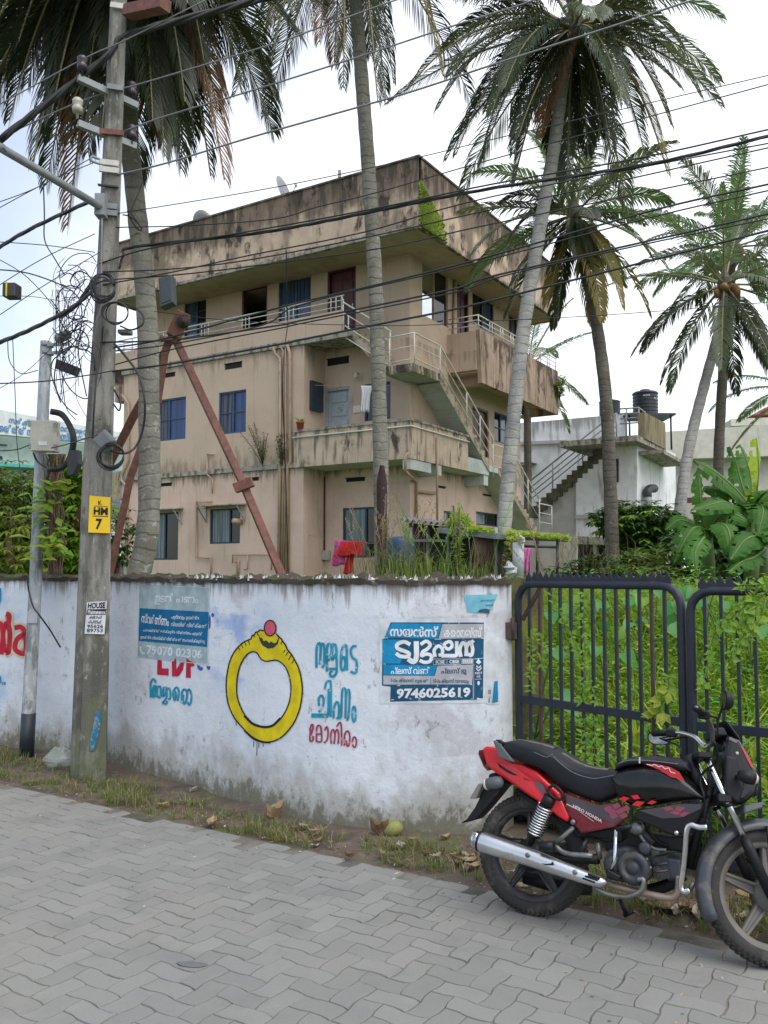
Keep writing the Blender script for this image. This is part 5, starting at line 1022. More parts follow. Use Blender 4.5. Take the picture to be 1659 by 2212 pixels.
# washing and balcony bits
def cloth(name, label, fnp, x0, x1, y0, y1, mat, folds=5, amp=.05, taper=0.0, cat='laundry'):
    rows = []; cx = (x0 + x1) / 2
    for j in range(13):
        t = j / 12; row = []
        for i in range(15):
            s = i / 14; x = x0 + (x1 - x0) * s; x = cx + (x - cx) * (1 - taper * t) + 4 * math.sin(t * 5 + s * 3); q = fnp(x, y0 + (y1 - y0) * t + 6 * math.sin(s * 7) * t)
            row.append(q - EV * (.02 + amp * (1 + math.sin(s * folds * 6.28 + t * 1.5)) * (.3 + t)))
        rows.append(row)
    b = MB(); b.grid(rows); return tag(b.build(name, mat, base=rows[0][7], solid=.006), label, cat)
m_pinkc = pbr('pink_floral_cloth', (.55, .1, .28), .9, 0, .5, 16); m_redc = pbr('red_cloth', (.5, .018, .02), .85, 0, .2, 4); m_whitec = pbr('white_spotted_cloth', (.62, .62, .66), .9, 0, .05, 6, dirt=((.06, .06, .1), 15, .66, .68)); m_mag = pbr('magenta_cloth', (.5, .1, .33), .9, 0, .12, 6)
lay = lambda x, y: hitV(z_b4, x, y, -.7)
cloth('pink_cloth', 'pink patterned cloth hanging on a line beside the ground floor window', lay, 1300, 1366, 1606, 1745, m_pinkc, 4)
cloth('red_cloth', 'bunched red cloth hanging over a line in front of the ground floor window', lay, 1338, 1470, 1612, 1690, m_redc, 5, .12); cloth('red_cloth', 'long red cloth tail with gold hem below the bunched red cloth', lay, 1366, 1412, 1680, 1790, m_redc, 3)
cloth('white_cloth', 'white spotted cloth drying on the first floor balcony left of the middle palm trunk', lambda x, y: hitV(z_b4, x, y, -.75), 1446, 1512, 752, 900, m_whitec, 3, .05, .55)
b = MB(); b.tube([hitV(z_b4, 1120, 1570, -.72), hitV(z_b4, 1300, 1605, -.7), hitV(z_b4, 1540, 1625, -.7)], .006, 5); tag(b.build('washing_line', M['rope'], base=hitV(z_b4, 1300, 1605, -.7)), 'washing line with pink and red cloth before the ground floor window', 'washing line')
b = MB(); b.tube([hitV(z_b4, 1190, 748, -.72), hitV(z_b4, 1440, 750, -.75), hitV(z_b4, 1640, 748, -.75)], .006, 5); tag(b.build('washing_line', M['rope'], base=hitV(z_b4, 1440, 750, -.75)), 'washing line holding the white cloth on the first floor balcony', 'washing line')
pot = hitV(z_b4, 1107, 992, -A1 + .06); fpt = thing('flower_pot', 'small terracotta pot with a green sprig on the balcony ledge', 'flower pot', tuple(pot))
b = MB(); b.lathe([(.07, -.02), (.1, .16), (.115, .16), (.115, .2), (.09, .2), (.085, .17)], 14, Matrix.Translation(pot)); b.build('pot', pbr('terracotta', (.4, .09, .05), .8), fpt)
# ================================================================== NEIGHBOURING BUILDINGS
m_wh = stained('white_house_plaster', (.76, .77, .8), [((.5, .5, .5), (1.2, 1.2, 1.2), .5, .68, None, 0, .4), ((.2, .19, .18), (4, 4, .5), .56, .72, (7.4, 8.8), .22, .7), ((.3, .3, .29), (3, 3, .5), .56, .72, (2.6, 1.0), .2, .6)], .9, .05, .2)
m_whg = stained('grey_house_plaster', (.47, .46, .45), [((.33, .31, .29), (1.2, 1.2, 1), .5, .66, None, 0, .6)], .9)
m_cream = stained('cream_house_plaster', (.55, .53, .46), [((.36, .34, .28), (3, 3, .4), .54, .72, None, 0, .5)], .9)
m_brownp = stained('mossy_terrace_wall', (.24, .2, .13), [((.1, .085, .05), (3, 3, .6), .45, .62, None, 0, .8), ((.14, .16, .05), (2, 2, 1), .54, .68, None, 0, .6)], .95)
HO = Vector(((1375.8 - 829.5) / F * 33, 33, 0))
def h_on(p, v=None, u=None):
    q = plane(*p, HO + (EV * v if v is not None else EU * u), EV if v is not None else EU); return q
hv = lambda x, y, v=0.0: h_on(z_r2(x, y), v=v)
hu = lambda x, y, u=0.0: h_on(z_r2(x, y), u=u)
hs = thing('white_house', 'white house with an outside staircase and black tanks on its roof', 'house', tuple(HO))
b = MB(); fr = [hv(*p) for p in ((500, 1600), (500, 1213), (760, 1008), (800, 972), (868, 972), (868, 1600))]; bk = [p + EV * 6 for p in fr]; b.prism(fr, bk); b.build('wall', m_wh, hs)
b = MB(); fr = [hv(x, y, .12) for x, y in ((240, 1640), (245, 1420), (500, 1213), (500, 1640))]; b.prism(fr, [p + EV * 1.2 for p in fr]); b.build('stair_wall', m_whg, hs)
b = MB(); fr = [hv(x, y, -.1) for x, y in ((497, 1470), (497, 1447), (690, 1445), (690, 1468))]; b.prism(fr, [p + EV * .1 for p in fr]); b.build('ledge', m_whg, hs)
b = MB(); fr = [hv(x, y, 2.6) for x, y in ((100, 1700), (100, 900), (165, 893), (680, 848), (745, 842), (790, 840), (790, 1700))]; b.prism(fr, [p + EV * .25 for p in fr]); b.build('back_wall', m_wh, hs)
b = MB(); fr = [hv(x, y, 2.45) for x, y in ((150, 1025), (150, 1005), (448, 994), (448, 1014))]; b.prism(fr, [p + EV * .16 for p in fr]); b.build('ledge', m_whg, hs)
b = MB(); fr = [hv(x, y, 2.0) for x, y in ((100, 1148), (100, 1130), (235, 1130), (195, 1148))]; b.prism(fr, [p + EV * .6 for p in fr]); b.build('ledge', m_cement, hs)
b = MB(); P0, P1 = hv(232, 1420, -.0), hv(700, 1008, -.0); n = 15
for i in range(n):
    a = P0.lerp(P1, i / n); c = P0.lerp(P1, (i + 1) / n); dz = (P1.z - P0.z) / n; q = Vector((c.x, c.y, a.z))
    fr = [a + Vector((0, 0, dz)), q + Vector((0, 0, dz)), q + Vector((0, 0, -.32)), a + Vector((0, 0, -.32 - dz * 0))]; b.prism([f_ - EV * .02 for f_ in fr], [f_ + EV * 1.2 for f_ in fr])
b.build('stairs', stained('dark_mossy_stair', (.12, .11, .085), [((.05, .05, .035), (4, 4, 4), .45, .6, None, 0, .8), ((.1, .14, .04), (1.5, 1.5, 1.5), .55, .68, None, 0, .6)], .95), hs)
for k, dy in enumerate((0, 42, 78, 112)):
    b = MB(); b.tube([hv(215, 1250 + dy), hv(540, 988 + dy), hv(690, 868 + dy), hv(745, 835 + dy)], .035 if k == 0 else .025, 6); b.build('handrail', M['grey_metal'], hs)
for x, y0 in ((220, 1248), (360, 1135), (540, 988), (745, 835), (805, 830)):
    b = MB(); b.tube([hv(x, y0), hv(x, y0 + 150)], .03, 6); b.build('rail_post', M['grey_metal'], hs)
for dy in (0, 30, 60, 90): b = MB(); b.tube([hv(765, 808 + dy, -.3), hv(880, 800 + dy, -.3), hv(915, 828 + dy, -.3)], .03, 6); b.build('handrail', M['grey_metal'], hs)
for x, y in ((880, 800), (915, 822), (805, 806)): b = MB(); b.tube([hv(x, y, -.3), hv(x, y + 150, -.3)], .03, 6); b.build('rail_post', M['grey_metal'], hs)
b = MB(); fr = [hu(x, y, -.5) for x, y in ((915, 985), (915, 828), (1040, 893), (1043, 1052))]; b.prism(fr, [p + EU * .25 for p in fr]); b.build('terrace_parapet', m_brownp, hs)
b = MB(); fr = [hu(x, y, -.45) for x, y in ((870, 1000), (870, 965), (1043, 1050), (1043, 1075))]; b.prism(fr, [p + EU * 3 for p in fr]); b.build('roof_slab', m_cement, hs)
b = MB(); fr = [hu(868, 1600), hu(868, 975), hu(1018, 1062), hu(1018, 1600)]; b.prism(fr, [p + EU * .2 for p in fr]); b.build('wall', m_wh, hs)
b = MB(); p0, p1 = hu(868, 1086), hu(1018, 1160); o = -EU * 1.0; b.hexa([p0, p1, p1 + o, p0 + o] + [q + Vector((0, 0, .14)) for q in (p0, p1, p1 + o, p0 + o)]); b.build('canopy', m_cement, hs)
for (x0, x1, y0, y1) in ((902, 940, 1118, 1268), (992, 1011, 1163, 1224)):
    b = MB(); fr = [hu(x0, y0, -.03), hu(x1, y0 + (x1 - x0) * .45, -.03), hu(x1, y1, -.03), hu(x0, y1 - 10, -.03)]; b.prism(fr, [p + EU * .03 for p in fr]); wn = b.build('window', m_frame, hs)
    c = sum(fr, Vector()) / 4; b = MB(); fr2 = [c + (p - c) * .8 - EU * .01 for p in fr]; b.add(fr2, [(0, 1, 2, 3)]); b.build('pane', G['black'], wn)
b = MB(); fr = [hv(728, 1110, -.03), hv(757, 1108, -.03), hv(757, 1250, -.03), hv(728, 1250, -.03)]; b.prism(fr, [p + EV * .03 for p in fr]); wn = b.build('window', m_frame, hs)
b = MB(); b.tube([hu(932, 1412, -.25), hu(932, 1335, -.25)], .16, 12); b.build('flue_pipe', M['galv'], hs)
b = MB(); b.tube([v3(p) for p in cr([hu(932, 1338, -.25), hu(932, 1310, -.25), hu(945, 1290, -.28), hu(972, 1288, -.3)], 4)], .17, 12); b.build('flue_elbow', M['box_black'], hs)
def tank_px(label, x0, x1, yt, yb, Y, ribs=6):
    p = dep(*z_r2((x0 + x1) / 2, yb), Y / KY); r = (x1 - x0) / 2 * .3581 * Y / F; h = (yb - yt) * .3581 * Y / F; return water_tank(label, tuple(p), r, h, m_tank, ribs), p, r, h
t1, tp, tr_, th_ = tank_px('larger black water tank on a stand on the white house roof', 845, 996, 690, 850, 36)
b = MB(); text(b, 'AKSHA', ((-1, 0), (1, 1)), lambda x, y, o=0.0: Vector((tp.x + math.sin(x * .28 - .2) * (tr_ + .012), tp.y - math.cos(x * .28 - .2) * (tr_ + .012), tp.z + th_ * (.74 - y * .07)))); text(b, '750', ((-1, 0), (1, 1)), lambda x, y, o=0.0: Vector((tp.x + math.sin(x * .14 + .55) * (tr_ + .012), tp.y - math.cos(x * .14 + .55) * (tr_ + .012), tp.z + th_ * (.64 - y * .07)))); b.build('lettering', I['white'], t1)
tank_px('smaller ribbed black water tank half hidden behind a palm trunk', 642, 768, 750, 852, 38, 8)
st = thing('tank_stand', 'steel stand carrying the larger water tank', 'stand', tuple(tp)); b = MB(); b.box(tp + Vector((0, 0, -.06)), (2.0, 1.6, .08)); b.build('platform', M['black_metal'], st)
for sx_, sy_ in ((-.85, -.6), (.85, -.6), (.85, .6), (-.85, .6)): b = MB(); b.tube([tp + Vector((sx_, sy_, -.05)), tp + Vector((sx_, sy_, -1.5))], .04, 6); b.build('leg', M['black_metal'], st)
# garage and low walls in front of the white house
gg = thing('garage_shed', 'dark open garage with a flat grey roof below the white house', 'shed', tuple(hv(600, 1720, -2.0))); b = MB(); fr = [hv(x, y, -2.2) for x, y in ((495, 1622), (495, 1575), (1040, 1600), (1040, 1640))]; b.prism(fr, [p + EV * 2.5 for p in fr]); b.build('roof', m_cement, gg)
b = MB(); fr = [hv(x, y, -.3) for x, y in ((497, 1800), (497, 1615), (1040, 1615), (1040, 1800))]; b.add(fr, [(0, 1, 2, 3)]); b.build('back_wall', pbr('garage_shade', (.035, .035, .037), .9), gg)  # near-black sheet paints the shade inside the open garage
for x in (612, 735, 1015): b = MB(); fr = [hv(x - 7, 1800, -2.0), hv(x - 7, 1615, -2.0), hv(x + 7, 1615, -2.0), hv(x + 7, 1800, -2.0)]; b.prism(fr, [p + EV * .2 for p in fr]); b.build('post', m_whg, gg)
b = MB(); P0 = hv(100, 1585, -4.5); fr = [hv(x, y, -4.5) for x, y in ((60, 1830), (60, 1580), (500, 1572), (500, 1830))]; b.prism(fr, [p + EV * .2 for p in fr]); tag(b.build('garden_wall', stained('streaked_white_wall', (.5, .49, .45), [((.16, .15, .11), (5, 5, .6), .5, .68, None, 0, .8)], .95), base=P0), 'streaked white garden wall behind the pink towel', 'wall')
# cream house
ch = thing('cream_house', 'cream flat roofed house behind the right hand palms', 'house', tuple(dep(1500, 1235, 42)))
cp0 = dep(*z_r2(1000, 1000), 38); cpn = Vector((.12, 1, 0)).normalized(); cz = lambda x, y, o=0.0: plane(*z_r2(x, y), cp0 + cpn * o, cpn)
for nm, pts, o, th in (('wall', ((900, 1700), (900, 1100), (2000, 1070), (2000, 1700)), .8, .3), ('parapet', ((900, 1112), (900, 955), (1040, 945), (1659, 903), (2000, 880), (2000, 1085), (1659, 1092), (1040, 1112)), 0, .9), ('roof_block', ((1437, 910), (1437, 868), (1900, 850), (1900, 900)), 1, 2)):
    b = MB(); fr = [cz(x, y, o) for x, y in pts]; b.prism(fr, [p + cpn * th for p in fr]); b.build(nm, m_cream if nm != 'parapet' else m_cream, ch)
b = MB(); fr = [cz(x, y, .76) for x, y in ((1018, 1205), (1086, 1203), (1086, 1385), (1018, 1385))]; b.prism(fr, [p + cpn * .05 for p in fr]); wn = b.build('window', pbr('maroon_window', (.09, .05, .05), .5), ch)
b = MB()
for (x0, x1) in ((1024, 1050), (1055, 1080)): b.add([cz(x, y, .755) for x, y in ((x0, 1212), (x1, 1212), (x1, 1330), (x0, 1330))], [(0, 1, 2, 3)])
b.build('pane', pbr('curtain', (.3, .27, .25), .8, 0, .3, 4), wn)
b = MB(); b.bar(cz(1010, 1362, 0), cz(1320, 1357, 0), .2, .25); b.build('balcony_rail', m_maroon, ch)
b = MB(); b.tube([cz(1248, 1220, -.2), cz(1248, 1310, -.2)], .1, 8); b.build('rain_pipe', m_maroon, ch)
rr = [cz(x, y, 2) for x, y in ((1565, 842), (1640, 800), (1800, 760), (1800, 840))]; b = MB(); b.prism(rr, [p + cpn * 3 for p in rr]); tag(b.build('tiled_roof', pbr('red_tiles', (.3, .12, .09), .8, 0, .25, 9), base=rr[0]), 'red tiled roof peeking over the cream house', 'roof')
# pale green public building on the left
LO = dep(0, 885, 38); LE = dep(258, 932, 43.5); lp, ln, le = vplane(LO, LE); lz = lambda x, y, o=0.0: plane(*z_l(x, y), lp + ln * o, ln)
hb = thing('public_building', 'pale green public building with blue lettering along its fascia', 'building', tuple(Vector((LO.x, LO.y, 0)))); sg = -1 if ln.y > 0 else 1
m_mint = stained('mint_plaster', (.5, .58, .53), [((.35, .42, .39), (1, 1, .5), .5, .68, None, 0, .5)], .9); m_teal = pbr('teal_trim', (.08, .38, .33), .7)
back = ln * (1 if ln.y > 0 else -1)
def hslab(nm, pts, o, th, mat):
    b = MB(); fr = [lz(x, y) + back * o for x, y in pts]; b.prism(fr, [p + back * th for p in fr]); return b.build(nm, mat, hb)
hslab('fascia', ((-400, 930), (0, 1010), (540, 1112), (900, 1175), (900, 1260), (540, 1215), (0, 1165), (-400, 1130)), 0, .5, stained('fascia_white', (.62, .66, .66), [((.4, .44, .44), (2, 2, .4), .54, .7, None, 0, .5)], .9))
hslab('wall', ((-400, 1110), (900, 1240), (900, 1900), (-400, 1900)), 1.2, .4, m_mint); hslab('sunshade', ((-400, 1325), (0, 1340), (220, 1358), (900, 1400), (900, 1415), (220, 1374), (0, 1362), (-400, 1350)), .2, 1.0, m_teal)
for (x0, x1, y0, y1) in ((50, 132, 1368, 1424), (240, 330, 1385, 1440), (57, 135, 1212, 1222), (80, 105, 1288, 1310)):
    b = MB(); fr = [lz(x, y) + back * 1.15 for x, y in ((x0, y0), (x1, y0 + 6), (x1, y1 + 4), (x0, y1))]; b.prism(fr, [p + back * .05 for p in fr]); b.build('window', m_frame, hb)
b = MB(); f = lambda x, y, o=0.0: lz(x, y) - back * .04
text(b, 'സർക്കാർ ഹോമിയോ', [(55, 1050), (545, 1128), (545, 1170), (52, 1092)], f, 0, .03); text(b, 'ഹെൽത്ത് സെന്റർ ാസ്ഥ', [(-60, 1085), (470, 1160), (470, 1215), (-60, 1140)], f, 0, .03); text(b, 'മ്പടൂപ്പറ', [(475, 1170), (755, 1175), (755, 1200), (475, 1210)], f, 0, .02); b.build('lettering', pbr('blue_letters', (.05, .2, .42), .6), hb)
# dark sheet roof between the trees and the building
sh = thing('sheet_roof_shed', 'low shed with a dark sheet roof left of the apartment building', 'shed', tuple(dep(230, 1235, 16)))
b = MB(); A = [dep(*z_l(x, y), Y) for x, y, Y in ((292, 1672, 15.5), (760, 1578, 18), (770, 1700, 15), (400, 1712, 13.5))]; b.prism(A, [p + Vector((0, 0, .06)) for p in A]); b.build('roof', pbr('dark_sheet', (.10, .105, .11), .55, .2, .3, 3), sh)
for x, y, Y in ((420, 1715, 13.6), (745, 1705, 15)): b = MB(); p = dep(*z_l(x, y), Y); b.tube([p, (p.x, p.y, 1.1)], .05, 8); b.build('post', M['rust'], sh)
b = MB(); P0 = dep(*z_l(420, 1950), 15); fr = [dep(*z_l(x, y), 15) for x, y in ((405, 2050), (405, 1938), (780, 1938), (780, 2050))]; b.prism(fr, [p + Vector((0, .2, 0)) for p in fr]); tag(b.build('garden_wall', m_whg, base=P0), 'low pale wall under the dark sheet roof', 'wall')

# ================================================================== SHED WITH CREEPER BESIDE THE BUILDING
cs = thing('tin_shed', 'mesh sided tin shed roofed with grey sheet and bright green creeper', 'shed', tuple(dep(950, 1240, 12.5)))
m_tin = pbr('grey_tin_sheet', (.17, .19, .21), .5, .4, .25, 5)
b = MB(); A0, A1, A2, A3 = dep(*z_b6(215, 1200), 13.2), dep(*z_b6(715, 1258), 12), dep(*z_b6(760, 1240), 15), dep(*z_b6(330, 1190), 16); rows = []
for i in range(40):
    s = i / 39; a, c = A0.lerp(A1, s), A3.lerp(A2, s); zz = .03 * math.sin(i * 1.6); rows.append([a + Vector((0, 0, zz)), c + Vector((0, 0, zz))])
b.grid(rows, sm=False); b.build('sheet_roof', m_tin, cs, solid=.01)
b = MB(); A = [dep(*z_b6(x, y), Y) for x, y, Y in ((515, 1268, 11.9), (1000, 1320, 11.4), (1600, 1345, 11.2), (1560, 1320, 14.5), (900, 1260, 14.5))]; b.prism(A, [p - Vector((0, 0, .07)) for p in A]); b.build('sheet_roof', m_tin, cs)
for x, Y in ((300, 13), (440, 12.9), (610, 12.6), (905, 11.9), (1000, 11.6)):
    b = MB(); p = dep(*z_b6(x, 1265), Y); b.tube([p, (p.x, p.y, 1.1)], .035, 6); b.build('post', M['galv'], cs)
b = MB(); b.bar(dep(*z_b6(300, 1372), 12.95), dep(*z_b6(610, 1375), 12.6), .04, .04); b.build('side_rail', M['galv'], cs)
b = MB(); b.add([dep(*z_b6(x, y), Y) for x, y, Y in ((280, 1225, 13.3), (1010, 1300, 12.1), (1010, 1800, 12.1), (280, 1800, 13.3))], [(0, 1, 2, 3)]); b.build('shade_backing', pbr('shed_shade', (.03, .03, .032), .9, 0, .3, 3), cs)  # sheet coloured near black in place of the shade under the roof
b = MB()
for k in range(30):
    x = 905 + k * 3.2; b.bar(dep(*z_b6(x, 1400), 11.9), dep(*z_b6(x, 1700), 11.9), .005, .005)
    y = 1400 + k * 10; b.bar(dep(*z_b6(905, y), 11.9), dep(*z_b6(1000, y), 11.9), .005, .005)
b.build('wire_mesh', M['black_metal'], cs)
def crumple(c, rx, rz, sd):
    b = MB(); rows = []; q = random.Random(sd)
    for i in range(9):
        t = i / 8; rr = rx * (math.sin(math.pi * min(1, t * .9 + .08)) ** .7) * q.uniform(.75, 1.1); rows.append([c + Vector((rr * math.cos(a) * q.uniform(.7, 1.15) + .02 * math.sin(t * 5), rr * math.sin(a) * q.uniform(.7, 1.1), rz * (2 * t - 1) + q.uniform(-.012, .012))) for a in [2 * math.pi * k / 12 for k in range(12)]])
    b.grid(rows, closed=True, sm=False); b.add(rows[0], [tuple(range(12))]); b.add(rows[-1], [tuple(range(12))]); return b
gp = thing('vent_pipe', 'pale grey standpipe with a bag tied on top, by the pink towel', 'pipe', tuple(dep(*z_b6(1188, 1690), 10.5))); b = MB(); b.tube([dep(*z_b6(1188, 1700), 10.5), dep(*z_b6(1188, 1390), 10.5)], .075, 14); b.build('pipe', pbr('grey_pvc', (.36, .4, .42), .5, 0, .1), gp)
b = crumple(dep(*z_b6(1212, 1360), 10.4), .04, .07, 8); b.build('tied_bag', pbr('white_plastic', (.38, .38, .38), .4, 0, .1), gp, solid=0)
b = crumple(dep(*z_b6(1122, 1615), 10.3), .085, .11, 3); tag(b.build('plastic_bag', pbr('white_bag', (.36, .38, .39), .4, 0, .15, 12), base=dep(*z_b6(1122, 1610), 10.3)), 'white plastic bag hanging between the right trunk and standpipe', 'bag')
b = MB()
for x in (1345, 1513): b.tube([dep(*z_b6(x, 1345), 11), dep(*z_b6(x, 1700), 11)], .02, 6)
b.tube([dep(*z_b6(1225, 1420), 11), dep(*z_b6(1513, 1430), 11)], .02, 6); tag(b.build('towel_frame', M['black_metal'], base=dep(*z_b6(1345, 1700), 11)), 'thin black steel frame standing right of the pink towel', 'frame')
cloth('pink_towel', 'magenta pink towel hanging beside the grey standpipe', lambda x, y: dep(*z_b6(x, y), 10.9), 1213, 1303, 1435, 1645, m_mag, 3, .03, 0.0, 'towel')
b = MB(); q = dep(*z_b6(215, 1560), 11.5); b.lathe([(.02, -.5), (.2, -.45), (.21, .3), (.19, .36), (.1, .38), (.02, .38)], 18, Matrix.Translation(q)); tag(b.build('blue_barrel', pbr('dark_blue_drum', (.02, .05, .1), .5, 0, .2), base=q), 'dark blue drum behind the grass on the wall', 'barrel')

# ================================================================== PLANTS
L = dict(weed=leafmat('weed_leaves', (.13, .28, .025), (.32, .48, .06), .42, .5, (.12, .28, .03)), weedy=leafmat('yellow_green_leaves', (.24, .34, .03), (.42, .46, .07), .35, .5), taro=leafmat('taro_leaves', (.05, .2, .045), (.11, .3, .06), .3, .4),
         grass=leafmat('verge_grass', (.07, .15, .025), (.17, .24, .055), .3, .6, (.2, .17, .08)), dry=leafmat('dry_grass', (.22, .16, .08), (.36, .29, .16), .2, .8, (.15, .1, .05)),
         tree=leafmat('mango_leaves', (.03, .08, .016), (.1, .19, .03), .32, .4, (.15, .23, .04)), treel=leafmat('young_leaves', (.14, .2, .02), (.27, .3, .04), .35, .45), bush=leafmat('dark_bush_leaves', (.018, .055, .012), (.05, .12, .025), .25, .4),
         banana=leafmat('banana_leaf', (.045, .14, .02), (.075, .2, .03), .35, .5, (.06, .17, .02), .25), bananay=leafmat('young_banana_leaf', (.33, .46, .02), (.4, .5, .04), .45, .4),
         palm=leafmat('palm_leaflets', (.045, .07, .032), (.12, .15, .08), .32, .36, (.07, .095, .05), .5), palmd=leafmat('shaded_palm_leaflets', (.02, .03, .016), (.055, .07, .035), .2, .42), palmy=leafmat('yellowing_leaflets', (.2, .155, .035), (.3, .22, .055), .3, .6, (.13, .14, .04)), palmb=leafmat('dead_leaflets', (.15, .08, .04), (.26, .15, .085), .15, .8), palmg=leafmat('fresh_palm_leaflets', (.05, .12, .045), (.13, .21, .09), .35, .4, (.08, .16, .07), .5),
         creeper=leafmat('bright_creeper', (.2, .32, .015), (.36, .44, .05), .35, .7, (.12, .22, .02)))
m_stem = pbr('green_stem', (.12, .17, .05), .7); m_twig = pbr('brown_twig', (.14, .10, .065), .9); m_rachis = pbr('frond_rib', (.27, .25, .12), .6); m_rachisb = pbr('dry_frond_rib', (.26, .15, .07), .7)
def leaf(b, p, d, n, ln_, wd, fold=.25, m=0, tip=.5):  # folded leaf: base, direction, normal, length, width
    s = d.cross(n)
    if s.length < 1e-4: return
    s.normalize(); n = s.cross(d).normalized(); mid = p + d * ln_ * tip
    b.add([p, mid + s * wd / 2 + n * wd * fold, p + d * ln_ - n * ln_ * .12, mid - s * wd / 2 + n * wd * fold, mid], [(0, 4, 1), (4, 2, 1), (0, 3, 4), (4, 3, 2)], m)
def rv(r): 
    while True:
        v = Vector((r.uniform(-1, 1), r.uniform(-1, 1), r.uniform(-1, 1)))
        if .05 < v.length < 1: return v.normalized()
def blade(b, p, d, h, w_, bend, m=0):
    s = Vector((-d.y, d.x, 0)); s = s.normalized() if s.length > .01 else Vector((1, 0, 0)); hd = Vector((d.x, d.y, 0))
    q1 = p + Vector((0, 0, h * .55)) + hd * h * .15; q2 = p + Vector((0, 0, h * (1 - bend * .4))) + hd * h * (.3 + bend)
    b.add([p - s * w_ / 2, p + s * w_ / 2, q1 + s * w_ * .38, q1 - s * w_ * .38, q2], [(0, 1, 2, 3), (3, 2, 4)], m)
# verge grass and straw
g = random.Random(31); b = MB()
def wall_y(x): return np.interp(x, [-9.5 , -6, -4.15, -2.75, -2.69] + [p[0] for p in WALLP[4:]], [10.9 * KY, 9.45 * KY, 8.66 * KY, 8.0 * KY, 7.86 * KY] + [p[1] for p in WALLP[4:]])
for i in range(2100):
    x = g.uniform(-5.5, 2.6); f0 = g.random() ** .8 * .68
    if x < .95: y1 = wall_y(x) - .03
    else: y1 = 5.9 * KY - (x - .99) * .98 - .05
    a, _ = rab((x, y1)); dist = -rab((x, y1))[1]; off = dist * (1 - f0 * .8) if g.random() < .8 else dist * g.random()
    p = Vector((x, y1, 0)) + (-E2 * 0) + E2 * (dist - max(off, .02) if False else (dist * (1 - max(.1, f0)) ))
    dens = mnoise.noise((p.x * 1.7, p.y * 1.7, 9)) + (.25 if x < -1 else .05) + (.5 if x > 1.0 else 0)
    if dens < g.uniform(-.35, .5): continue
    for k in range(g.randint(4, 10)):
        a = g.uniform(0, 6.28); d = Vector((math.cos(a), math.sin(a), 0)); h = g.uniform(.02, .1) * (1.6 if dens > .45 else 1)
        blade(b, p + d * g.uniform(0, .04) + Vector((0, 0, -.005)), d, h, g.uniform(.004, .009), g.uniform(.1, .6), 0 if g.random() < .68 else 1)
for i in range(2600):
    x = g.uniform(-4.5, 2.6); y1 = wall_y(x) if x < .95 else 5.9 * KY - (x - .99) * .98; dist = -rab((x, y1))[1]; p = Vector((x, y1, .012)) + E2 * dist * g.uniform(.05, .95)
    if mnoise.noise((p.x * 2.1, p.y * 2.1, 4)) < -.02: continue
    a = g.uniform(0, 6.28); d = Vector((math.cos(a), math.sin(a), g.uniform(-.05, .25))); s = Vector((-d.y, d.x, 0)) * .003; l_ = g.uniform(.04, .16); b.add([p - s, p + s, p + d * l_], [(0, 1, 2)], 1)
tag(b.build('verge_grass', [L['grass'], L['dry']]), 'short green grass and straw along the foot of the wall', 'grass', kind='stuff')
# rank growth behind the gate
b = MB(); g = random.Random(12); cnt = 0
gdir = (Vector(GL1 + (0,)) - Vector(GL0 + (0,))).normalized(); gn = Vector((-gdir.y, gdir.x, 0)); gn = gn if gn.y > 0 else -gn
def herb(p, h, k, sz, m):
    ax = Vector((g.uniform(-.3, .3), g.uniform(-.3, .3), 1)).normalized()
    for j in range(k):
        t = (j + .6) / k; a = j * 2.4 + g.uniform(-.4, .4); d = Vector((math.cos(a), math.sin(a), g.uniform(-.25, .45))).normalized(); q = p + ax * h * t
        leaf(b, q + d * .02, d, Vector((0, 0, 1)), sz * g.uniform(.7, 1.3), sz * g.uniform(.4, .6), .12, m if g.random() < .85 else 1)
for i in range(9500):
    px = g.uniform(1095, 1900); dirx = (px - 829.5) / F; q0 = Vector(GL0 + (0,)); yg = (q0.y + q0.x * .98) / (1 + .98 * dirx)      # where this line of sight passes the gate
    dd = .12 + 8 * g.random() ** 1.35; p = Vector((dirx * (yg + dd), yg + dd, 0))
    if p.x < .95 + (p.y - 6.4) * .03: continue
    p.z = plot_z(p.x, p.y) - .02; typ = g.random(); lush = mnoise.noise((p.x * .9, p.y * .9, 2))
    near = dd < 1.2
    if typ < .42:
        for k in range(9):
            a = g.uniform(0, 6.28); d = Vector((math.cos(a), math.sin(a), 0)); blade(b, p + d * g.uniform(0, .06), d, g.uniform(.22, .6) * (.8 if near else 1), g.uniform(.008, .02), g.uniform(.15, .7), 0 if lush > -.15 else (1 if g.random() < .5 else 0))
    elif typ < .93: herb(p, g.uniform(.15, .6), g.randint(7, 13), g.uniform(.04, .09), 0 if g.random() < .8 else 1)
    else: herb(p, g.uniform(.3, .75), g.randint(5, 8), g.uniform(.1, .16), 2)
for i in range(26):                                # long arching reeds
    s = g.uniform(.2, 2.2); p = Vector(GL0 + (0,)) + gdir * s + gn * g.uniform(.25, 1.4); p.z = plot_z(p.x, p.y)
    for k in range(4): a = g.uniform(0, 6.28); d = Vector((math.cos(a), math.sin(a), 0)); blade(b, p, d, g.uniform(.6, 1.1), g.uniform(.018, .03), g.uniform(.2, .7), 1)
tag(b.build('undergrowth', [L['weed'], L['weedy'], L['taro']]), 'rank green weeds and grass filling the plot behind the gate', 'undergrowth', kind='stuff')
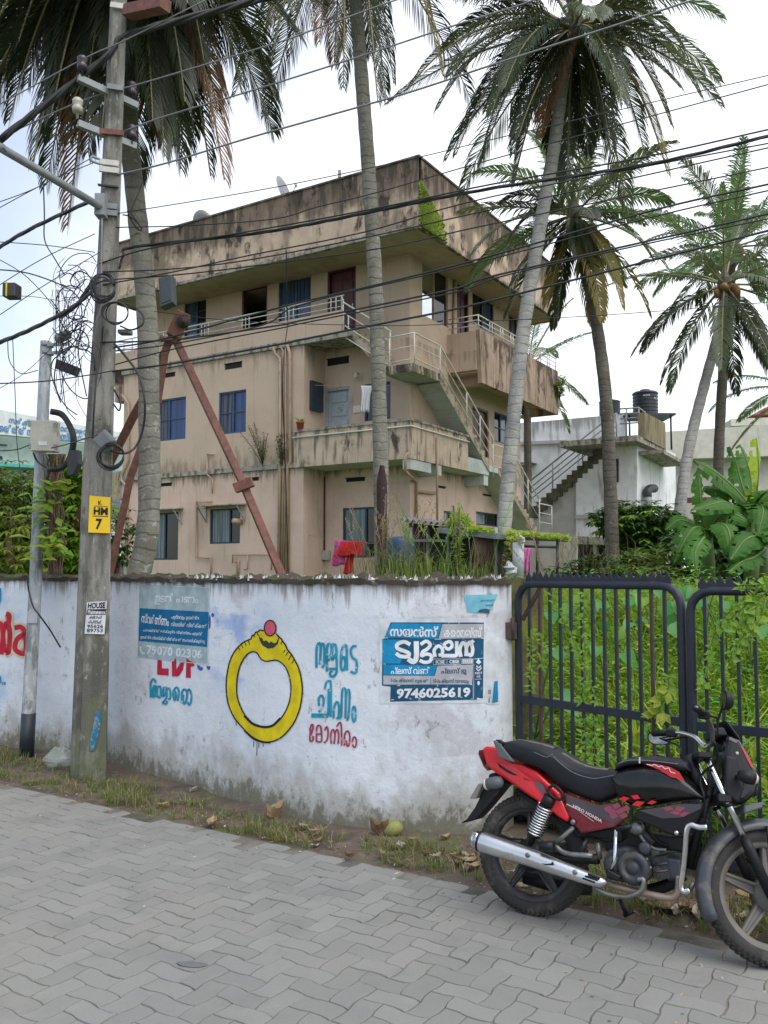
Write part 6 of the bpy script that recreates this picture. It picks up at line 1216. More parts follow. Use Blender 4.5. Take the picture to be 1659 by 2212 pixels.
# distant ground cover further up the plot
b = MB()
for i in range(5200):
    x = g.uniform(-7, 16); y = g.uniform(7.5, 20)
    if x < .95 + (y - 6.4) * .1: 
        if y < wall_y(min(max(x, -9), .94)) + .25 or g.random() < .6: continue
    if abs(x) > .5 * y + 1.5: continue
    p = Vector((x, y, plot_z(x, y)))
    if g.random() < .5:
        for k in range(5): a = g.uniform(0, 6.28); d = Vector((math.cos(a), math.sin(a), 0)); blade(b, p, d, g.uniform(.1, .3 if x < 1.5 else .5), g.uniform(.012, .025), g.uniform(.1, .6), 0)
    else: herb(p, g.uniform(.08, .3 if x < 1.5 else .5), 6, g.uniform(.07, .14), 0)
tag(b.build('ground_cover', [L['weed'], L['weedy']]), 'low weeds covering the garden further back', 'ground cover', kind='stuff')
def taro(p, label, n, sz, seed):
    r = random.Random(seed); root = thing('taro_plant', label, 'plant', tuple(p), 'broad leaved taro plants behind the gate')
    for k in range(n):
        a = r.uniform(0, 6.28); h = r.uniform(.35, .75); q = p + Vector((math.cos(a) * .22, math.sin(a) * .22, h)); b = MB(); b.tube([p, p.lerp(q, .6) + Vector((0, 0, .08)), q], .008, 5, 1)
        d = (Vector((math.cos(a), math.sin(a), -.9)) + Vector((-.1, -.5, 0))).normalized(); nn = Vector((0, -.7, .7)); s = d.cross(nn).normalized(); nn = s.cross(d); S = sz * r.uniform(.7, 1.2)
        out = [(0, 0), (.28, -.22), (.48, -.12), (.5, .12), (.36, .5), (.14, .85), (0, 1.0), (-.14, .85), (-.36, .5), (-.5, .12), (-.48, -.12), (-.28, -.22)]
        pts = [q + s * x * S + d * y * S + nn * (abs(x) * .25 * S - (y * y) * .1 * S) for x, y in out]; c = q + d * .3 * S - nn * .02 * S
        b.add(pts + [c], [(i, (i + 1) % 12, 12) for i in range(12)], 0, True); b.build('leaf', [L['taro'] if r.random() < .75 else L['weed'], m_stem], root)
for i, (zx, zy, Y) in enumerate([(640, 330, 9.5), (700, 250, 10), (790, 300, 9.6), (850, 260, 10.2), (930, 310, 9.2), (1010, 300, 9.0), (1080, 260, 9.8), (560, 300, 9.8), (750, 520, 7.6), (980, 420, 8.2), (1280, 260, 8.4), (1350, 230, 8.8), (1420, 300, 7.8), (1560, 330, 7.4), (1600, 250, 8.2), (330, 700, 6.4), (1250, 350, 7.6), (400, 380, 9.3)]):
    p = dep(*z_g(zx, zy), Y); p.z -= .45; taro(p, 'broad leaved taro plant growing among the weeds behind the gate', 3, .17, i)
# creeper over the right gate leaf
b = MB(); g = random.Random(9)
def gpt(zx, zy): 
    p, n_, e_ = vplane(GR0, GR1); return plane(*z_g(zx, zy), p, n_)
for path in (((1659, 90), (1600, 150), (1560, 230), (1530, 300), (1480, 380)), ((1700, 120), (1620, 200), (1580, 330), (1560, 420)), ((1500, 200), (1420, 300), (1360, 420), (1320, 560), (1300, 700)), ((1640, 130), (1500, 130), (1540, 200), (1450, 320)), ((1600, 330), (1500, 450), (1450, 560))):
    pp = [gpt(*p) + Vector((g.uniform(-.03, .03), -.03, 0)) for p in path]; P = [v3(p) for p in cr(pp, 6)]; b.tube(P, .004, 5, 1)
    for q in P:
        for k in range(3):
            a = g.uniform(0, 6.28); d = Vector((math.cos(a), -.3, math.sin(a) * .8 - .2)).normalized(); big = g.random() < .12; leaf(b, q, d, Vector((.1, -1, .3)), g.uniform(.03, .055) if not big else .06, .014 if not big else .05, .1, 0)
tag(b.build('gate_creeper', [L['weed'], m_stem], base=gpt(1560, 230)), 'small leaved creeper trailing over the right gate leaf', 'creeper')
b = MB(); pA, nA, eA = vplane(GL0, GL1)
for path in (((612, 170), (606, 400), (612, 650), (600, 780)), ((668, 860), (672, 1000), (665, 1150)), ((615, 900), (622, 1050), (610, 1180)), ((1090, 640), (1080, 740), (1030, 830), (980, 870)), ((430, 190), (540, 420), (610, 560), (680, 780)), ((312, 380), (310, 560), (318, 720)), ((372, 400), (370, 600))):
    P = [v3(p) for p in cr([plane(*z_g(*p), pA, nA) + Vector((0, -.03, 0)) for p in path], 6)]; b.tube(P, .003, 4, 1)
    for q in P:
        for k in range(3): a = g.uniform(0, 6.28); leaf(b, q, Vector((math.cos(a), -.3, math.sin(a) * .7)).normalized(), Vector((0, -1, .3)), g.uniform(.03, .07), .018, .1, 0)
for (x, y) in ((1040, 760), (1085, 720), (1000, 865), (1050, 840), (1025, 850)):
    for k in range(3): a = g.uniform(0, 6.28); leaf(b, plane(*z_g(x, y), pA, nA) + Vector((0, -.05, 0)), Vector((math.cos(a), -.3, math.sin(a) * .7)).normalized(), Vector((0, -1, .2)), .09, .05, .1, 2)
tag(b.build('gate_creeper', [L['weed'], m_stem, L['weedy']], base=plane(*z_g(612, 650), pA, nA)), 'thin twining creeper climbing the bars of the left gate leaf', 'creeper')

# grass clumps growing on top of the wall
def clump(name, label, conv, pts, Y, hmin, hmax, n, mats, seed, seeds=0, spread=.15, cat='grass clump'):
    r = random.Random(seed); b = MB(); base = dep(*conv(*pts[0]), Y)
    for (x, y) in pts:
        p = dep(*conv(x, y), Y)
        for k in range(n):
            a = r.uniform(0, 6.28); d = Vector((math.cos(a), math.sin(a), 0)); blade(b, p + Vector((r.gauss(0, spread), r.gauss(0, .05), -.03)), d, r.uniform(hmin, hmax), r.uniform(.003, .0065), r.uniform(.2, 1.0), 0 if r.random() < .75 else 1)
        for k in range(seeds):
            a = r.uniform(-1.2, 1.2); q = p + Vector((r.gauss(0, spread), 0, 0)); tp_ = q + Vector((math.sin(a) * .3, 0, r.uniform(.35, .65))); b.tube([q, q.lerp(tp_, .6) + Vector((0, 0, .04)), tp_], .002, 4, 1)
            for j in range(10): t = .6 + .04 * j; c = q.lerp(tp_, t); leaf(b, c, (Vector((r.uniform(-.6, .6), r.uniform(-.3, .3), .6))).normalized(), Vector((0, -1, 0)), .035, .008, .1, 1)
    return tag(b.build(name, mats, base=base), label, cat)
clump('grass_clump', 'tall seeding grass on the wall top below the middle palm trunk', z_b6, [(30, 1640), (90, 1650), (160, 1650)], 6.35, .12, .42, 45, [L['grass'], L['dry']], 1, 7)
clump('grass_clump', 'bright green grass tuft on the wall top in front of the shed', z_b6, [(300, 1655), (370, 1655), (440, 1660)], 6.3, .12, .36, 65, [L['weedy'], L['grass']], 2, 2)
clump('grass_clump', 'mixed grass and weeds on the wall top left of the right trunk', z_b6, [(540, 1660), (640, 1665), (760, 1680), (860, 1690)], 6.3, .06, .26, 34, [L['grass'], L['weed']], 3, 3)
clump('grass_clump', 'wispy seeding grass leaning over the left gate leaf', z_g, [(430, 190)], 6.05, .05, .2, 10, [L['dry'], L['dry']], 5, 8, .03)
def herb_thing(name, label, p, h, n, sz, mats, seed, cat='plant', rad=.3, twigs=True):
    r = random.Random(seed); root = thing(name, label, cat, tuple(p)); b = MB(); st_ = MB()
    for k in range(n):
        a = r.uniform(0, 6.28); top = p + Vector((math.cos(a) * rad * r.random(), math.sin(a) * rad * r.random(), h * r.uniform(.5, 1))); st_.tube([p, p.lerp(top, .5) + Vector((0, 0, h * .05)), top], .005 + h * .004, 5)
        for j in range(14):
            q = p.lerp(top, .25 + .75 * j / 13); a2 = r.uniform(0, 6.28); leaf(b, q, Vector((math.cos(a2), math.sin(a2), r.uniform(-.2, .5))).normalized(), Vector((0, 0, 1)), sz * r.uniform(.6, 1.2), sz * .4, .12, 0 if r.random() < .8 else len(mats) - 1)
    st_.build('stem', m_twig, root); b.build('foliage', mats, root); return root
herb_thing('weed_plant', 'upright leafy weed on the wall top before the shed', dep(*z_b6(690, 1680), 6.35), .62, 7, .07, [L['weed'], L['weedy']], 4, 'plant', .12)
herb_thing('wall_shrub', 'small shrub rooted in the wall ledge left of the drain pipes', hitV(z_b4, 900, 1190, -BW - .15), 1.3, 10, .12, [L['bush'], L['tree']], 6, 'shrub', .8)
herb_thing('wall_shrub', 'grassy weed growing on the ledge around the drain pipes', hitV(z_b4, 1005, 1195, -BW - .12), 1.0, 9, .14, [L['bush'], L['grass']], 7, 'shrub', .5)
herb_thing('balcony_fern', 'green plant spilling from the end of the right balcony', hitU(z_r2, 385, 760, ub) - EU * .1, .9, 14, .2, [L['creeper'], L['weed']], 8, 'plant', .3)
b = MB(); 
for k in range(12): a = rnd.uniform(0, 6.28); leaf(b, pot + Vector((0, 0, .2)), Vector((math.cos(a), math.sin(a), rnd.uniform(.3, 1.2))).normalized(), Vector((0, 0, 1)), rnd.uniform(.12, .3), .07, .1)
b.build('sprig', L['weed'], fpt)
# bright creeper on the shed roof, brown roots hanging beneath it
g = random.Random(77); cr_ = thing('roof_creeper', 'bright green creeper heaped over the tin shed roof', 'creeper', tuple(dep(*z_b6(900, 1290), 12))); b = MB()
for (x0, x1, yf, th, Y, n) in ((600, 800, lambda s: 1235 - 75 * math.sin(s * 3.1) ** .8, 60, 12.2, 1700), (760, 1010, lambda s: 1260 + 25 * s, 45, 11.8, 1900), (1095, 1600, lambda s: 1295 + 45 * s, 40, 11.2, 2600), (1100, 1215, lambda s: 1330, 90, 10.9, 900), (1090, 1200, lambda s: 1470 + 150 * (g.random() - .5), 90, 10.95, 500)):
    for i in range(n):
        s = g.random(); y = yf(s) + g.random() ** .7 * th; p = dep(*z_b6(x0 + (x1 - x0) * s, y), Y + g.uniform(-.3, 1.6)); d = rv(g); d.z = abs(d.z) * .5; leaf(b, p, d.normalized(), Vector((0, -.3, 1)), g.uniform(.04, .085), g.uniform(.03, .055), .1)
b.build('foliage', L['creeper'], cr_); b = MB()
for i in range(150):
    x = g.uniform(820, 1010) if i % 3 else g.uniform(1098, 1180); p = dep(*z_b6(x, g.uniform(1310, 1380)), 11.6 if i % 3 else 10.9); q = p + Vector((g.uniform(-.15, .15), g.uniform(-.1, .1), -g.uniform(.5, 1.5))); b.tube([p, p.lerp(q, .5) + Vector((g.uniform(-.1, .1), 0, 0)), q], .006, 4)
b.build('hanging_roots', m_twig, cr_)
# broken mossy wall stub behind the gate hinge
b = MB(); q = dep(*z_b6(1180, 1760), 6.7); q.z = .85
rows = []
for i in range(8):
    t = i / 7; p = q + Vector((-.12 + .32 * t, 0, 0)); hh = .93 + .03 * math.sin(i * 2.3); rows.append([(p.x, p.y - .1, 0.0), (p.x, p.y - .1, .85 + hh), (p.x, p.y + .12, .85 + hh + .02), (p.x, p.y + .12, 0.0)])
b.grid(rows, sm=False); b.add(rows[0], [(0, 1, 2, 3)]); b.add(rows[-1], [(3, 2, 1, 0)]); tag(b.build('mossy_pier', stained('mossy_pier', (.12, .11, .05), [((.2, .22, .03), (5, 5, 2), .45, .6, None, 0, .8), ((.04, .04, .025), (9, 9, 4), .5, .62, None, 0, .8)], .95, .2, .6, 40), base=q), 'mossy masonry pier just behind the gate hinge', 'pier')

# ------------------------------------------------------------------ bushes and broadleaf trees
def tree(name, label, base, blobs, n, sz, mats, seed, cat='tree', droop=.5, trunk=.07, asp=.32, group=None):
    r = random.Random(seed); root = thing(name, label, cat, tuple(base), group); tb = MB(); b = MB()
    for (c, rx, rz) in blobs:
        tb.tube([base, base.lerp(c, .5) + Vector((r.uniform(-.1, .1), 0, .1)), c], [trunk, trunk * .6, trunk * .3], 6)
        for k in range(4): tb.tube([c.lerp(base, .2), c + rv(r) * rx * .8], [trunk * .3, trunk * .12], 5)
    tb.build('trunk', m_twig, root); tot = sum(q[1] ** 2 * q[2] for q in blobs)
    for (c, rx, rz) in blobs:
        for i in range(int(n * rx * rx * rz / tot / 6)):
            d = rv(r); q = c + Vector((d.x * rx, d.y * rx, d.z * rz)) * (r.random() ** .4) * (1 + .25 * mnoise.noise(d * 2.2 + c))
            m = 0 if r.random() < .8 else len(mats) - 1
            for k in range(6):
                a = k * 1.05 + r.uniform(-.3, .3); dd = (Vector((math.cos(a), math.sin(a), -droop + r.uniform(-.3, .3))) + d * .4).normalized(); leaf(b, q, dd, Vector((0, 0, 1)), sz * r.uniform(.7, 1.3), sz * asp * r.uniform(.8, 1.2), .12, m)
    b.build('crown', mats, root); return root
P = lambda x, y, Y: dep(*z_l(x, y), Y)
tree('mango_tree', 'dark leafy mango tree behind the wall at the left photo edge', P(60, 2100, 12.5), [(P(20, 1560, 12.5), .75, .65), (P(130, 1700, 12.2), .7, .6), (P(30, 1850, 12), .8, .7), (P(160, 1930, 12), .6, .5), (P(-120, 1650, 13), .9, .9), (P(200, 1560, 13.5), .55, .45)], 7000, .17, [L['tree'], L['bush'], L['treel']], 1)
tree('leafy_tree', 'lighter green leafy tree between the short post and the concrete pole', P(450, 2080, 13), [(P(450, 1500, 13), .6, .55), (P(500, 1700, 13), .55, .5), (P(330, 1620, 13), .45, .45), (P(480, 1900, 13), .55, .5), (P(400, 1430, 13.4), .4, .3)], 4200, .2, [L['weed'], L['tree'], L['treel']], 2, 'tree', .5, .06, .4)
tree('leafy_bush', 'yellow tipped bush low behind the wall left of the short post', P(90, 2080, 11), [(P(70, 1730, 11), .3, .22), (P(140, 1960, 11), .5, .35)], 900, .16, [L['treel'], L['tree']], 3, 'bush')
tree('leafy_bush', 'dark bush behind the concrete pole below the yellow plate', P(690, 2080, 14), [(P(720, 1820, 15), .6, .6), (P(560, 1850, 15), .5, .6)], 1500, .16, [L['bush'], L['tree']], 4, 'bush')
PR = lambda x, y, Y: dep(*z_r2(x, y), Y)
tree('vine_bush', 'vine covered bush standing before the white house right of a palm trunk', PR(890, 1850, 18), [(PR(860, 1470, 18), 1.1, .45), (PR(780, 1440, 18), .5, .3), (PR(900, 1560, 18), .7, .6), (PR(870, 1680, 17.5), .55, .7), (PR(960, 1480, 18), .6, .4), (PR(900, 1780, 17), .8, .5)], 4200, .2, [L['bush'], L['tree'], L['weed']], 5, 'bush', .4, .05, .5)
tree('leafy_bush', 'low round leaved bush at the foot of the dark palm trunk', PR(560, 1830, 15), [(PR(480, 1790, 15), .4, .25), (PR(620, 1780, 15), .5, .3)], 900, .15, [L['bush'], L['tree']], 6, 'bush', .2, .04, .6)
clump('grass_clump', 'pale feathery grass in front of the white house garage', z_r2, [(540, 1770), (570, 1790), (610, 1790)], 14, .4, 1.0, 22, [L['dry'], L['grass']], 11, 4, .3)
tree('leafy_bush', 'pale spiky shrub below the vine bush', PR(930, 1850, 13), [(PR(920, 1790, 13), .6, .4)], 900, .2, [L['grass'], L['tree']], 16, 'bush', .1, .04, .2)
tree('leafy_bush', 'dark green scrub behind the right gate leaf and banana plants', PR(1400, 1850, 16), [(PR(1250, 1700, 16), .9, .9), (PR(1450, 1650, 16.5), 1.0, 1.0), (PR(1620, 1600, 16.5), 1.0, 1.1), (PR(1760, 1650, 16), 1.0, 1.2), (PR(1350, 1540, 17), .8, .7)], 4000, .24, [L['bush'], L['bush'], L['tree']], 17, 'bush', .5, .05, .45)
# creeper stems on the service post
b = MB(); g = random.Random(15)
for i in range(46):
    x0 = g.uniform(300, 400); pts = [(x0 + g.uniform(-30, 30) + (360 - x0) * t * .5, 1290 + 760 * t) for t in (0, .25, .5, .75, 1)]; b.tube([v3(p) for p in cr([dep(*z_l(*p), SY - .02 + g.uniform(-.12, .12)) for p in pts], 5)], g.choice((.004, .006, .009)), 4, 1)
for i in range(60):
    q = dep(*z_l(g.gauss(330, 55), g.uniform(1480, 1980)), SY - .15); a = g.uniform(0, 6.28); leaf(b, q, Vector((math.cos(a), -.2, math.sin(a) * .4 - .1)).normalized(), Vector((0, -.5, 1)), g.uniform(.08, .17), .08, .1, 0)
for (x, y) in ((245, 1640), (200, 1690), (190, 1820), (310, 1880), (250, 1960), (430, 1520), (450, 1480)):
    for k in range(3): a = g.uniform(0, 6.28); leaf(b, dep(*z_l(x, y), SY - .2), Vector((math.cos(a), -.3, .1)).normalized(), Vector((0, -.3, 1)), .2, .12, .1, 2)
tag(b.build('climbing_vine', [L['weed'], m_twig, L['weedy']], base=dep(*z_l(360, 2000), SY)), 'dry stems and leaves of a vine climbing beside the short steel post', 'vine')
# banana plants
def banana_leaf(root, pts, wd, mat, seed, twist=0.0):
    r = random.Random(seed); P = [v3(p) for p in cr(pts, 9)]; N = len(P); b = MB(); rows = []
    for i in range(N):
        t = i / (N - 1); tg = (P[min(i + 1, N - 1)] - P[max(i - 1, 0)]).normalized(); up = Vector((math.sin(twist), -.75, .66)); s = tg.cross(up).normalized(); nn = s.cross(tg)
        w_ = wd * max(.02, (math.sin(math.pi * min(1, t * .93 + .07)) ** .55)) * (1 if t > .1 else t * 6 + .2); row = []
        for k in range(-3, 4):
            u = k / 3; row.append(P[i] + s * u * w_ * .86 * (1 + r.uniform(-.2, .02) * abs(u)) + nn * (abs(u) * .10 * wd - abs(u) ** 2 * wd * .35 + r.uniform(-.012, .012) * abs(u)))
        rows.append(row)
    vs = [p for rw in rows for p in rw]; fs = []
    for i in range(N - 1):
        for k in range(6):
            if abs(k - 2.5) > 1.4 and r.random() < .14: continue
            fs.append((i * 7 + k, i * 7 + k + 1, (i + 1) * 7 + k + 1, (i + 1) * 7 + k))
    b.add(vs, fs, 0, False); b.tube(P, [.03 * (1 - .8 * i / N) for i in range(N)], 5, 1); b.build('leaf', [mat, m_stem], root)
def banana(label, base, leaves, seed):
    root = thing('banana_plant', label, 'banana plant', tuple(base)); b = MB(); top = v3(leaves[0][0][0]); b.tube([base, base.lerp(top, .5), top], [.14, .12, .06], 10); b.build('stem', m_stem, root)
    for i, (pts, wd, mt_, tw) in enumerate(leaves): banana_leaf(root, pts, wd, L[mt_], seed * 20 + i, tw)
c1 = PR(1560, 1420, 14)
banana('banana plant with a big drooping leaf and an upright yellow green one', PR(1560, 1900, 14), [([c1, PR(1590, 1300, 14), PR(1600, 1150, 13.8), PR(1590, 985, 13.8)], .28, 'bananay', .5), ([c1, PR(1510, 1290, 14.3), PR(1470, 1150, 14.4), PR(1430, 1035, 14.2)], .27, 'banana', .3), ([c1, PR(1560, 1250, 14.4), PR(1530, 1120, 14.5), PR(1490, 1020, 14.6)], .27, 'banana', .4), ([c1, PR(1470, 1300, 13.6), PR(1340, 1190, 13.3), PR(1215, 1118, 13.2)], .33, 'banana', 0),
       ([c1, PR(1470, 1400, 13.5), PR(1380, 1370, 13.1), PR(1200, 1420, 12.8)], .3, 'banana', 0), ([c1, PR(1620, 1330, 13.6), PR(1680, 1300, 13.2), PR(1780, 1380, 13)], .34, 'banana', 0), ([c1, PR(1600, 1380, 13.5), PR(1630, 1420, 13), PR(1600, 1560, 12.8)], .33, 'banana', 0), ([c1, PR(1480, 1360, 13.7), PR(1350, 1300, 13.6), PR(1280, 1290, 13.5)], .25, 'banana', .2)], 1)
c2 = PR(1300, 1560, 13.4)
banana('banana plant with torn leaves low beside the grey leaning trunk', PR(1290, 1900, 13.4), [([c2, PR(1260, 1470, 13.3), PR(1250, 1330, 13.2), PR(1240, 1180, 13.2)], .22, 'banana', .3), ([c2, PR(1240, 1520, 13), PR(1180, 1560, 12.8), PR(1090, 1740, 12.7)], .28, 'banana', 0), ([c2, PR(1360, 1500, 13), PR(1420, 1540, 12.7), PR(1440, 1700, 12.5)], .3, 'banana', 0), ([c2, PR(1350, 1470, 13.4), PR(1440, 1440, 13.2), PR(1560, 1500, 13)], .28, 'banana', 0), ([c2, PR(1260, 1600, 12.7), PR(1220, 1680, 12.5), PR(1230, 1790, 12.4)], .24, 'banana', 0), ([c2, PR(1200, 1500, 13.2), PR(1120, 1480, 13.2), PR(1040, 1540, 13.2)], .22, 'banana', 0)], 2)
c3 = PR(1650, 1640, 13); banana('banana plant at the lower right with hanging leaves', PR(1660, 1900, 13), [([c3, PR(1600, 1580, 12.8), PR(1520, 1600, 12.5), PR(1430, 1720, 12.3)], .28, 'banana', 0), ([c3, PR(1580, 1700, 12.6), PR(1500, 1730, 12.4), PR(1420, 1800, 12.3)], .22, 'banana', 0), ([c3, PR(1660, 1560, 12.8), PR(1690, 1560, 12.6), PR(1720, 1680, 12.4)], .28, 'banana', 0), ([c3, PR(1690, 1520, 13), PR(1720, 1400, 13), PR(1760, 1300, 13)], .28, 'banana', .3)], 3)

# ================================================================== COCONUT PALMS
def trunk_mat(name, base, dark, lich=.6):
    t = NT(name); p = t.pos(); zc = t.n('ShaderNodeSeparateXYZ'); t.t.links.new(p, zc.inputs[0]); z = zc.outputs['Z']
    c = t.mix(t.ramp(t.noise(p, 3, 6), .3, .7), c4(base, .8), c4(base, 1.2))
    wv = t.math('SINE', t.math('MULTIPLY', t.math('ADD', z, t.math('MULTIPLY', t.noise(p, 2.5, 3), .22)), 46)); ringm = t.ramp(wv, .72, .98)
    c = t.mix(t.math('MULTIPLY', t.math('MULTIPLY', ringm, t.ramp(t.noise(p, 4, 4), .42, .62)), .7), c, c4(dark)); c = t.mix(t.ramp(t.noise(p, 1, 7, .75, (12, 12, 26)), .56, .66, 0, .7), c, c4(dark)); c = t.mix(t.ramp(t.noise(p, 1, 6, .7, (5, 5, 1.2)), .52, .7, 0, .5), c, c4(dark, 1.3))
    c = t.mix(t.ramp(t.noise(p, 11, 5, .6), .62, .66, 0, lich), c, c4((.42, .43, .38))); c = t.mix(t.ramp(t.noise(p, 1.3, 3), .55, .7, 0, .4), c, c4((.17, .18, .12)))
    t.set(t.b.inputs['Base Color'], c); t.b.inputs['Roughness'].default_value = .92; t.b.inputs['Specular IOR Level'].default_value = .2
    t.bump(t.math('MULTIPLY_ADD', ringm, -.3, t.noise(p, 14, 6, .7)), .7, .03); return t.mat
m_tr = trunk_mat('palm_bark', (.235, .225, .19), (.1, .09, .075)); m_trg = trunk_mat('grey_palm_bark', (.30, .295, .275), (.14, .13, .12), .4); m_trd = trunk_mat('dark_palm_bark', (.13, .115, .095), (.05, .042, .035), .25)
def frond(root, base, d0, L_, sag, mats, seed, nl=52, ll=.62, roll=0.0, sparse=0.0, rib=None, lw=.034, tip=None):
    r = random.Random(seed); b = MB(); N = 15; P = [base.copy()]; d = d0.normalized()
    if tip is not None:
        cm = base + (tip - base) * .42; cm.x = base.x + (tip.x - base.x) * .62; cm.y = base.y + (tip.y - base.y) * .62; cm.z += sag
        P = [base * (1 - t) ** 2 + cm * 2 * t * (1 - t) + tip * t * t for t in [i / N for i in range(N + 1)]]
    for i in range(0 if tip is not None else N):
        t = (i + 1) / N; d = (d + Vector((0, 0, -sag * (.25 + 1.3 * t) / N))).normalized(); P.append(P[-1] + d * L_ / N)
    b.tube(P, [.028 * (1 - .85 * i / N) + .004 for i in range(N + 1)], 4, 1, False)
    vs = []; fs = []
    for sd in (-1, 1):
        for k in range(nl):
            t = .14 + .86 * (k + r.random() * .5) / nl
            if r.random() < sparse: continue
            x = t * N; i = min(int(x), N - 1); q = P[i].lerp(P[i + 1], x - i); tg = (P[i + 1] - P[i]).normalized(); up = Vector((0, 0, 1)); s = tg.cross(up)
            if s.length < .05: s = Vector((math.cos(seed), math.sin(seed), 0))
            s.normalize(); nn = s.cross(tg).normalized()
            rl = roll; s2 = s * math.cos(rl) + nn * math.sin(rl)
            pr_ = (math.sin(math.pi * min(1, .12 + .86 * t)) ** .6) * ll * r.uniform(.85, 1.1); ang = .95 - .5 * t
            dr = (s2 * sd * math.sin(ang) + tg * math.cos(ang) + nn * .25 + Vector((0, 0, -.12))).normalized(); sg_ = r.uniform(.4, 1.0)
            m1 = q + dr * pr_ * .5; d2 = (dr + Vector((0, 0, -sg_))).normalized(); m2 = m1 + d2 * pr_ * .32; d3 = (d2 + Vector((0, 0, -sg_ * .9))).normalized(); e = m2 + d3 * pr_ * .25
            wv_ = tg.cross(dr).cross(dr).normalized() * lw * r.uniform(.8, 1.2) * .5; o = len(vs); vs += [q - wv_ * .5, q + wv_ * .5, m1 + wv_, m1 - wv_, m2 + wv_ * .7, m2 - wv_ * .7, e]; fs += [(o, o + 1, o + 2, o + 3), (o + 3, o + 2, o + 4, o + 5), (o + 5, o + 4, o + 6)]
    b.add(vs, fs, 0); return b.build('frond', [mats, rib or m_rachis], root)
def coconuts(root, c, n, r_, seed, mat):
    b = MB(); r = random.Random(seed)
    for i in range(n): p = c + rv(r) * r_ * 1.3; b.lathe([(.01, -.13), (.07, -.09), (.095, 0), (.08, .08), (.03, .13)], 8, Matrix.Translation(p) @ Matrix.Rotation(r.uniform(0, 3), 4, rv(r)))
    b.build('coconut_bunch', mat, root)
m_nut = pbr('coconut_husk', (.27, .14, .05), .6, 0, .25, 3); m_nutg = pbr('green_coconut', (.15, .17, .03), .5, 0, .2, 3)
def palm(label, tr_px, radii, mat, crown, n, Lr, seed, els, pal, nl=52, ll=.6, specials=(), nuts=0, group='coconut palms', lw=.034, sagr=(.5, 1.3), rot=0.0):
    P = [dep(*p[:2], p[2]) for p in tr_px]; b0 = P[0].copy(); b0.z = min(b0.z, 1.1); root = thing('coconut_palm', label, 'palm tree', tuple(b0), group)
    pts = [b0] + P if P[0].z > b0.z + .05 else P; S = [v3(q) for q in cr(pts, 10)]; n_ = len(S); b = MB(); r = random.Random(seed); rr_ = []
    for i in range(n_):
        t = i / (n_ - 1); rr_.append((radii[0] + (radii[1] - radii[0]) * t) * (1 + .035 * math.sin(i * 2.1) + r.uniform(-.02, .02)))
    b.tube(S, rr_, 14); b.build('trunk', mat, root); C_ = dep(*crown[:2], crown[2])
    for i in range(n):
        t = i / max(1, n - 1); el = R(els[0] + (els[1] - els[0]) * t + r.uniform(-9, 9)); az = i * 2.39996 + r.uniform(-.25, .25) + rot
        d = Vector((math.cos(az) * math.cos(el), math.sin(az) * math.cos(el), math.sin(el))); key = pal(t, r)
        frond(root, C_ + d * .12, d, r.uniform(*Lr), r.uniform(*sagr), L[key], seed * 100 + i, nl, ll * r.uniform(.85, 1.1), r.uniform(-.25, .25), .06 + (.12 if t > .7 else 0), m_rachisb if key == 'palmb' else None, lw)
    for j, (px, py, Y, key, arch) in enumerate(specials):   # fronds arching over to a measured tip
        T_ = dep(px, py, Y); frond(root, C_, Vector((0, 0, 1)), 1, arch, L[key], seed * 100 + 60 + j, nl, ll, r.uniform(-.3, .3), .04, m_rachisb if key == 'palmb' else None, lw, T_)
    if nuts: coconuts(root, C_ + Vector((0, -.15, -.35)), nuts, .2, seed, m_nut)
    b = MB(); b.lathe([(radii[1] * .9, -.5), (.17, -.1), (.18, .1), (.08, .35), (.02, .5)], 10, Matrix.Translation(C_)); b.build('crown_shaft', m_trd, root)
    return root, C_
mixA = lambda t, r: 'palmd' if t < .55 else ('palm' if r.random() < .55 else ('palmd' if r.random() < .6 else 'palmb'))
palm('coconut palm rising behind the concrete pole, its dark fronds filling the top left', [(300, 1250, 9.0), (322, 1100, 9.0), (318, 700, 8.95), (298, 480, 8.9), (275, 250, 8.8), (270, 40, 8.7), (280, -150, 8.6)], (.14, .085), m_tr, (285, -190, 8.6), 30, (2.0, 2.8), 1, (20, -75), lambda t, r: 'palmd' if r.random() < .9 else ('palm' if r.random() < .6 else 'palmb'), 68, .72, lw=.021, specials=((72, 352, 8.2, 'palmd', .9), (146, 488, 8.7, 'palmb', .5), (20, 260, 8.8, 'palmd', 1.0), (-40, 330, 9, 'palmd', 1.1), (110, 250, 8.0, 'palmd', .6), (190, 330, 9.2, 'palmd', .4), (355, 338, 8.2, 'palm', .5), (390, 365, 9.0, 'palm', .6), (455, 380, 8.8, 'palmd', .7), (485, 388, 8.3, 'palmb', .8), (522, 200, 8.4, 'palm', 1.0), (420, 290, 9.4, 'palmd', .6), (330, 260, 8.0, 'palmd', .3), (60, 180, 9.2, 'palmd', .9), (470, 240, 9.3, 'palmd', .8), (400, 220, 8.0, 'palmd', .5), (150, 300, 9.4, 'palmd', .6), (230, 280, 9.3, 'palmd', .3), (-60, 180, 8.4, 'palmd', 1.0), (40, 90, 8.2, 'palmd', .9), (120, 130, 9.4, 'palmd', .7), (190, 180, 8.1, 'palmd', .5), (-20, 240, 9.5, 'palmd', 1.0), (250, 150, 8, 'palmd', .3), (380, 120, 9.4, 'palmd', .7), (440, 130, 8.2, 'palmd', .8), (355, 260, 9.6, 'palmd', .5), (100, 400, 9.3, 'palmd', .6), (300, 200, 9.5, 'palmd', .3), (510, 90, 9, 'palmd', 1.0)))
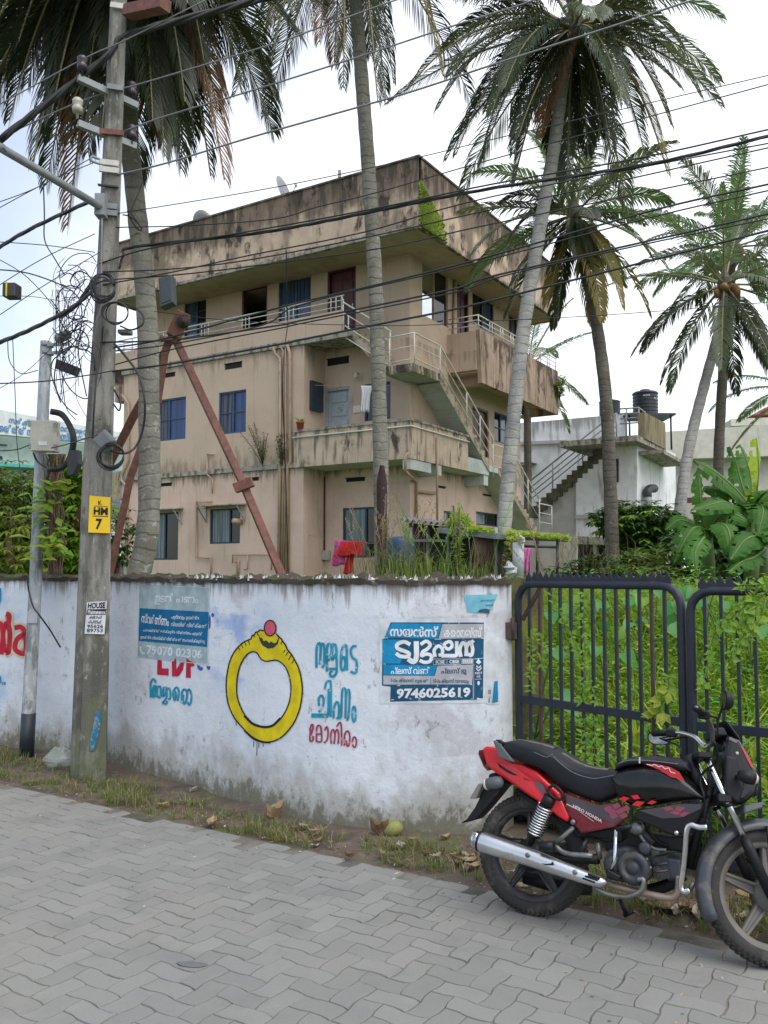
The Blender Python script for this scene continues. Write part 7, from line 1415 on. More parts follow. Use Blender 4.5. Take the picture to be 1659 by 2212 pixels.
palm('slender coconut palm in the middle, its crown above the photo', [(826, 1250, 12.5), (824, 1100, 12.5), (820, 900, 12.5), (812, 640, 12.4), (797, 380, 12.3), (782, 180, 12.2), (768, 0, 12.1), (755, -150, 12.0)], (.13, .105), m_tr, (750, -230, 12), 18, (3.2, 4.0), 2, (50, -50), lambda t, r: 'palmd' if r.random() < .55 else ('palm' if r.random() < .7 else 'palmy'), 66, .64, lw=.021, specials=((575, 190, 11.6, 'palmd', 1.0), (625, 130, 12.2, 'palmd', 1.1), (560, 120, 12.6, 'palm', 1.2), (742, 190, 11.5, 'palmd', .5), (722, 140, 12.6, 'palmb', .4), (816, 222, 11.6, 'palmd', .6), (850, 180, 12.3, 'palmd', .7), (957, 165, 11.6, 'palmy', 1.2), (930, 60, 12.4, 'palm', 1.3), (690, 90, 11.4, 'palmb', .5), (800, 120, 13, 'palmd', .6)))
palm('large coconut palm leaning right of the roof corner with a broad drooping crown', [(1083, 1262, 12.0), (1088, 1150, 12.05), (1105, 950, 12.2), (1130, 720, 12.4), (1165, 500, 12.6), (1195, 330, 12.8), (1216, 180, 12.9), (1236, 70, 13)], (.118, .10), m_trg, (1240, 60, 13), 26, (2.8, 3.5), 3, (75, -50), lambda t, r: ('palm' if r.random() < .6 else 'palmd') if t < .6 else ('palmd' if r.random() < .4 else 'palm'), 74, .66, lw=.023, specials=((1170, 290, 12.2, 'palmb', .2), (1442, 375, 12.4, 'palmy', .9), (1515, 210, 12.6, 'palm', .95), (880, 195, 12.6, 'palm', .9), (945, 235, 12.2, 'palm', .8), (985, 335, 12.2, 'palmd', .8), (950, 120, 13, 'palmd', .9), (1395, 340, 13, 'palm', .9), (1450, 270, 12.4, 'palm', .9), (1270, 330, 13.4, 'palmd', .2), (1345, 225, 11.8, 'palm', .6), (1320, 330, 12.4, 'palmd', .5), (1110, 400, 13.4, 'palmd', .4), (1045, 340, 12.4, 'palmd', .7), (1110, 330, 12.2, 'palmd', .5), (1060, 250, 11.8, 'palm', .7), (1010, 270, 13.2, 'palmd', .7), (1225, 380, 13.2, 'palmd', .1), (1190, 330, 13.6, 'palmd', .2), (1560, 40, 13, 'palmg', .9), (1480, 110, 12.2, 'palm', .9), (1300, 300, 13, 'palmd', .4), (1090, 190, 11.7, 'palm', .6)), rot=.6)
palm('dark trunked coconut palm behind the large one, its low crown yellowing', [(1325, 1250, 17.2), (1318, 1050, 17.2), (1308, 850, 17.3), (1285, 680, 17.5), (1258, 560, 17.7), (1245, 480, 17.8)], (.155, .12), m_trd, (1240, 465, 17.8), 26, (2.3, 3.0), 4, (70, -65), lambda t, r: ('palmg' if r.random() < .6 else 'palm') if t < .5 else r.choice(['palm', 'palmy', 'palmd', 'palmg']), 48, .58, specials=((1285, 590, 17.3, 'palm', .3), (1255, 560, 17.3, 'palm', .2), (1345, 665, 17.2, 'palmy', .5), (1410, 560, 17.4, 'palm', .6), (1205, 690, 17.5, 'palmd', .4), (1100, 520, 17.4, 'palmd', .7), (1150, 600, 17.6, 'palmd', .5), (1450, 440, 17.8, 'palmg', .7), (1080, 440, 17.8, 'palmd', .7)), lw=.04)
palm('right coconut palm leaning up from the banana plants, with ripe brown nuts', [(1462, 1250, 19.5), (1468, 1110, 19.5), (1490, 960, 19.8), (1522, 830, 20.2), (1556, 700, 20.6), (1566, 630, 20.8)], (.15, .12), m_trg, (1565, 615, 20.8), 22, (2.8, 3.5), 5, (60, -60), lambda t, r: ('palmg' if r.random() < .5 else 'palm') if t < .4 else ('palmd' if r.random() < .6 else 'palm'), 48, .62, nuts=14, lw=.042, rot=1.0)
palm('far right coconut palm with upright fresh green fronds', [(1548, 1250, 23), (1552, 1000, 23), (1562, 800, 23.2), (1576, 640, 23.4), (1580, 560, 23.5)], (.16, .13), m_trd, (1582, 535, 23.5), 24, (2.8, 3.4), 6, (82, -35), lambda t, r: 'palmg' if r.random() < .75 else 'palm', 48, .66, nuts=8, lw=.045)
palm('coconut palm mostly outside the right photo edge, two fronds reaching in', [(1720, 1250, 26), (1716, 1000, 26), (1712, 850, 26)], (.16, .13), m_trd, (1712, 838, 26), 12, (2.4, 3.0), 7, (40, -50), lambda t, r: 'palmg', 44, .6, lw=.045)
palm('small coconut palm half hidden behind the right balcony end', [(1140, 1250, 31), (1140, 1000, 31), (1138, 820, 31)], (.17, .14), m_trd, (1140, 790, 31), 14, (3.0, 3.6), 8, (60, -40), lambda t, r: 'palmg', 44, .62, lw=.05)
# dark resin stain band on the middle palm
b = MB(); rows = []
for i in range(20):
    y = 1005 + 235 * i / 19; w_ = 11 + 2.2 * mnoise.noise((i * 1.7, 0, 3)) - (6 - 2 * i if i < 3 else 0); cxm = 825 + 1.5 * mnoise.noise((i * .9, 5, 3))
    rows.append([dep(cxm + w_ * k / 3, y, 12.5 - .133 + .006 * k * k * .55) for k in range(-3, 4)])
b.grid(rows); tag(b.build('tar_patch', pbr('dark_tar', (.035, .012, .014), .7, 0, .4, 20, dirt=((.2, .17, .14), 16, .6, .68)), base=rows[10][3]), 'dark red brown tar patch on the middle palm trunk', 'tar patch')
# ================================================================== MOTORCYCLE (own coordinates: x forward, y to its left, z up)
RC = gnd(1146, 1975); HEAD = R(-31.5); MB_ = Matrix.Translation(RC) @ Matrix.Rotation(HEAD, 4, 'Z') @ Matrix.Rotation(R(-7), 4, 'X'); MBI = MB_.inverted()
bike = thing_local('motorcycle', 'parked red and black motorcycle in front of the gate, front wheel turned away', 'motorcycle', MB_)
def T(conv, x, y, yl=0.0):
    o = MBI @ EYE; d = MBI.to_3x3() @ ray(*conv(x, y)); t = (yl - o.y) / d.y; return o + d * t
def tr(conv, pts, yl): return [T(conv, x, y, yl) for x, y in pts]
def paint(name, c, rough=.22, coat=.5, dust=.22):
    t = NT(name); p = t.obj(); cc = t.mix(t.ramp(t.noise(p, 7, 6, .65), .48, .72, 0, dust), c4(c), c4((.17, .15, .13))); t.set(t.b.inputs['Base Color'], cc)
    t.set(t.b.inputs['Roughness'], t.ramp(t.noise(p, 9, 5), .35, .7, rough, rough + .2)); t.b.inputs['Coat Weight'].default_value = coat; t.b.inputs['Specular IOR Level'].default_value = .3; t.b.inputs['Coat Roughness'].default_value = .12; return t.mat
B = dict(red=paint('red_bodywork', (.6, .008, .02), dust=.12), black=paint('black_bodywork', (.004, .0045, .006), .12, .35, .06), dred=paint('dark_red_bodywork', (.15, .01, .022)), plum=paint('grey_plum_bodywork', (.06, .05, .065), .3), rose=paint('faded_rose_check', (.28, .05, .09), .3), white=paint('white_decal', (.62, .6, .58), .4, .3, .15),
         plastic=pbr('black_plastic_trim', (.009, .0095, .012), .5, 0, .2, 7, dirt=((.06, .052, .045), 9, .58, .78), spec=.3), rubber=pbr('dusty_tyre_rubber', (.03, .028, .027), .85, 0, .2, 6, .3, 90, dirt=((.12, .1, .085), 7, .5, .72)), alloy=pbr('black_alloy', (.03, .03, .033), .45, .3, .2, 6, dirt=((.12, .105, .09), 8, .5, .7)),
         falloy=pbr('dusty_grey_alloy', (.14, .13, .12), .6, .3, .2, 6), chrome=pbr('scratched_chrome', (.62, .63, .65), .18, 1, .08, 12, dirt=((.25, .2, .16), 16, .62, .75)), silver=pbr('dented_silver_heat_shield', (.60, .61, .63), .28, .9, .1, 5, .25, 9, dirt=((.36, .31, .26), 6, .6, .75)), engine=pbr('oily_engine_case', (.05, .055, .065), .5, .4, .25, 9, .15, 40, dirt=((.15, .125, .1), 10, .5, .7)),
         pipe=pbr('burnt_exhaust_pipe', (.3, .235, .19), .5, .6, .2, 9, dirt=((.14, .1, .08), 14, .52, .7)), steel=pbr('dull_steel', (.2, .2, .2), .45, .7, .2, 10, dirt=((.12, .1, .08), 14, .5, .7)), seat=pbr('black_seat_vinyl', (.009, .01, .014), .45, 0, .2, 6, .15, 120, dirt=((.06, .055, .045), 5, .58, .8), spec=.3), worn=pbr('worn_seat_top', (.10, .09, .075), .5, 0, .35, 9, .2, 60, dirt=((.3, .13, .06), 7, .66, .72)),
         glass=pbr('mirror_glass_bike', (.2, .22, .25), .12, 1, .3, 30), amber=pbr('clear_lens', (.5, .42, .36), .2, 0, .05), grey=pbr('grey_lens_housing', (.09, .1, .11), .5), bplate=pbr('number_plate_back', (.2, .19, .17), .6))
def side(name, pts2, y0, y1, mat, parent=None, bev=.006, seg=2, yr=None, convy=None):   # traced outline (already local), given real thickness from y0 to y1
    b = MB(); fr = [Vector((p.x, (yr(p.x) if yr else y0), p.z)) for p in pts2]; bk = [Vector((p.x, (-yr(p.x) if (yr and y1 is None) else y1), p.z)) for p in pts2]; b.prism(fr, bk)
    return b.build(name, mat, parent or bike, bev=bev, seg=seg)
def tb(name, pts, r, mat, parent=None, n=9, sm=True, smooth=0):
    b = MB(); P = [v3(p) for p in cr(pts, smooth)] if smooth else pts; b.tube(P, r if not (hasattr(r, '__len__') and smooth) else list(np.interp(np.linspace(0, 1, len(P)), np.linspace(0, 1, len(r)), r)), n); return b.build(name, mat, parent or bike)
def loft(name, tops, bots, hw, mat, parent=None, n=18, st=26, pw=.75, bevel=0, mats=None):
    b = MB(); x0 = max(tops[0].x, bots[0].x); x1 = min(tops[-1].x, bots[-1].x); rows = []
    tx, tz = [p.x for p in tops], [p.z for p in tops]; bx, bz = [p.x for p in bots], [p.z for p in bots]
    for i in range(st):
        s = i / (st - 1); x = x0 + (x1 - x0) * (.5 - .5 * math.cos(math.pi * s)); zt_, zb_ = np.interp(x, tx, tz), np.interp(x, bx, bz); zc, hz = (zt_ + zb_) / 2, max(.002, (zt_ - zb_) / 2); h = hw(s)
        rows.append([Vector((x, h * math.copysign(abs(math.cos(a)) ** pw, math.cos(a)), zc + hz * math.copysign(abs(math.sin(a)) ** pw, math.sin(a)))) for a in [2 * math.pi * k / n for k in range(n)]])
    b.grid(rows, closed=True); b.add(rows[0], [tuple(range(n - 1, -1, -1))]); b.add(rows[-1], [tuple(range(n))])
    return b.build(name, mat, parent or bike)
# steering: turned to the left about the raked head axis
AX = Vector((.438, 0, -.899)); HD = Vector((.855, 0, .83)); ST = Matrix.Translation(HD) @ Matrix.Rotation(R(33), 4, -AX) @ Matrix.Translation(-HD)
WBASE = 1.198; WR = .311; FH = Vector((WBASE, 0, WR))
S_ = lambda x, y, z: ST @ Vector((x, y, z))
def wheel(name, c, Mx, spoke_mat, rim_mat, drum):
    w_ = bpy.data.objects.new(name, None); col.objects.link(w_); w_.parent = bike; Q = Mx @ Matrix.Translation(c) @ Matrix.Rotation(R(90), 4, 'X')
    b = MB(); tw = .041; prof = []
    for k in range(15):
        a = R(-128 + 256 * k / 14); prof.append((WR - tw * 1.02 + tw * 1.02 * math.cos(a), tw * math.sin(a)))
    b.lathe(prof, 72, Q, caps=False)
    for k in range(66):
        a = 2 * math.pi * k / 66
        for s in (-1, 1):
            for (ang, dl) in ((22, 0), (58, .5)):
                aa = a + dl * 2 * math.pi / 66; rr_ = WR - tw + (tw + .001) * math.cos(R(ang)); p = Q @ Vector((rr_ * math.cos(aa), rr_ * math.sin(aa), s * tw * math.sin(R(ang)))); m = (Q @ Matrix.Rotation(aa, 4, 'Z') @ Matrix.Rotation(-R(ang) * s, 4, 'Y')).to_3x3(); b.box(p, (.007, .016, .02), m)
    b.build('tyre', B['rubber'], w_)
    b = MB(); b.lathe([(.243, -.03), (.252, -.034), (.252, -.026), (.232, -.022), (.215, -.02), (.212, 0), (.215, .02), (.232, .022), (.252, .026), (.252, .034), (.243, .03), (.235, .012), (.235, -.012), (.243, -.03)], 64, Q, caps=False); b.build('rim', rim_mat, w_)
    b = MB()
    for k in range(5):
        a = 2 * math.pi * k / 5 + .35; m = Q @ Matrix.Rotation(a, 4, 'Z')
        for s in (-1, 1): b.bar(m @ Vector((.04, s * .022, 0)), m @ Vector((.222, s * .012, 0)), .016, .03, up=(Q.to_3x3() @ Vector((0, 0, 1))))
        b.bar(m @ Vector((.05, 0, 0)), m @ Vector((.22, 0, 0)), .03, .012, up=(Q.to_3x3() @ Vector((0, 0, 1))))
    b.build('spokes', spoke_mat, w_, bev=.004)
    b = MB(); b.lathe([(.012, -.075), (.03, -.07), (.035, -.05), (drum, -.045), (drum, .04), (.035, .05), (.03, .07), (.012, .075)], 28, Q); b.build('hub', spoke_mat, w_)
    return w_
wheel('wheel', Vector((0, 0, WR)), Matrix(), B['alloy'], B['alloy'], .085); wheel('wheel', FH, ST, B['falloy'], B['falloy'], .075)
# tail, seat, side panels
yt = lambda x: -(.055 + .085 * max(0, min(1, (x + .42) / .55)))
tail = tr(z_br, [(170, 240), (215, 222), (330, 232), (350, 270), (420, 350), (510, 385), (600, 398), (760, 470), (860, 560), (935, 625), (1010, 695), (1030, 770), (1060, 830), (1112, 950), (1085, 992), (1000, 940), (840, 812), (700, 730), (500, 602), (330, 505), (262, 455), (215, 405), (178, 290)], -.11)
tl = side('tail_fairing', tail, 0, None, B['red'], bev=.014, seg=3, yr=yt)
b = MB(); P = tr(z_br, [(340, 385), (440, 450), (560, 510), (725, 572), (600, 545), (450, 485), (365, 430)], -.11); b.add([Vector((p.x, yt(p.x) - .002, p.z)) for p in P], [tuple(range(len(P)))]); b.build('tail_stripe', B['plastic'], tl)
b = MB(); P = tr(z_br, [(735, 575), (800, 580), (850, 620), (880, 700), (868, 735), (800, 650)], -.11); b.add([Vector((p.x, yt(p.x) - .002, p.z)) for p in P], [tuple(range(len(P)))]); b.build('tail_recess', B['grey'], tl)
side('tail_lamp', tr(z_br, [(172, 250), (182, 300), (225, 410), (285, 440), (262, 470), (220, 425), (165, 300)], -.05), -.06, .06, paint('dark_lens', (.12, .01, .015), .2), bev=.006)
side('grab_handle', tr(z_br, [(312, 160), (345, 155), (405, 220), (470, 300), (526, 376), (480, 372), (375, 330), (352, 275)], -.15), -.155, -.135, B['grey'], bev=.006)
tb('grab_rail', tr(z_br, [(345, 165), (385, 168), (420, 190)], -.14), .01, B['plastic'])
st_top = tr(z_br, [(405, 240), (430, 172), (520, 155), (640, 176), (780, 210), (880, 243), (940, 290), (1000, 318), (1090, 378), (1200, 428), (1330, 455), (1450, 466), (1540, 470), (1600, 520), (1659, 660)], -.1)
st_bot = tr(z_br, [(405, 245), (450, 300), (620, 388), (800, 450), (900, 520), (1000, 640), (1100, 700), (1250, 762), (1400, 812), (1560, 745), (1659, 665)], -.1)
loft('seat', st_top, st_bot, lambda s: .10 + .05 * math.sin(math.pi * min(1, .2 + s)) if s < .9 else .11, B['seat'], pw=.42, n=28, st=34)
b = MB(); P = [T(z_br, x, y, -.1) for x, y in ((500, 157), (640, 178), (780, 212), (880, 245))]; P2 = [T(z_br, x, y, -.1) for x, y in ((960, 300), (1090, 378), (1200, 428), (1330, 455), (1440, 465))]
for Pq in (P, P2):
    Pq = [v3(p) for p in cr(Pq, 4)]; b.grid([[Vector((p.x, y, p.z + .004 - abs(y) * .12)) for p in Pq] for y in (-.085, -.05, 0, .05, .085)])
b.build('seat_top', B['worn'], bike)
for pts in ([(435, 205), (620, 240), (760, 290), (860, 330), (920, 300)], [(930, 320), (1010, 400), (1150, 495), (1330, 545), (1460, 530), (1540, 515)]): tb('seat_piping', [Vector((p.x, -.147 if p.x > 0 else -.14, p.z)) for p in tr(z_br, pts, -.145)], .003, B['grey'], smooth=5, n=5)
pan = tr(z_br, [(1030, 690), (1100, 720), (1250, 772), (1400, 818), (1480, 800), (1560, 800), (1659, 850), (1680, 950), (1560, 1042), (1400, 1075), (1210, 1106), (1140, 1020), (1105, 945), (1058, 820)], -.135)
sp_ = side('side_panel', pan, -.142, -.10, B['dred'], bev=.01, seg=2); fP = lambda x, y, o=0.0: T(z_br, x, y, -.1435 - o)
b = MB(); poly(b, [(1038, 700), (1100, 728), (1250, 780), (1400, 825), (1560, 808), (1655, 860), (1655, 950), (1540, 1000), (1300, 900), (1075, 805)], fP); b.build('panel_upper', B['plum'], sp_)
b = MB(); text(b, 'HERO HONDA', [(1135, 808), (1428, 968), (1420, 1000), (1124, 838)], fP, .002, .03); ribbon(b, [(1062, 806), (1200, 875)], 9, fP, .002); ribbon(b, [(1200, 885), (1340, 985)], 4, fP, .002); b.build('lettering', B['white'], sp_)
b = MB()
for i, (x, y) in enumerate(((1440, 850), (1525, 820), (1480, 880), (1560, 875), (1620, 845), (1500, 925), (1600, 920))): poly(b, [(x, y), (x + 62, y - 28), (x + 92, y + 10), (x + 30, y + 40)], fP, .001)
b.build('check_pattern', B['rose'], sp_)
b = MB(); q = T(z_br, 1132, 990, -.15); b.lathe([(.014, 0), (.014, .012), (.004, .016)], 10, Matrix.Translation(q) @ Matrix.Rotation(R(90), 4, 'X')); b.build('panel_bolt', B['steel'], sp_)
# tank with its cover, lower shrouds
tk_top = tr(z_bf, [(105, 700), (125, 640), (200, 606), (330, 588), (480, 600), (600, 650), (700, 735), (800, 850)], -.1); tk_bot = tr(z_bf, [(105, 700), (150, 860), (260, 932), (400, 926), (560, 897), (700, 880), (800, 852)], -.1)
tank = loft('fuel_tank', tk_top, tk_bot, lambda s: .075 + .08 * math.sin(math.pi * min(1, .25 + .7 * s)), B['black'], pw=.55, n=30, st=30)
ft = lambda x, y, o=0.0: T(z_bf, x, y, -.158 - o)
cv = tr(z_bf, [(120, 640), (130, 585), (220, 540), (330, 540), (480, 548), (600, 555), (670, 580), (690, 640)], -.1); cb = tr(z_bf, [(120, 645), (200, 612), (330, 595), (480, 608), (600, 655), (690, 650)], -.1)
cov = loft('tank_cover', cv, cb, lambda s: .085 + .05 * math.sin(math.pi * min(1, .2 + .7 * s)), B['seat'], pw=.6, n=24)
tb('zip_edge', [Vector((p.x, -.132, p.z)) for p in tr(z_bf, [(135, 590), (220, 562), (340, 562), (480, 575), (600, 590)], -.13)], .004, B['grey'], cov, smooth=5, n=5)
b = MB(); q = T(z_bf, 306, 560, -.142); b.box(q, (.008, .006, .03)); b.build('zip_pull', B['chrome'], cov)
b = MB(); poly(b, [(340, 588), (440, 588), (540, 612), (610, 650), (655, 725), (610, 705), (545, 690), (470, 640), (400, 610)], ft, -.012); b.build('tank_stripe', B['red'], tank)
b = MB(); ribbon(b, [(360, 590), (400, 600), (420, 592), (450, 610), (475, 604), (500, 625), (530, 620), (545, 650), (580, 660)], 7, ft, -.008); b.build('tank_lettering', B['white'], tank)
b = MB()
for q in ([(140, 858), (185, 838), (228, 850), (190, 878)], [(245, 905), (282, 872), (345, 882), (305, 918)], [(235, 832), (290, 825), (310, 855), (265, 862)], [(360, 890), (400, 868), (440, 880), (400, 900)]): poly(b, q, ft, .004)
b.build('check_pattern', B['red'], tank)
b = MB(); poly(b, [(250, 620), (300, 625), (420, 750), (330, 800), (215, 830), (200, 760), (130, 690), (160, 640)], ft, -.004)
shp = tr(z_bf, [(262, 965), (300, 940), (420, 924), (600, 894), (790, 885), (785, 940), (730, 1060), (690, 1132), (560, 1140), (450, 1090), (270, 1012)], -.15); sh2 = side('lower_shroud', shp, -.158, -.11, B['plastic'], bev=.01)
fs = lambda x, y, o=0.0: T(z_bf, x, y, -.1595 - o)
b = MB(); poly(b, [(300, 945), (420, 928), (600, 898), (782, 898), (776, 932), (640, 998), (480, 1008), (380, 975)], fs); b.build('shroud_panel', B['plum'], sh2); b = MB()
for q in ([(480, 925), (540, 915), (570, 940), (510, 950)], [(570, 940), (600, 912), (660, 925), (620, 955)], [(535, 965), (570, 945), (625, 960), (590, 985)], [(610, 980), (650, 955), (690, 965), (640, 995)]): poly(b, q, fs, .001)
b.build('check_pattern', B['rose'], sh2); b = MB(); b.lathe([(.012, 0), (.012, .01), (.004, .014)], 10, Matrix.Translation(fs(590, 1118)) @ Matrix.Rotation(R(90), 4, 'X')); b.build('shroud_bolt', B['chrome'], sh2)
# rear mudguard, plate, indicator
side('rear_mudguard', tr(z_br, [(285, 500), (330, 485), (490, 600), (430, 640), (350, 740), (250, 860), (150, 965), (60, 990), (-5, 998), (60, 955), (140, 840), (200, 720), (270, 590)], -.03), -.055, .055, B['plastic'], bev=.01)
npl = side('number_plate', tr(z_br, [(212, 590), (258, 592), (190, 742), (125, 740)], -.02), -.09, .09, B['bplate'], bev=.004)
b = MB(); c0 = T(z_br, 330, 590, -.12); b.lathe([(.01, -.05), (.03, -.045), (.035, .01), (.028, .04), (.01, .05)], 14, Matrix.Translation(c0) @ Matrix.Rotation(R(75), 4, 'Y')); ind = b.build('rear_indicator', B['grey'], bike); b = MB(); b.lathe([(.033, -.046), (.03, -.06), (.012, -.068)], 14, Matrix.Translation(c0) @ Matrix.Rotation(R(75), 4, 'Y')); b.build('lens', B['amber'], ind); tb('stalk', [c0, c0 + Vector((.02, .1, .03))], .01, B['plastic'], ind)
# inner dark mass: frame, battery box, swing arm
side('inner_frame', tr(z_br, [(560, 640), (900, 830), (1080, 1000), (1210, 1110), (1659, 1000), (1659, 1180), (1480, 1180), (1300, 1120), (1150, 1040), (900, 880), (700, 760)], 0), -.06, .06, B['plastic'], bev=.008)
side('frame_plate', tr(z_bf, [(60, 1150), (160, 1180), (330, 1100), (560, 1140), (700, 1130), (660, 1250), (420, 1240), (300, 1230), (60, 1250)], 0), -.05, .05, B['plastic'], bev=.008)
tb('swing_arm', tr(z_br, [(600, 1290), (900, 1345), (1390, 1370)], -.1), .026, B['plastic']); tb('frame_tube', tr(z_br, [(1135, 1045), (925, 1230)], -.13), .013, B['steel']); tb('frame_tube', tr(z_br, [(945, 1235), (1060, 1310), (1330, 1335)], -.14), .014, B['steel'], smooth=4)
tb('foot_peg', tr(z_br, [(795, 1240), (930, 1240)], -.2), .026, B['plastic'], n=12); tb('frame_tube', tr(z_br, [(1380, 1200), (1400, 1370)], -.1), .015, B['steel']); tb('frame_tube', tr(z_br, [(1280, 1150), (1200, 1300)], -.02), .014, B['steel'], smooth=0)
tb('chain_case', tr(z_br, [(640, 1540), (1000, 1640), (1300, 1650)], .09), .045, B['plastic'], n=8); tb('brake_rod', tr(z_br, [(620, 1170), (480, 1160), (360, 1120)], -.06), .006, B['plastic'])
# shock absorber
s0, s1 = T(z_br, 900, 720, -.15), T(z_br, 685, 1225, -.14); sk = tb('shock_absorber', [s0, s1], .016, B['plastic'], n=10)
b = MB(); d = s1 - s0; u_ = d.normalized().orthogonal(); v_ = d.normalized().cross(u_); hel = [s0 + d * (.2 + .55 * i / 132) + (u_ * math.cos(i * 2 * math.pi / 12) + v_ * math.sin(i * 2 * math.pi / 12)) * .031 for i in range(133)]; b.tube(hel, .0052, 6); b.build('spring', B['chrome'], sk)
tb('spring_cup', [s0 + d * .02, s0 + d * .2], .034, B['plastic'], sk, 12); tb('spring_cup', [s0 + d * .75, s0 + d * .8], .035, B['plastic'], sk, 12)
tb('luggage_hook', [v3(p) for p in cr(tr(z_br, [(885, 640), (940, 620), (1000, 670), (1025, 720), (1000, 760), (930, 740), (880, 690)], -.165), 5, True)] + tr(z_br, [(885, 640)], -.165), .008, B['plastic'])
# engine
eng = side('engine', tr(z_bf, [(40, 1310), (80, 1240), (200, 1222), (330, 1260), (395, 1330), (405, 1440), (350, 1505), (180, 1495), (60, 1470)], -.1), -.13, .12, B['engine'], bev=.014, seg=2); en = lambda x, y, yl: T(z_bf, x, y, yl); RX = Matrix.Rotation(R(90), 4, 'X')
for (x, y, prof) in ((262, 1385, [(.083, 0), (.083, .02), (.07, .032), (.045, .034), (.043, .024), (.03, .024), (.028, .03), (.005, .031)]), (350, 1235, [(.03, 0), (.03, .02), (.018, .026), (.004, .026)]), (110, 1370, [(.05, 0), (.05, .012), (.035, .02), (.004, .02)])):
    b = MB(); b.lathe(prof, 30, Matrix.Translation(en(x, y, -.13)) @ RX); b.build('engine_cover', B['engine'], eng)
for a in range(9): b = MB(); q = en(262 + 128 * math.cos(a * .7), 1385 + 105 * math.sin(a * .7), -.13); b.lathe([(.008, 0), (.008, .01), (.003, .012)], 6, Matrix.Translation(q) @ RX); b.build('bolt', B['steel'], eng)
cyl = side('cylinder', tr(z_bf, [(405, 1330), (510, 1305), (640, 1330), (640, 1450), (425, 1465)], -.03), -.075, .075, B['engine'], bev=.006)
b = MB()
for k in range(11):
    t = k / 10; p, q = T(z_bf, 402 + t * 105, 1312 - t * 20, -.1), T(z_bf, 425 + t * 110, 1478 - t * 10, -.1); p.y = q.y = -.0; b.bar(p, q, .22, .005, up=(q - p).cross(Vector((0, 1, 0))))
b.build('cooling_fins', B['engine'], cyl)
for y in (1365, 1420): tb('fin_band', tr(z_bf, [(405, y), (520, y - 12)], -.112), .006, B['engine'], cyl, 5)
side('cylinder_head', tr(z_bf, [(520, 1290), (640, 1310), (655, 1400), (640, 1465), (540, 1475)], -.03), -.095, .095, B['engine'], eng, .012)
tb('carburettor', tr(z_bf, [(255, 1075), (330, 1120), (420, 1200)], -.03), .035, B['engine']); tb('fuel_hose', tr(z_bf, [(300, 1120), (345, 1190), (420, 1240), (510, 1250)], -.1), .009, B['steel'], smooth=5); tb('fuel_hose', tr(z_bf, [(330, 1040), (440, 1180), (520, 1220)], -.06), .008, B['plastic'], smooth=5)
b = MB(); b.lathe([(.03, -.03), (.035, 0), (.03, .03)], 12, Matrix.Translation(T(z_bf, 290, 1085, -.1)) @ RX); b.build('fuel_tap', B['steel'], bike)
# exhaust
ex = tr(z_br, [(140, 1180), (210, 1195), (450, 1275), (700, 1355), (950, 1448), (1200, 1535), (1400, 1605), (1475, 1592)], -.185); sil = tb('silencer', ex, [.05, .053, .05, .046, .041, .035, .027, .014], B['silver'], n=20)
tb('end_cap', tr(z_br, [(108, 1165), (175, 1185)], -.185), [.045, .051], B['chrome'], sil, 20); tb('end_ring', tr(z_br, [(172, 1184), (190, 1190)], -.185), .0545, B['plastic'], sil, 20)
fx = lambda x, y, o=0.0: T(z_br, x, y, -.232 - o)
for q in ((1280, 1522, 1402, 1567), (1252, 1543, 1380, 1586), (1226, 1562, 1352, 1607)): tb('slot', [T(z_br, q[0], q[1], -.216), T(z_br, q[2], q[3], -.211)], .0055, B['plastic'], sil, 6)
for x, y, yy in ((665, 1328, -.23), (1148, 1503, -.221)): b = MB(); b.lathe([(.013, 0), (.013, .005), (.006, .007)], 12, Matrix.Translation(T(z_br, x, y, yy)) @ RX); b.build('bolt', B['steel'], sil)
b = MB(); poly(b, [(800, 1412), (860, 1418), (905, 1412), (915, 1392), (936, 1412), (915, 1432), (850, 1432)], lambda x, y, o=0.0: T(z_br, x, y, -.2305)); b.build('emblem', B['plastic'], sil)
tb('exhaust_pipe', tr(z_bf, [(30, 1500), (110, 1525), (330, 1582), (530, 1618), (590, 1590), (605, 1530), (610, 1450)], -.12), .0175, B['pipe'], smooth=5, n=12)
tb('pedal_bar', tr(z_bf, [(290, 1478), (335, 1480), (322, 1555), (270, 1590), (190, 1612), (60, 1590), (-40, 1540)], -.17), .0115, B['steel'], smooth=5); tb('kick_lever', tr(z_bf, [(122, 1095), (115, 1340), (85, 1402)], -.2), .0095, B['chrome'], n=8); tb('kick_rubber', tr(z_bf, [(125, 1092), (238, 1068)], -.22), .012, B['plastic'], n=10)
b = MB(); b.box(T(z_bf, 110, 1440, -.18), (.07, .06, .03), Matrix.Rotation(R(20), 3, 'Y')); b.build('foot_peg', B['plastic'], bike, bev=.006)
tb('crash_guard', tr(z_bf, [(825, 1075), (760, 1075), (700, 1058), (668, 1098), (655, 1250), (640, 1400), (622, 1535), (650, 1572), (690, 1560)], -.235), .0135, B['chrome'], smooth=5, n=10); tb('crash_guard_mount', tr(z_bf, [(690, 1560), (720, 1500)], -.1), .012, B['steel']); tb('down_tube', tr(z_bf, [(850, 760), (770, 1050), (690, 1390)], 0), .022, B['plastic'], n=10)
tb('side_stand', [T(z_bf, 155, 1630, .12), T(z_bf, 205, 1755, .14)], .011, B['plastic']); tb('stand_foot', [T(z_bf, 185, 1755, .14), T(z_bf, 250, 1722, .18)], .012, B['plastic']); tb('under_tube', tr(z_bf, [(380, 1560), (520, 1520), (640, 1440)], .03), .03, B['plastic'], smooth=4)
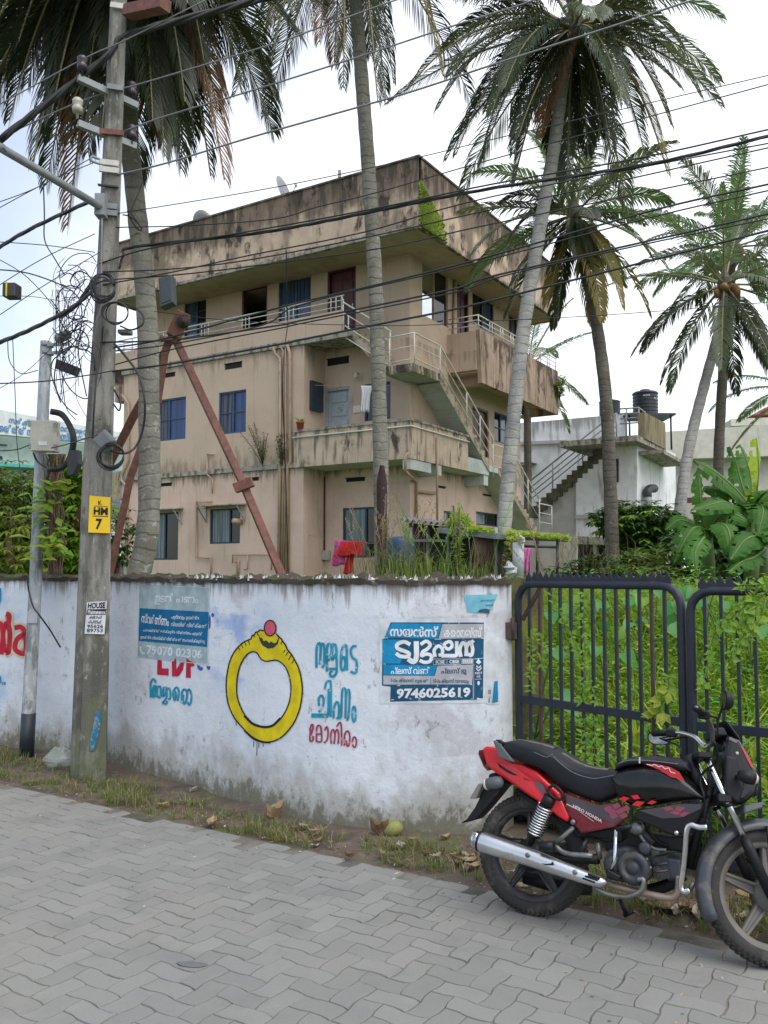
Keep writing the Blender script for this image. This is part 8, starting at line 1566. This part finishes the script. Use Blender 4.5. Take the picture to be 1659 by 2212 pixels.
# front end (all turned with the steering)
def off(p, fwd=0.0): return p + Vector((.899, 0, .438)) * fwd
ax_at = lambda z, y=0.0, fw=.062: Vector((HD.x + (HD.z - z) * .4872 + fw * 1.1, y, z))
for sy in (-.085, .085):
    a, m, e = ax_at(.93, sy), ax_at(.52, sy), ax_at(.30, sy); fk = tb('fork_leg', [ST @ a, ST @ m], .0165, B['chrome'], n=12); tb('fork_slider', [ST @ ax_at(.55, sy), ST @ ax_at(.50, sy), ST @ e], [.024, .026, .024], B['plastic'], fk, 12); tb('fork_collar', [ST @ ax_at(.70, sy), ST @ ax_at(.685, sy)], .022, B['plastic'], fk, 12)
for z, hh in ((.915, .03), (.72, .04)):
    b = MB(); p, q = ST @ ax_at(z, -.115, .05), ST @ ax_at(z, .115, .05); b.bar(p, q, .07, hh); b.build('fork_clamp', B['plastic'], bike, bev=.006)
tb('head_tube', [HD + AX * -.1, HD + AX * .12], .032, B['plastic'], n=12)
b = MB(); rows = []
for i in range(26):
    a = R(208 - 165 * i / 25); rr_ = WR + .028 + .012 * (i / 25); row = []
    for k in range(-4, 5):
        u = k / 4; ww = .062 - .012 * abs(i - 12) / 12; dr = -.05 * abs(u) ** 3; row.append(ST @ (FH + Vector(((rr_ + dr) * math.cos(a), ww * math.copysign(abs(u) ** .8, u), (rr_ + dr) * math.sin(a)))))
    rows.append(row)
b.grid(rows); b.build('front_mudguard', pbr('scuffed_grey_mudguard', (.05, .055, .065), .38, 0, .25, 5, dirt=((.16, .14, .12), 7, .5, .7)), bike, solid=.006)
for sy in (-1, 1): tb('mudguard_stay', [ST @ (FH + Vector((.0, sy * .08, .02))), ST @ (FH + Vector((-.02, sy * .07, .31)))], .008, B['plastic'])
def sside(name, pts, hy, mat, parent=None, bev=.02, tp_=1.0, seg=3):
    b = MB(); fr = [ST @ Vector((x, -hy * (tp_ if i % 2 < 0 else 1), z)) for i, (x, z) in enumerate(pts)]; bk = [ST @ Vector((x, hy, z)) for x, z in pts]; b.prism(fr, bk); return b.build(name, mat, parent or bike, bev=bev, seg=seg)
nose = sside('headlamp_fairing', [(.985, .72), (1.06, .70), (1.12, .76), (1.145, .83), (1.10, .94), (1.05, 1.02), (.985, 1.045), (.97, .95), (.965, .82)], .105, B['black'], bev=.03)
sside('windscreen', [(1.045, 1.02), (1.06, 1.02), (1.0, 1.10), (.975, 1.11)], .09, B['plastic'], nose, .006, seg=1); sside('lower_lip', [(1.06, .66), (1.15, .70), (1.155, .73), (1.06, .70)], .10, B['grey'], nose, .006, seg=1)
b = MB(); b.lathe([(.075, 0), (.07, .02), (.04, .035), (.005, .04)], 22, ST @ Matrix.Translation((1.125, 0, .83)) @ Matrix.Rotation(R(80), 4, 'Y')); b.build('headlamp', B['glass'], nose)
b = MB(); b.add([ST @ Vector(q) for q in ((1.048, -.1065, .985), (1.066, -.1065, .965), (1.112, -.1065, .88), (1.098, -.1065, .885))], [(0, 1, 2, 3)]); b.build('fairing_stripe', B['red'], nose)
b = MB(); b.lathe([(.008, 0), (.008, .004)], 10, ST @ Matrix.Translation((1.03, -.106, .945)) @ RX); b.build('badge', B['amber'], nose)
for sy in (-1, 1):
    c0 = ST @ Vector((1.04, sy * .20, .82)); ind = tb('front_indicator', [ST @ Vector((1.0, sy * .2, .825)), c0, ST @ Vector((1.075, sy * .2, .815))], [.022, .034, .03], B['plastic'], n=14); tb('lens', [ST @ Vector((1.075, sy * .2, .815)), ST @ Vector((1.09, sy * .2, .812))], [.031, .018], B['amber'], ind, 14); tb('stalk', [c0, ST @ Vector((1.02, sy * .1, .83))], .01, B['plastic'], ind)
sside('instrument_panel', [(.93, 1.02), (1.0, 1.03), (.98, 1.075), (.92, 1.06)], .085, B['plastic'], None, .012); sside('lower_fairing_side', [(.965, .74), (1.03, .70), (1.06, .78), (1.03, .93), (.97, .93)], .115, B['plastic'], nose, .015)
bar = [S_(.93, 0, .985), S_(.925, -.06, .99), S_(.90, -.13, 1.045), S_(.85, -.21, 1.075), S_(.79, -.30, 1.085), S_(.745, -.365, 1.085)]; barl = [S_(.93, 0, .985), S_(.925, .06, .99), S_(.90, .13, 1.045), S_(.85, .21, 1.075), S_(.79, .30, 1.085), S_(.745, .365, 1.085)]
for q in (bar, barl):
    hb_ = tb('handlebar', q, .0115, B['chrome'] if q is barl else B['steel'], smooth=5, n=10); tb('grip', [q[-2].lerp(q[-3], .15), q[-1]], .0185, B['plastic'], hb_, 14); b = MB(); b.box(q[-3].lerp(q[-2], .55), (.055, .05, .045), Matrix.Rotation(R(-31 + 33), 3, 'Z')); b.build('switch_housing', B['plastic'], hb_, bev=.008)
    lev = [q[-3] + (ST.to_3x3() @ Vector((.05, 0, -.01))), q[-2] + (ST.to_3x3() @ Vector((.075, 0, -.02))), q[-1] + (ST.to_3x3() @ Vector((.06, 0, -.03)))]; tb('lever', lev, .006, B['plastic'], hb_, smooth=4)
loc = lambda v: (MBI.to_3x3() @ Vector(v)).normalized()
def mirror(path, c, nrm, rx, ry):
    st = tb('mirror', path, .0055, B['plastic'], smooth=5, n=7); upv = loc((0, 0, 1)); xa = upv.cross(nrm).normalized(); ya = nrm.cross(xa); m = Matrix(((ya.x, xa.x, nrm.x, c.x), (ya.y, xa.y, nrm.y, c.y), (ya.z, xa.z, nrm.z, c.z), (0, 0, 0, 1)))
    b = MB(); rows = []
    for (k, z) in ((1.0, .004), (1.04, 0), (1.0, -.018), (.7, -.034), (.2, -.04)): rows.append([m @ Vector((ry * k * math.copysign(abs(math.cos(a)) ** .8, math.cos(a)), rx * k * math.copysign(abs(math.sin(a)) ** .8, math.sin(a)), z)) for a in [2 * math.pi * i / 24 for i in range(24)]])
    b.grid(rows, closed=True); b.add(rows[-1], [tuple(range(24))]); b.build('mirror_shell', B['plastic'], st); b = MB(); b.add([m @ Vector((ry * .93 * math.copysign(abs(math.cos(a)) ** .8, math.cos(a)), rx * .93 * math.copysign(abs(math.sin(a)) ** .8, math.sin(a)), .0052)) for a in [2 * math.pi * i / 24 for i in range(24)]], [tuple(range(24))]); b.build('mirror_glass', B['glass'], st)
lm = T(z_bf, 455, 388, .42); mirror([T(z_bf, 618, 525, .30), T(z_bf, 618, 470, .32), T(z_bf, 590, 440, .36), T(z_bf, 535, 420, .40), lm], lm, loc((-.25, -1, .12)), .062, .038)
rm = T(z_bf, 955, 95, -.28); mirror([T(z_bf, 905, 380, -.24), T(z_bf, 908, 260, -.25), T(z_bf, 935, 170, -.27), rm], rm, loc((-.95, .12, .1)), .058, .045)
tb('control_cable', [T(z_bf, 880, 420, -.2), T(z_bf, 900, 560, -.1), T(z_bf, 800, 650, -.05), T(z_bf, 770, 730, -.06), T(z_bf, 800, 850, -.08), T(z_bf, 790, 1000, -.05)], .006, B['plastic'], smooth=6); tb('control_cable', [T(z_bf, 640, 590, .1), T(z_bf, 720, 680, .02), T(z_bf, 800, 820, -.06), T(z_bf, 780, 980, -.03)], .006, B['plastic'], smooth=6); tb('brake_cable', [T(z_bf, 850, 1010, -.05), T(z_bf, 800, 1200, -.06), T(z_bf, 770, 1350, -.05), T(z_bf, 800, 1500, -.05)], .005, B['plastic'], smooth=6)

# ================================================================== LITTER ON THE VERGE
m_husk = pbr('young_coconut', (.2, .21, .06), .6, 0, .25, 9, .1, 20, dirt=((.2, .14, .07), 12, .55, .7))
p = gnd(*z_grd(1366, 384)) + Vector((0, -.05, .058)); b = MB(); b.lathe([(.005, -.085), (.035, -.075), (.058, -.03), (.062, .01), (.05, .055), (.025, .08), (.005, .088)], 16, Matrix.Translation(p) @ Matrix.Rotation(R(80), 4, 'Y') @ Matrix.Rotation(R(20), 4, 'X')); tag(b.build('coconut', m_husk, base=p), 'small green coconut lying at the foot of the curved wall', 'coconut')
m_dl = [pbr('dry_leaf_tan', (.3, .21, .12), .8, 0, .25, 20), pbr('dry_leaf_brown', (.17, .105, .06), .8, 0, .3, 20), pbr('dry_leaf_pale', (.36, .31, .25), .8, 0, .2, 20)]
def dry_leaf(conv, x, y, L_, W_, mi, label, seed, group=None, cat='dry leaf', lift=.02):
    r = random.Random(seed); p = gnd(*conv(x, y)); p.z = .012; a = r.uniform(0, 6.28); d = Vector((math.cos(a), math.sin(a), 0)); s = Vector((-d.y, d.x, 0)); b = MB(); rows = []
    for i in range(9):
        t = i / 8; w_ = W_ * math.sin(math.pi * min(1, t * .96 + .02)) ** .7 * r.uniform(.8, 1.1); row = []
        for k in range(-2, 3): u = k / 2; row.append(p + d * (t - .5) * L_ + s * u * w_ + Vector((0, 0, lift * (abs(u) * 1.4 + (t - .5) ** 2 * 2.5) + r.uniform(0, .012))))
        rows.append(row)
    b.grid(rows, sm=False); tag(b.build('dry_leaf', m_dl[mi], base=p), label, cat, group)
dry_leaf(z_grd, 962, 332, .17, .05, 0, 'large tan curled leaf standing in the grass near the wall middle', 1, None, lift=.06); dry_leaf(z_grd, 1325, 395, .13, .04, 1, 'brown dry leaf leaning beside the green coconut', 2, None, lift=.06); dry_leaf(z_grd, 740, 355, .16, .04, 0, 'tan dry leaf flat on the paver edge below the ring', 3)
for i, (x, y) in enumerate(((1095, 390), (1030, 380), (675, 240), (570, 295), (1220, 472), (1400, 440), (1340, 470), (1490, 470), (1520, 480), (1585, 475), (1600, 505), (1630, 520), (1440, 420), (1110, 425), (1060, 372), (1555, 410), (1645, 470))): dry_leaf(z_grd, x, y, rnd.uniform(.06, .1), rnd.uniform(.015, .03), i % 3, 'dry brown leaf scrap lying on the verge below the curved wall', 40 + i, 'dry leaf scraps on the verge')
for i, (x, y, s) in enumerate(((380, 1655, .1), (520, 1740, .22), (600, 1765, .12), (680, 1745, .1), (440, 1820, .08), (760, 1790, .14), (840, 1800, .1), (900, 1790, .12), (350, 1690, .09), (280, 1640, .08), (1000, 1760, .1), (1090, 1820, .1), (1170, 1660, .16), (1190, 1740, .12))): dry_leaf(z_bf, x, y, s * 1.1, s * .28, i % 3, 'dry leaf scrap on the soil under the motorcycle', 80 + i, 'dry leaf scraps under the motorcycle')
for i, (x, y, s) in enumerate(((60, 1440, .14), (110, 1500, .12), (620, 1710, .12), (560, 1570, .12), (860, 1640, .08), (60, 1395, .1), (1180, 1730, .12))): dry_leaf(z_br, x, y, s, s * .3, (2 if i > 1 else 0), 'dry leaf or paper scrap lying behind the rear wheel', 120 + i, 'scraps behind the rear wheel')
m_poly = pbr('clear_plastic_bag', (.5, .56, .52), .2, 0, .1, 6, .2, 15); m_poly.node_tree.nodes['Principled BSDF'].inputs['Alpha'].default_value = .38; p = gnd(*z_grd(200, 160)); p.y += .06; p.z += .07; rows = []; r = random.Random(2)
for i in range(10): t = i / 9; rr_ = .12 * math.sin(math.pi * min(1, t * .8 + .12)) + .01; rows.append([p + Vector((rr_ * 1.2 * math.cos(a) * r.uniform(.85, 1.1), rr_ * .8 * math.sin(a), -.07 + .2 * t + r.uniform(-.01, .01))) for a in [2 * math.pi * k / 14 for k in range(14)]])
b = MB(); b.grid(rows, closed=True, sm=False); b.add(rows[-1], [tuple(range(14))]); tag(b.build('plastic_bag', m_poly, base=p), 'crumpled clear plastic bag in the grass left of the concrete pole', 'bag')
for i, (x, y, l) in enumerate(((1497, 372, 'small white paper scrap near the coconut'), (1100, 425, 'white paper scrap on the paver edge'))):
    p = gnd(*z_grd(x, y)); b = MB(); b.add([p + Vector((-.03, 0, .012)), p + Vector((.02, -.02, .015)), p + Vector((.04, .02, .03)), p + Vector((-.01, .03, .02))], [(0, 1, 2), (0, 2, 3)]); tag(b.build('paper_scrap', M['white_metal'], base=p), l, 'paper scrap')
p = gnd(*z_grd(670, 838)); b = MB(); b.add([p + Vector((.075 * math.cos(a) * (1 + .1 * math.sin(3 * a)), .03 * math.sin(a) - .012 * math.cos(a), .004)) for a in [2 * math.pi * k / 20 for k in range(20)]], [tuple(range(20))]); tag(b.build('stain', pbr('dark_wet_spot', (.125, .13, .135), .95), base=p), 'small dark grey spot on the pavers in the foreground', 'stain')

lb = MB(); lr_ = random.Random(55)                   # fine litter swept against the paver edge
for i in range(900):
    a = lr_.uniform(-1, 9.5); bb = lr_.gauss(-.1, .16) if lr_.random() < .8 else lr_.uniform(-.6, 1.6)
    q = rd(a, bb, .006 if bb < 0 else .003); s = lr_.uniform(.004, .018); an = lr_.uniform(0, 6.28); d = Vector((math.cos(an), math.sin(an), lr_.uniform(0, .4))) * s; e = Vector((-math.sin(an), math.cos(an), lr_.uniform(0, .5))) * s * lr_.uniform(.25, .6)
    lb.add([q - d, q - e, q + d, q + e], [(0, 1, 2, 3)], i % 3)
tag(lb.build('leaf_litter', m_dl), 'fine crumbs of dead leaf and grit along the paver edge', 'litter', kind='stuff')
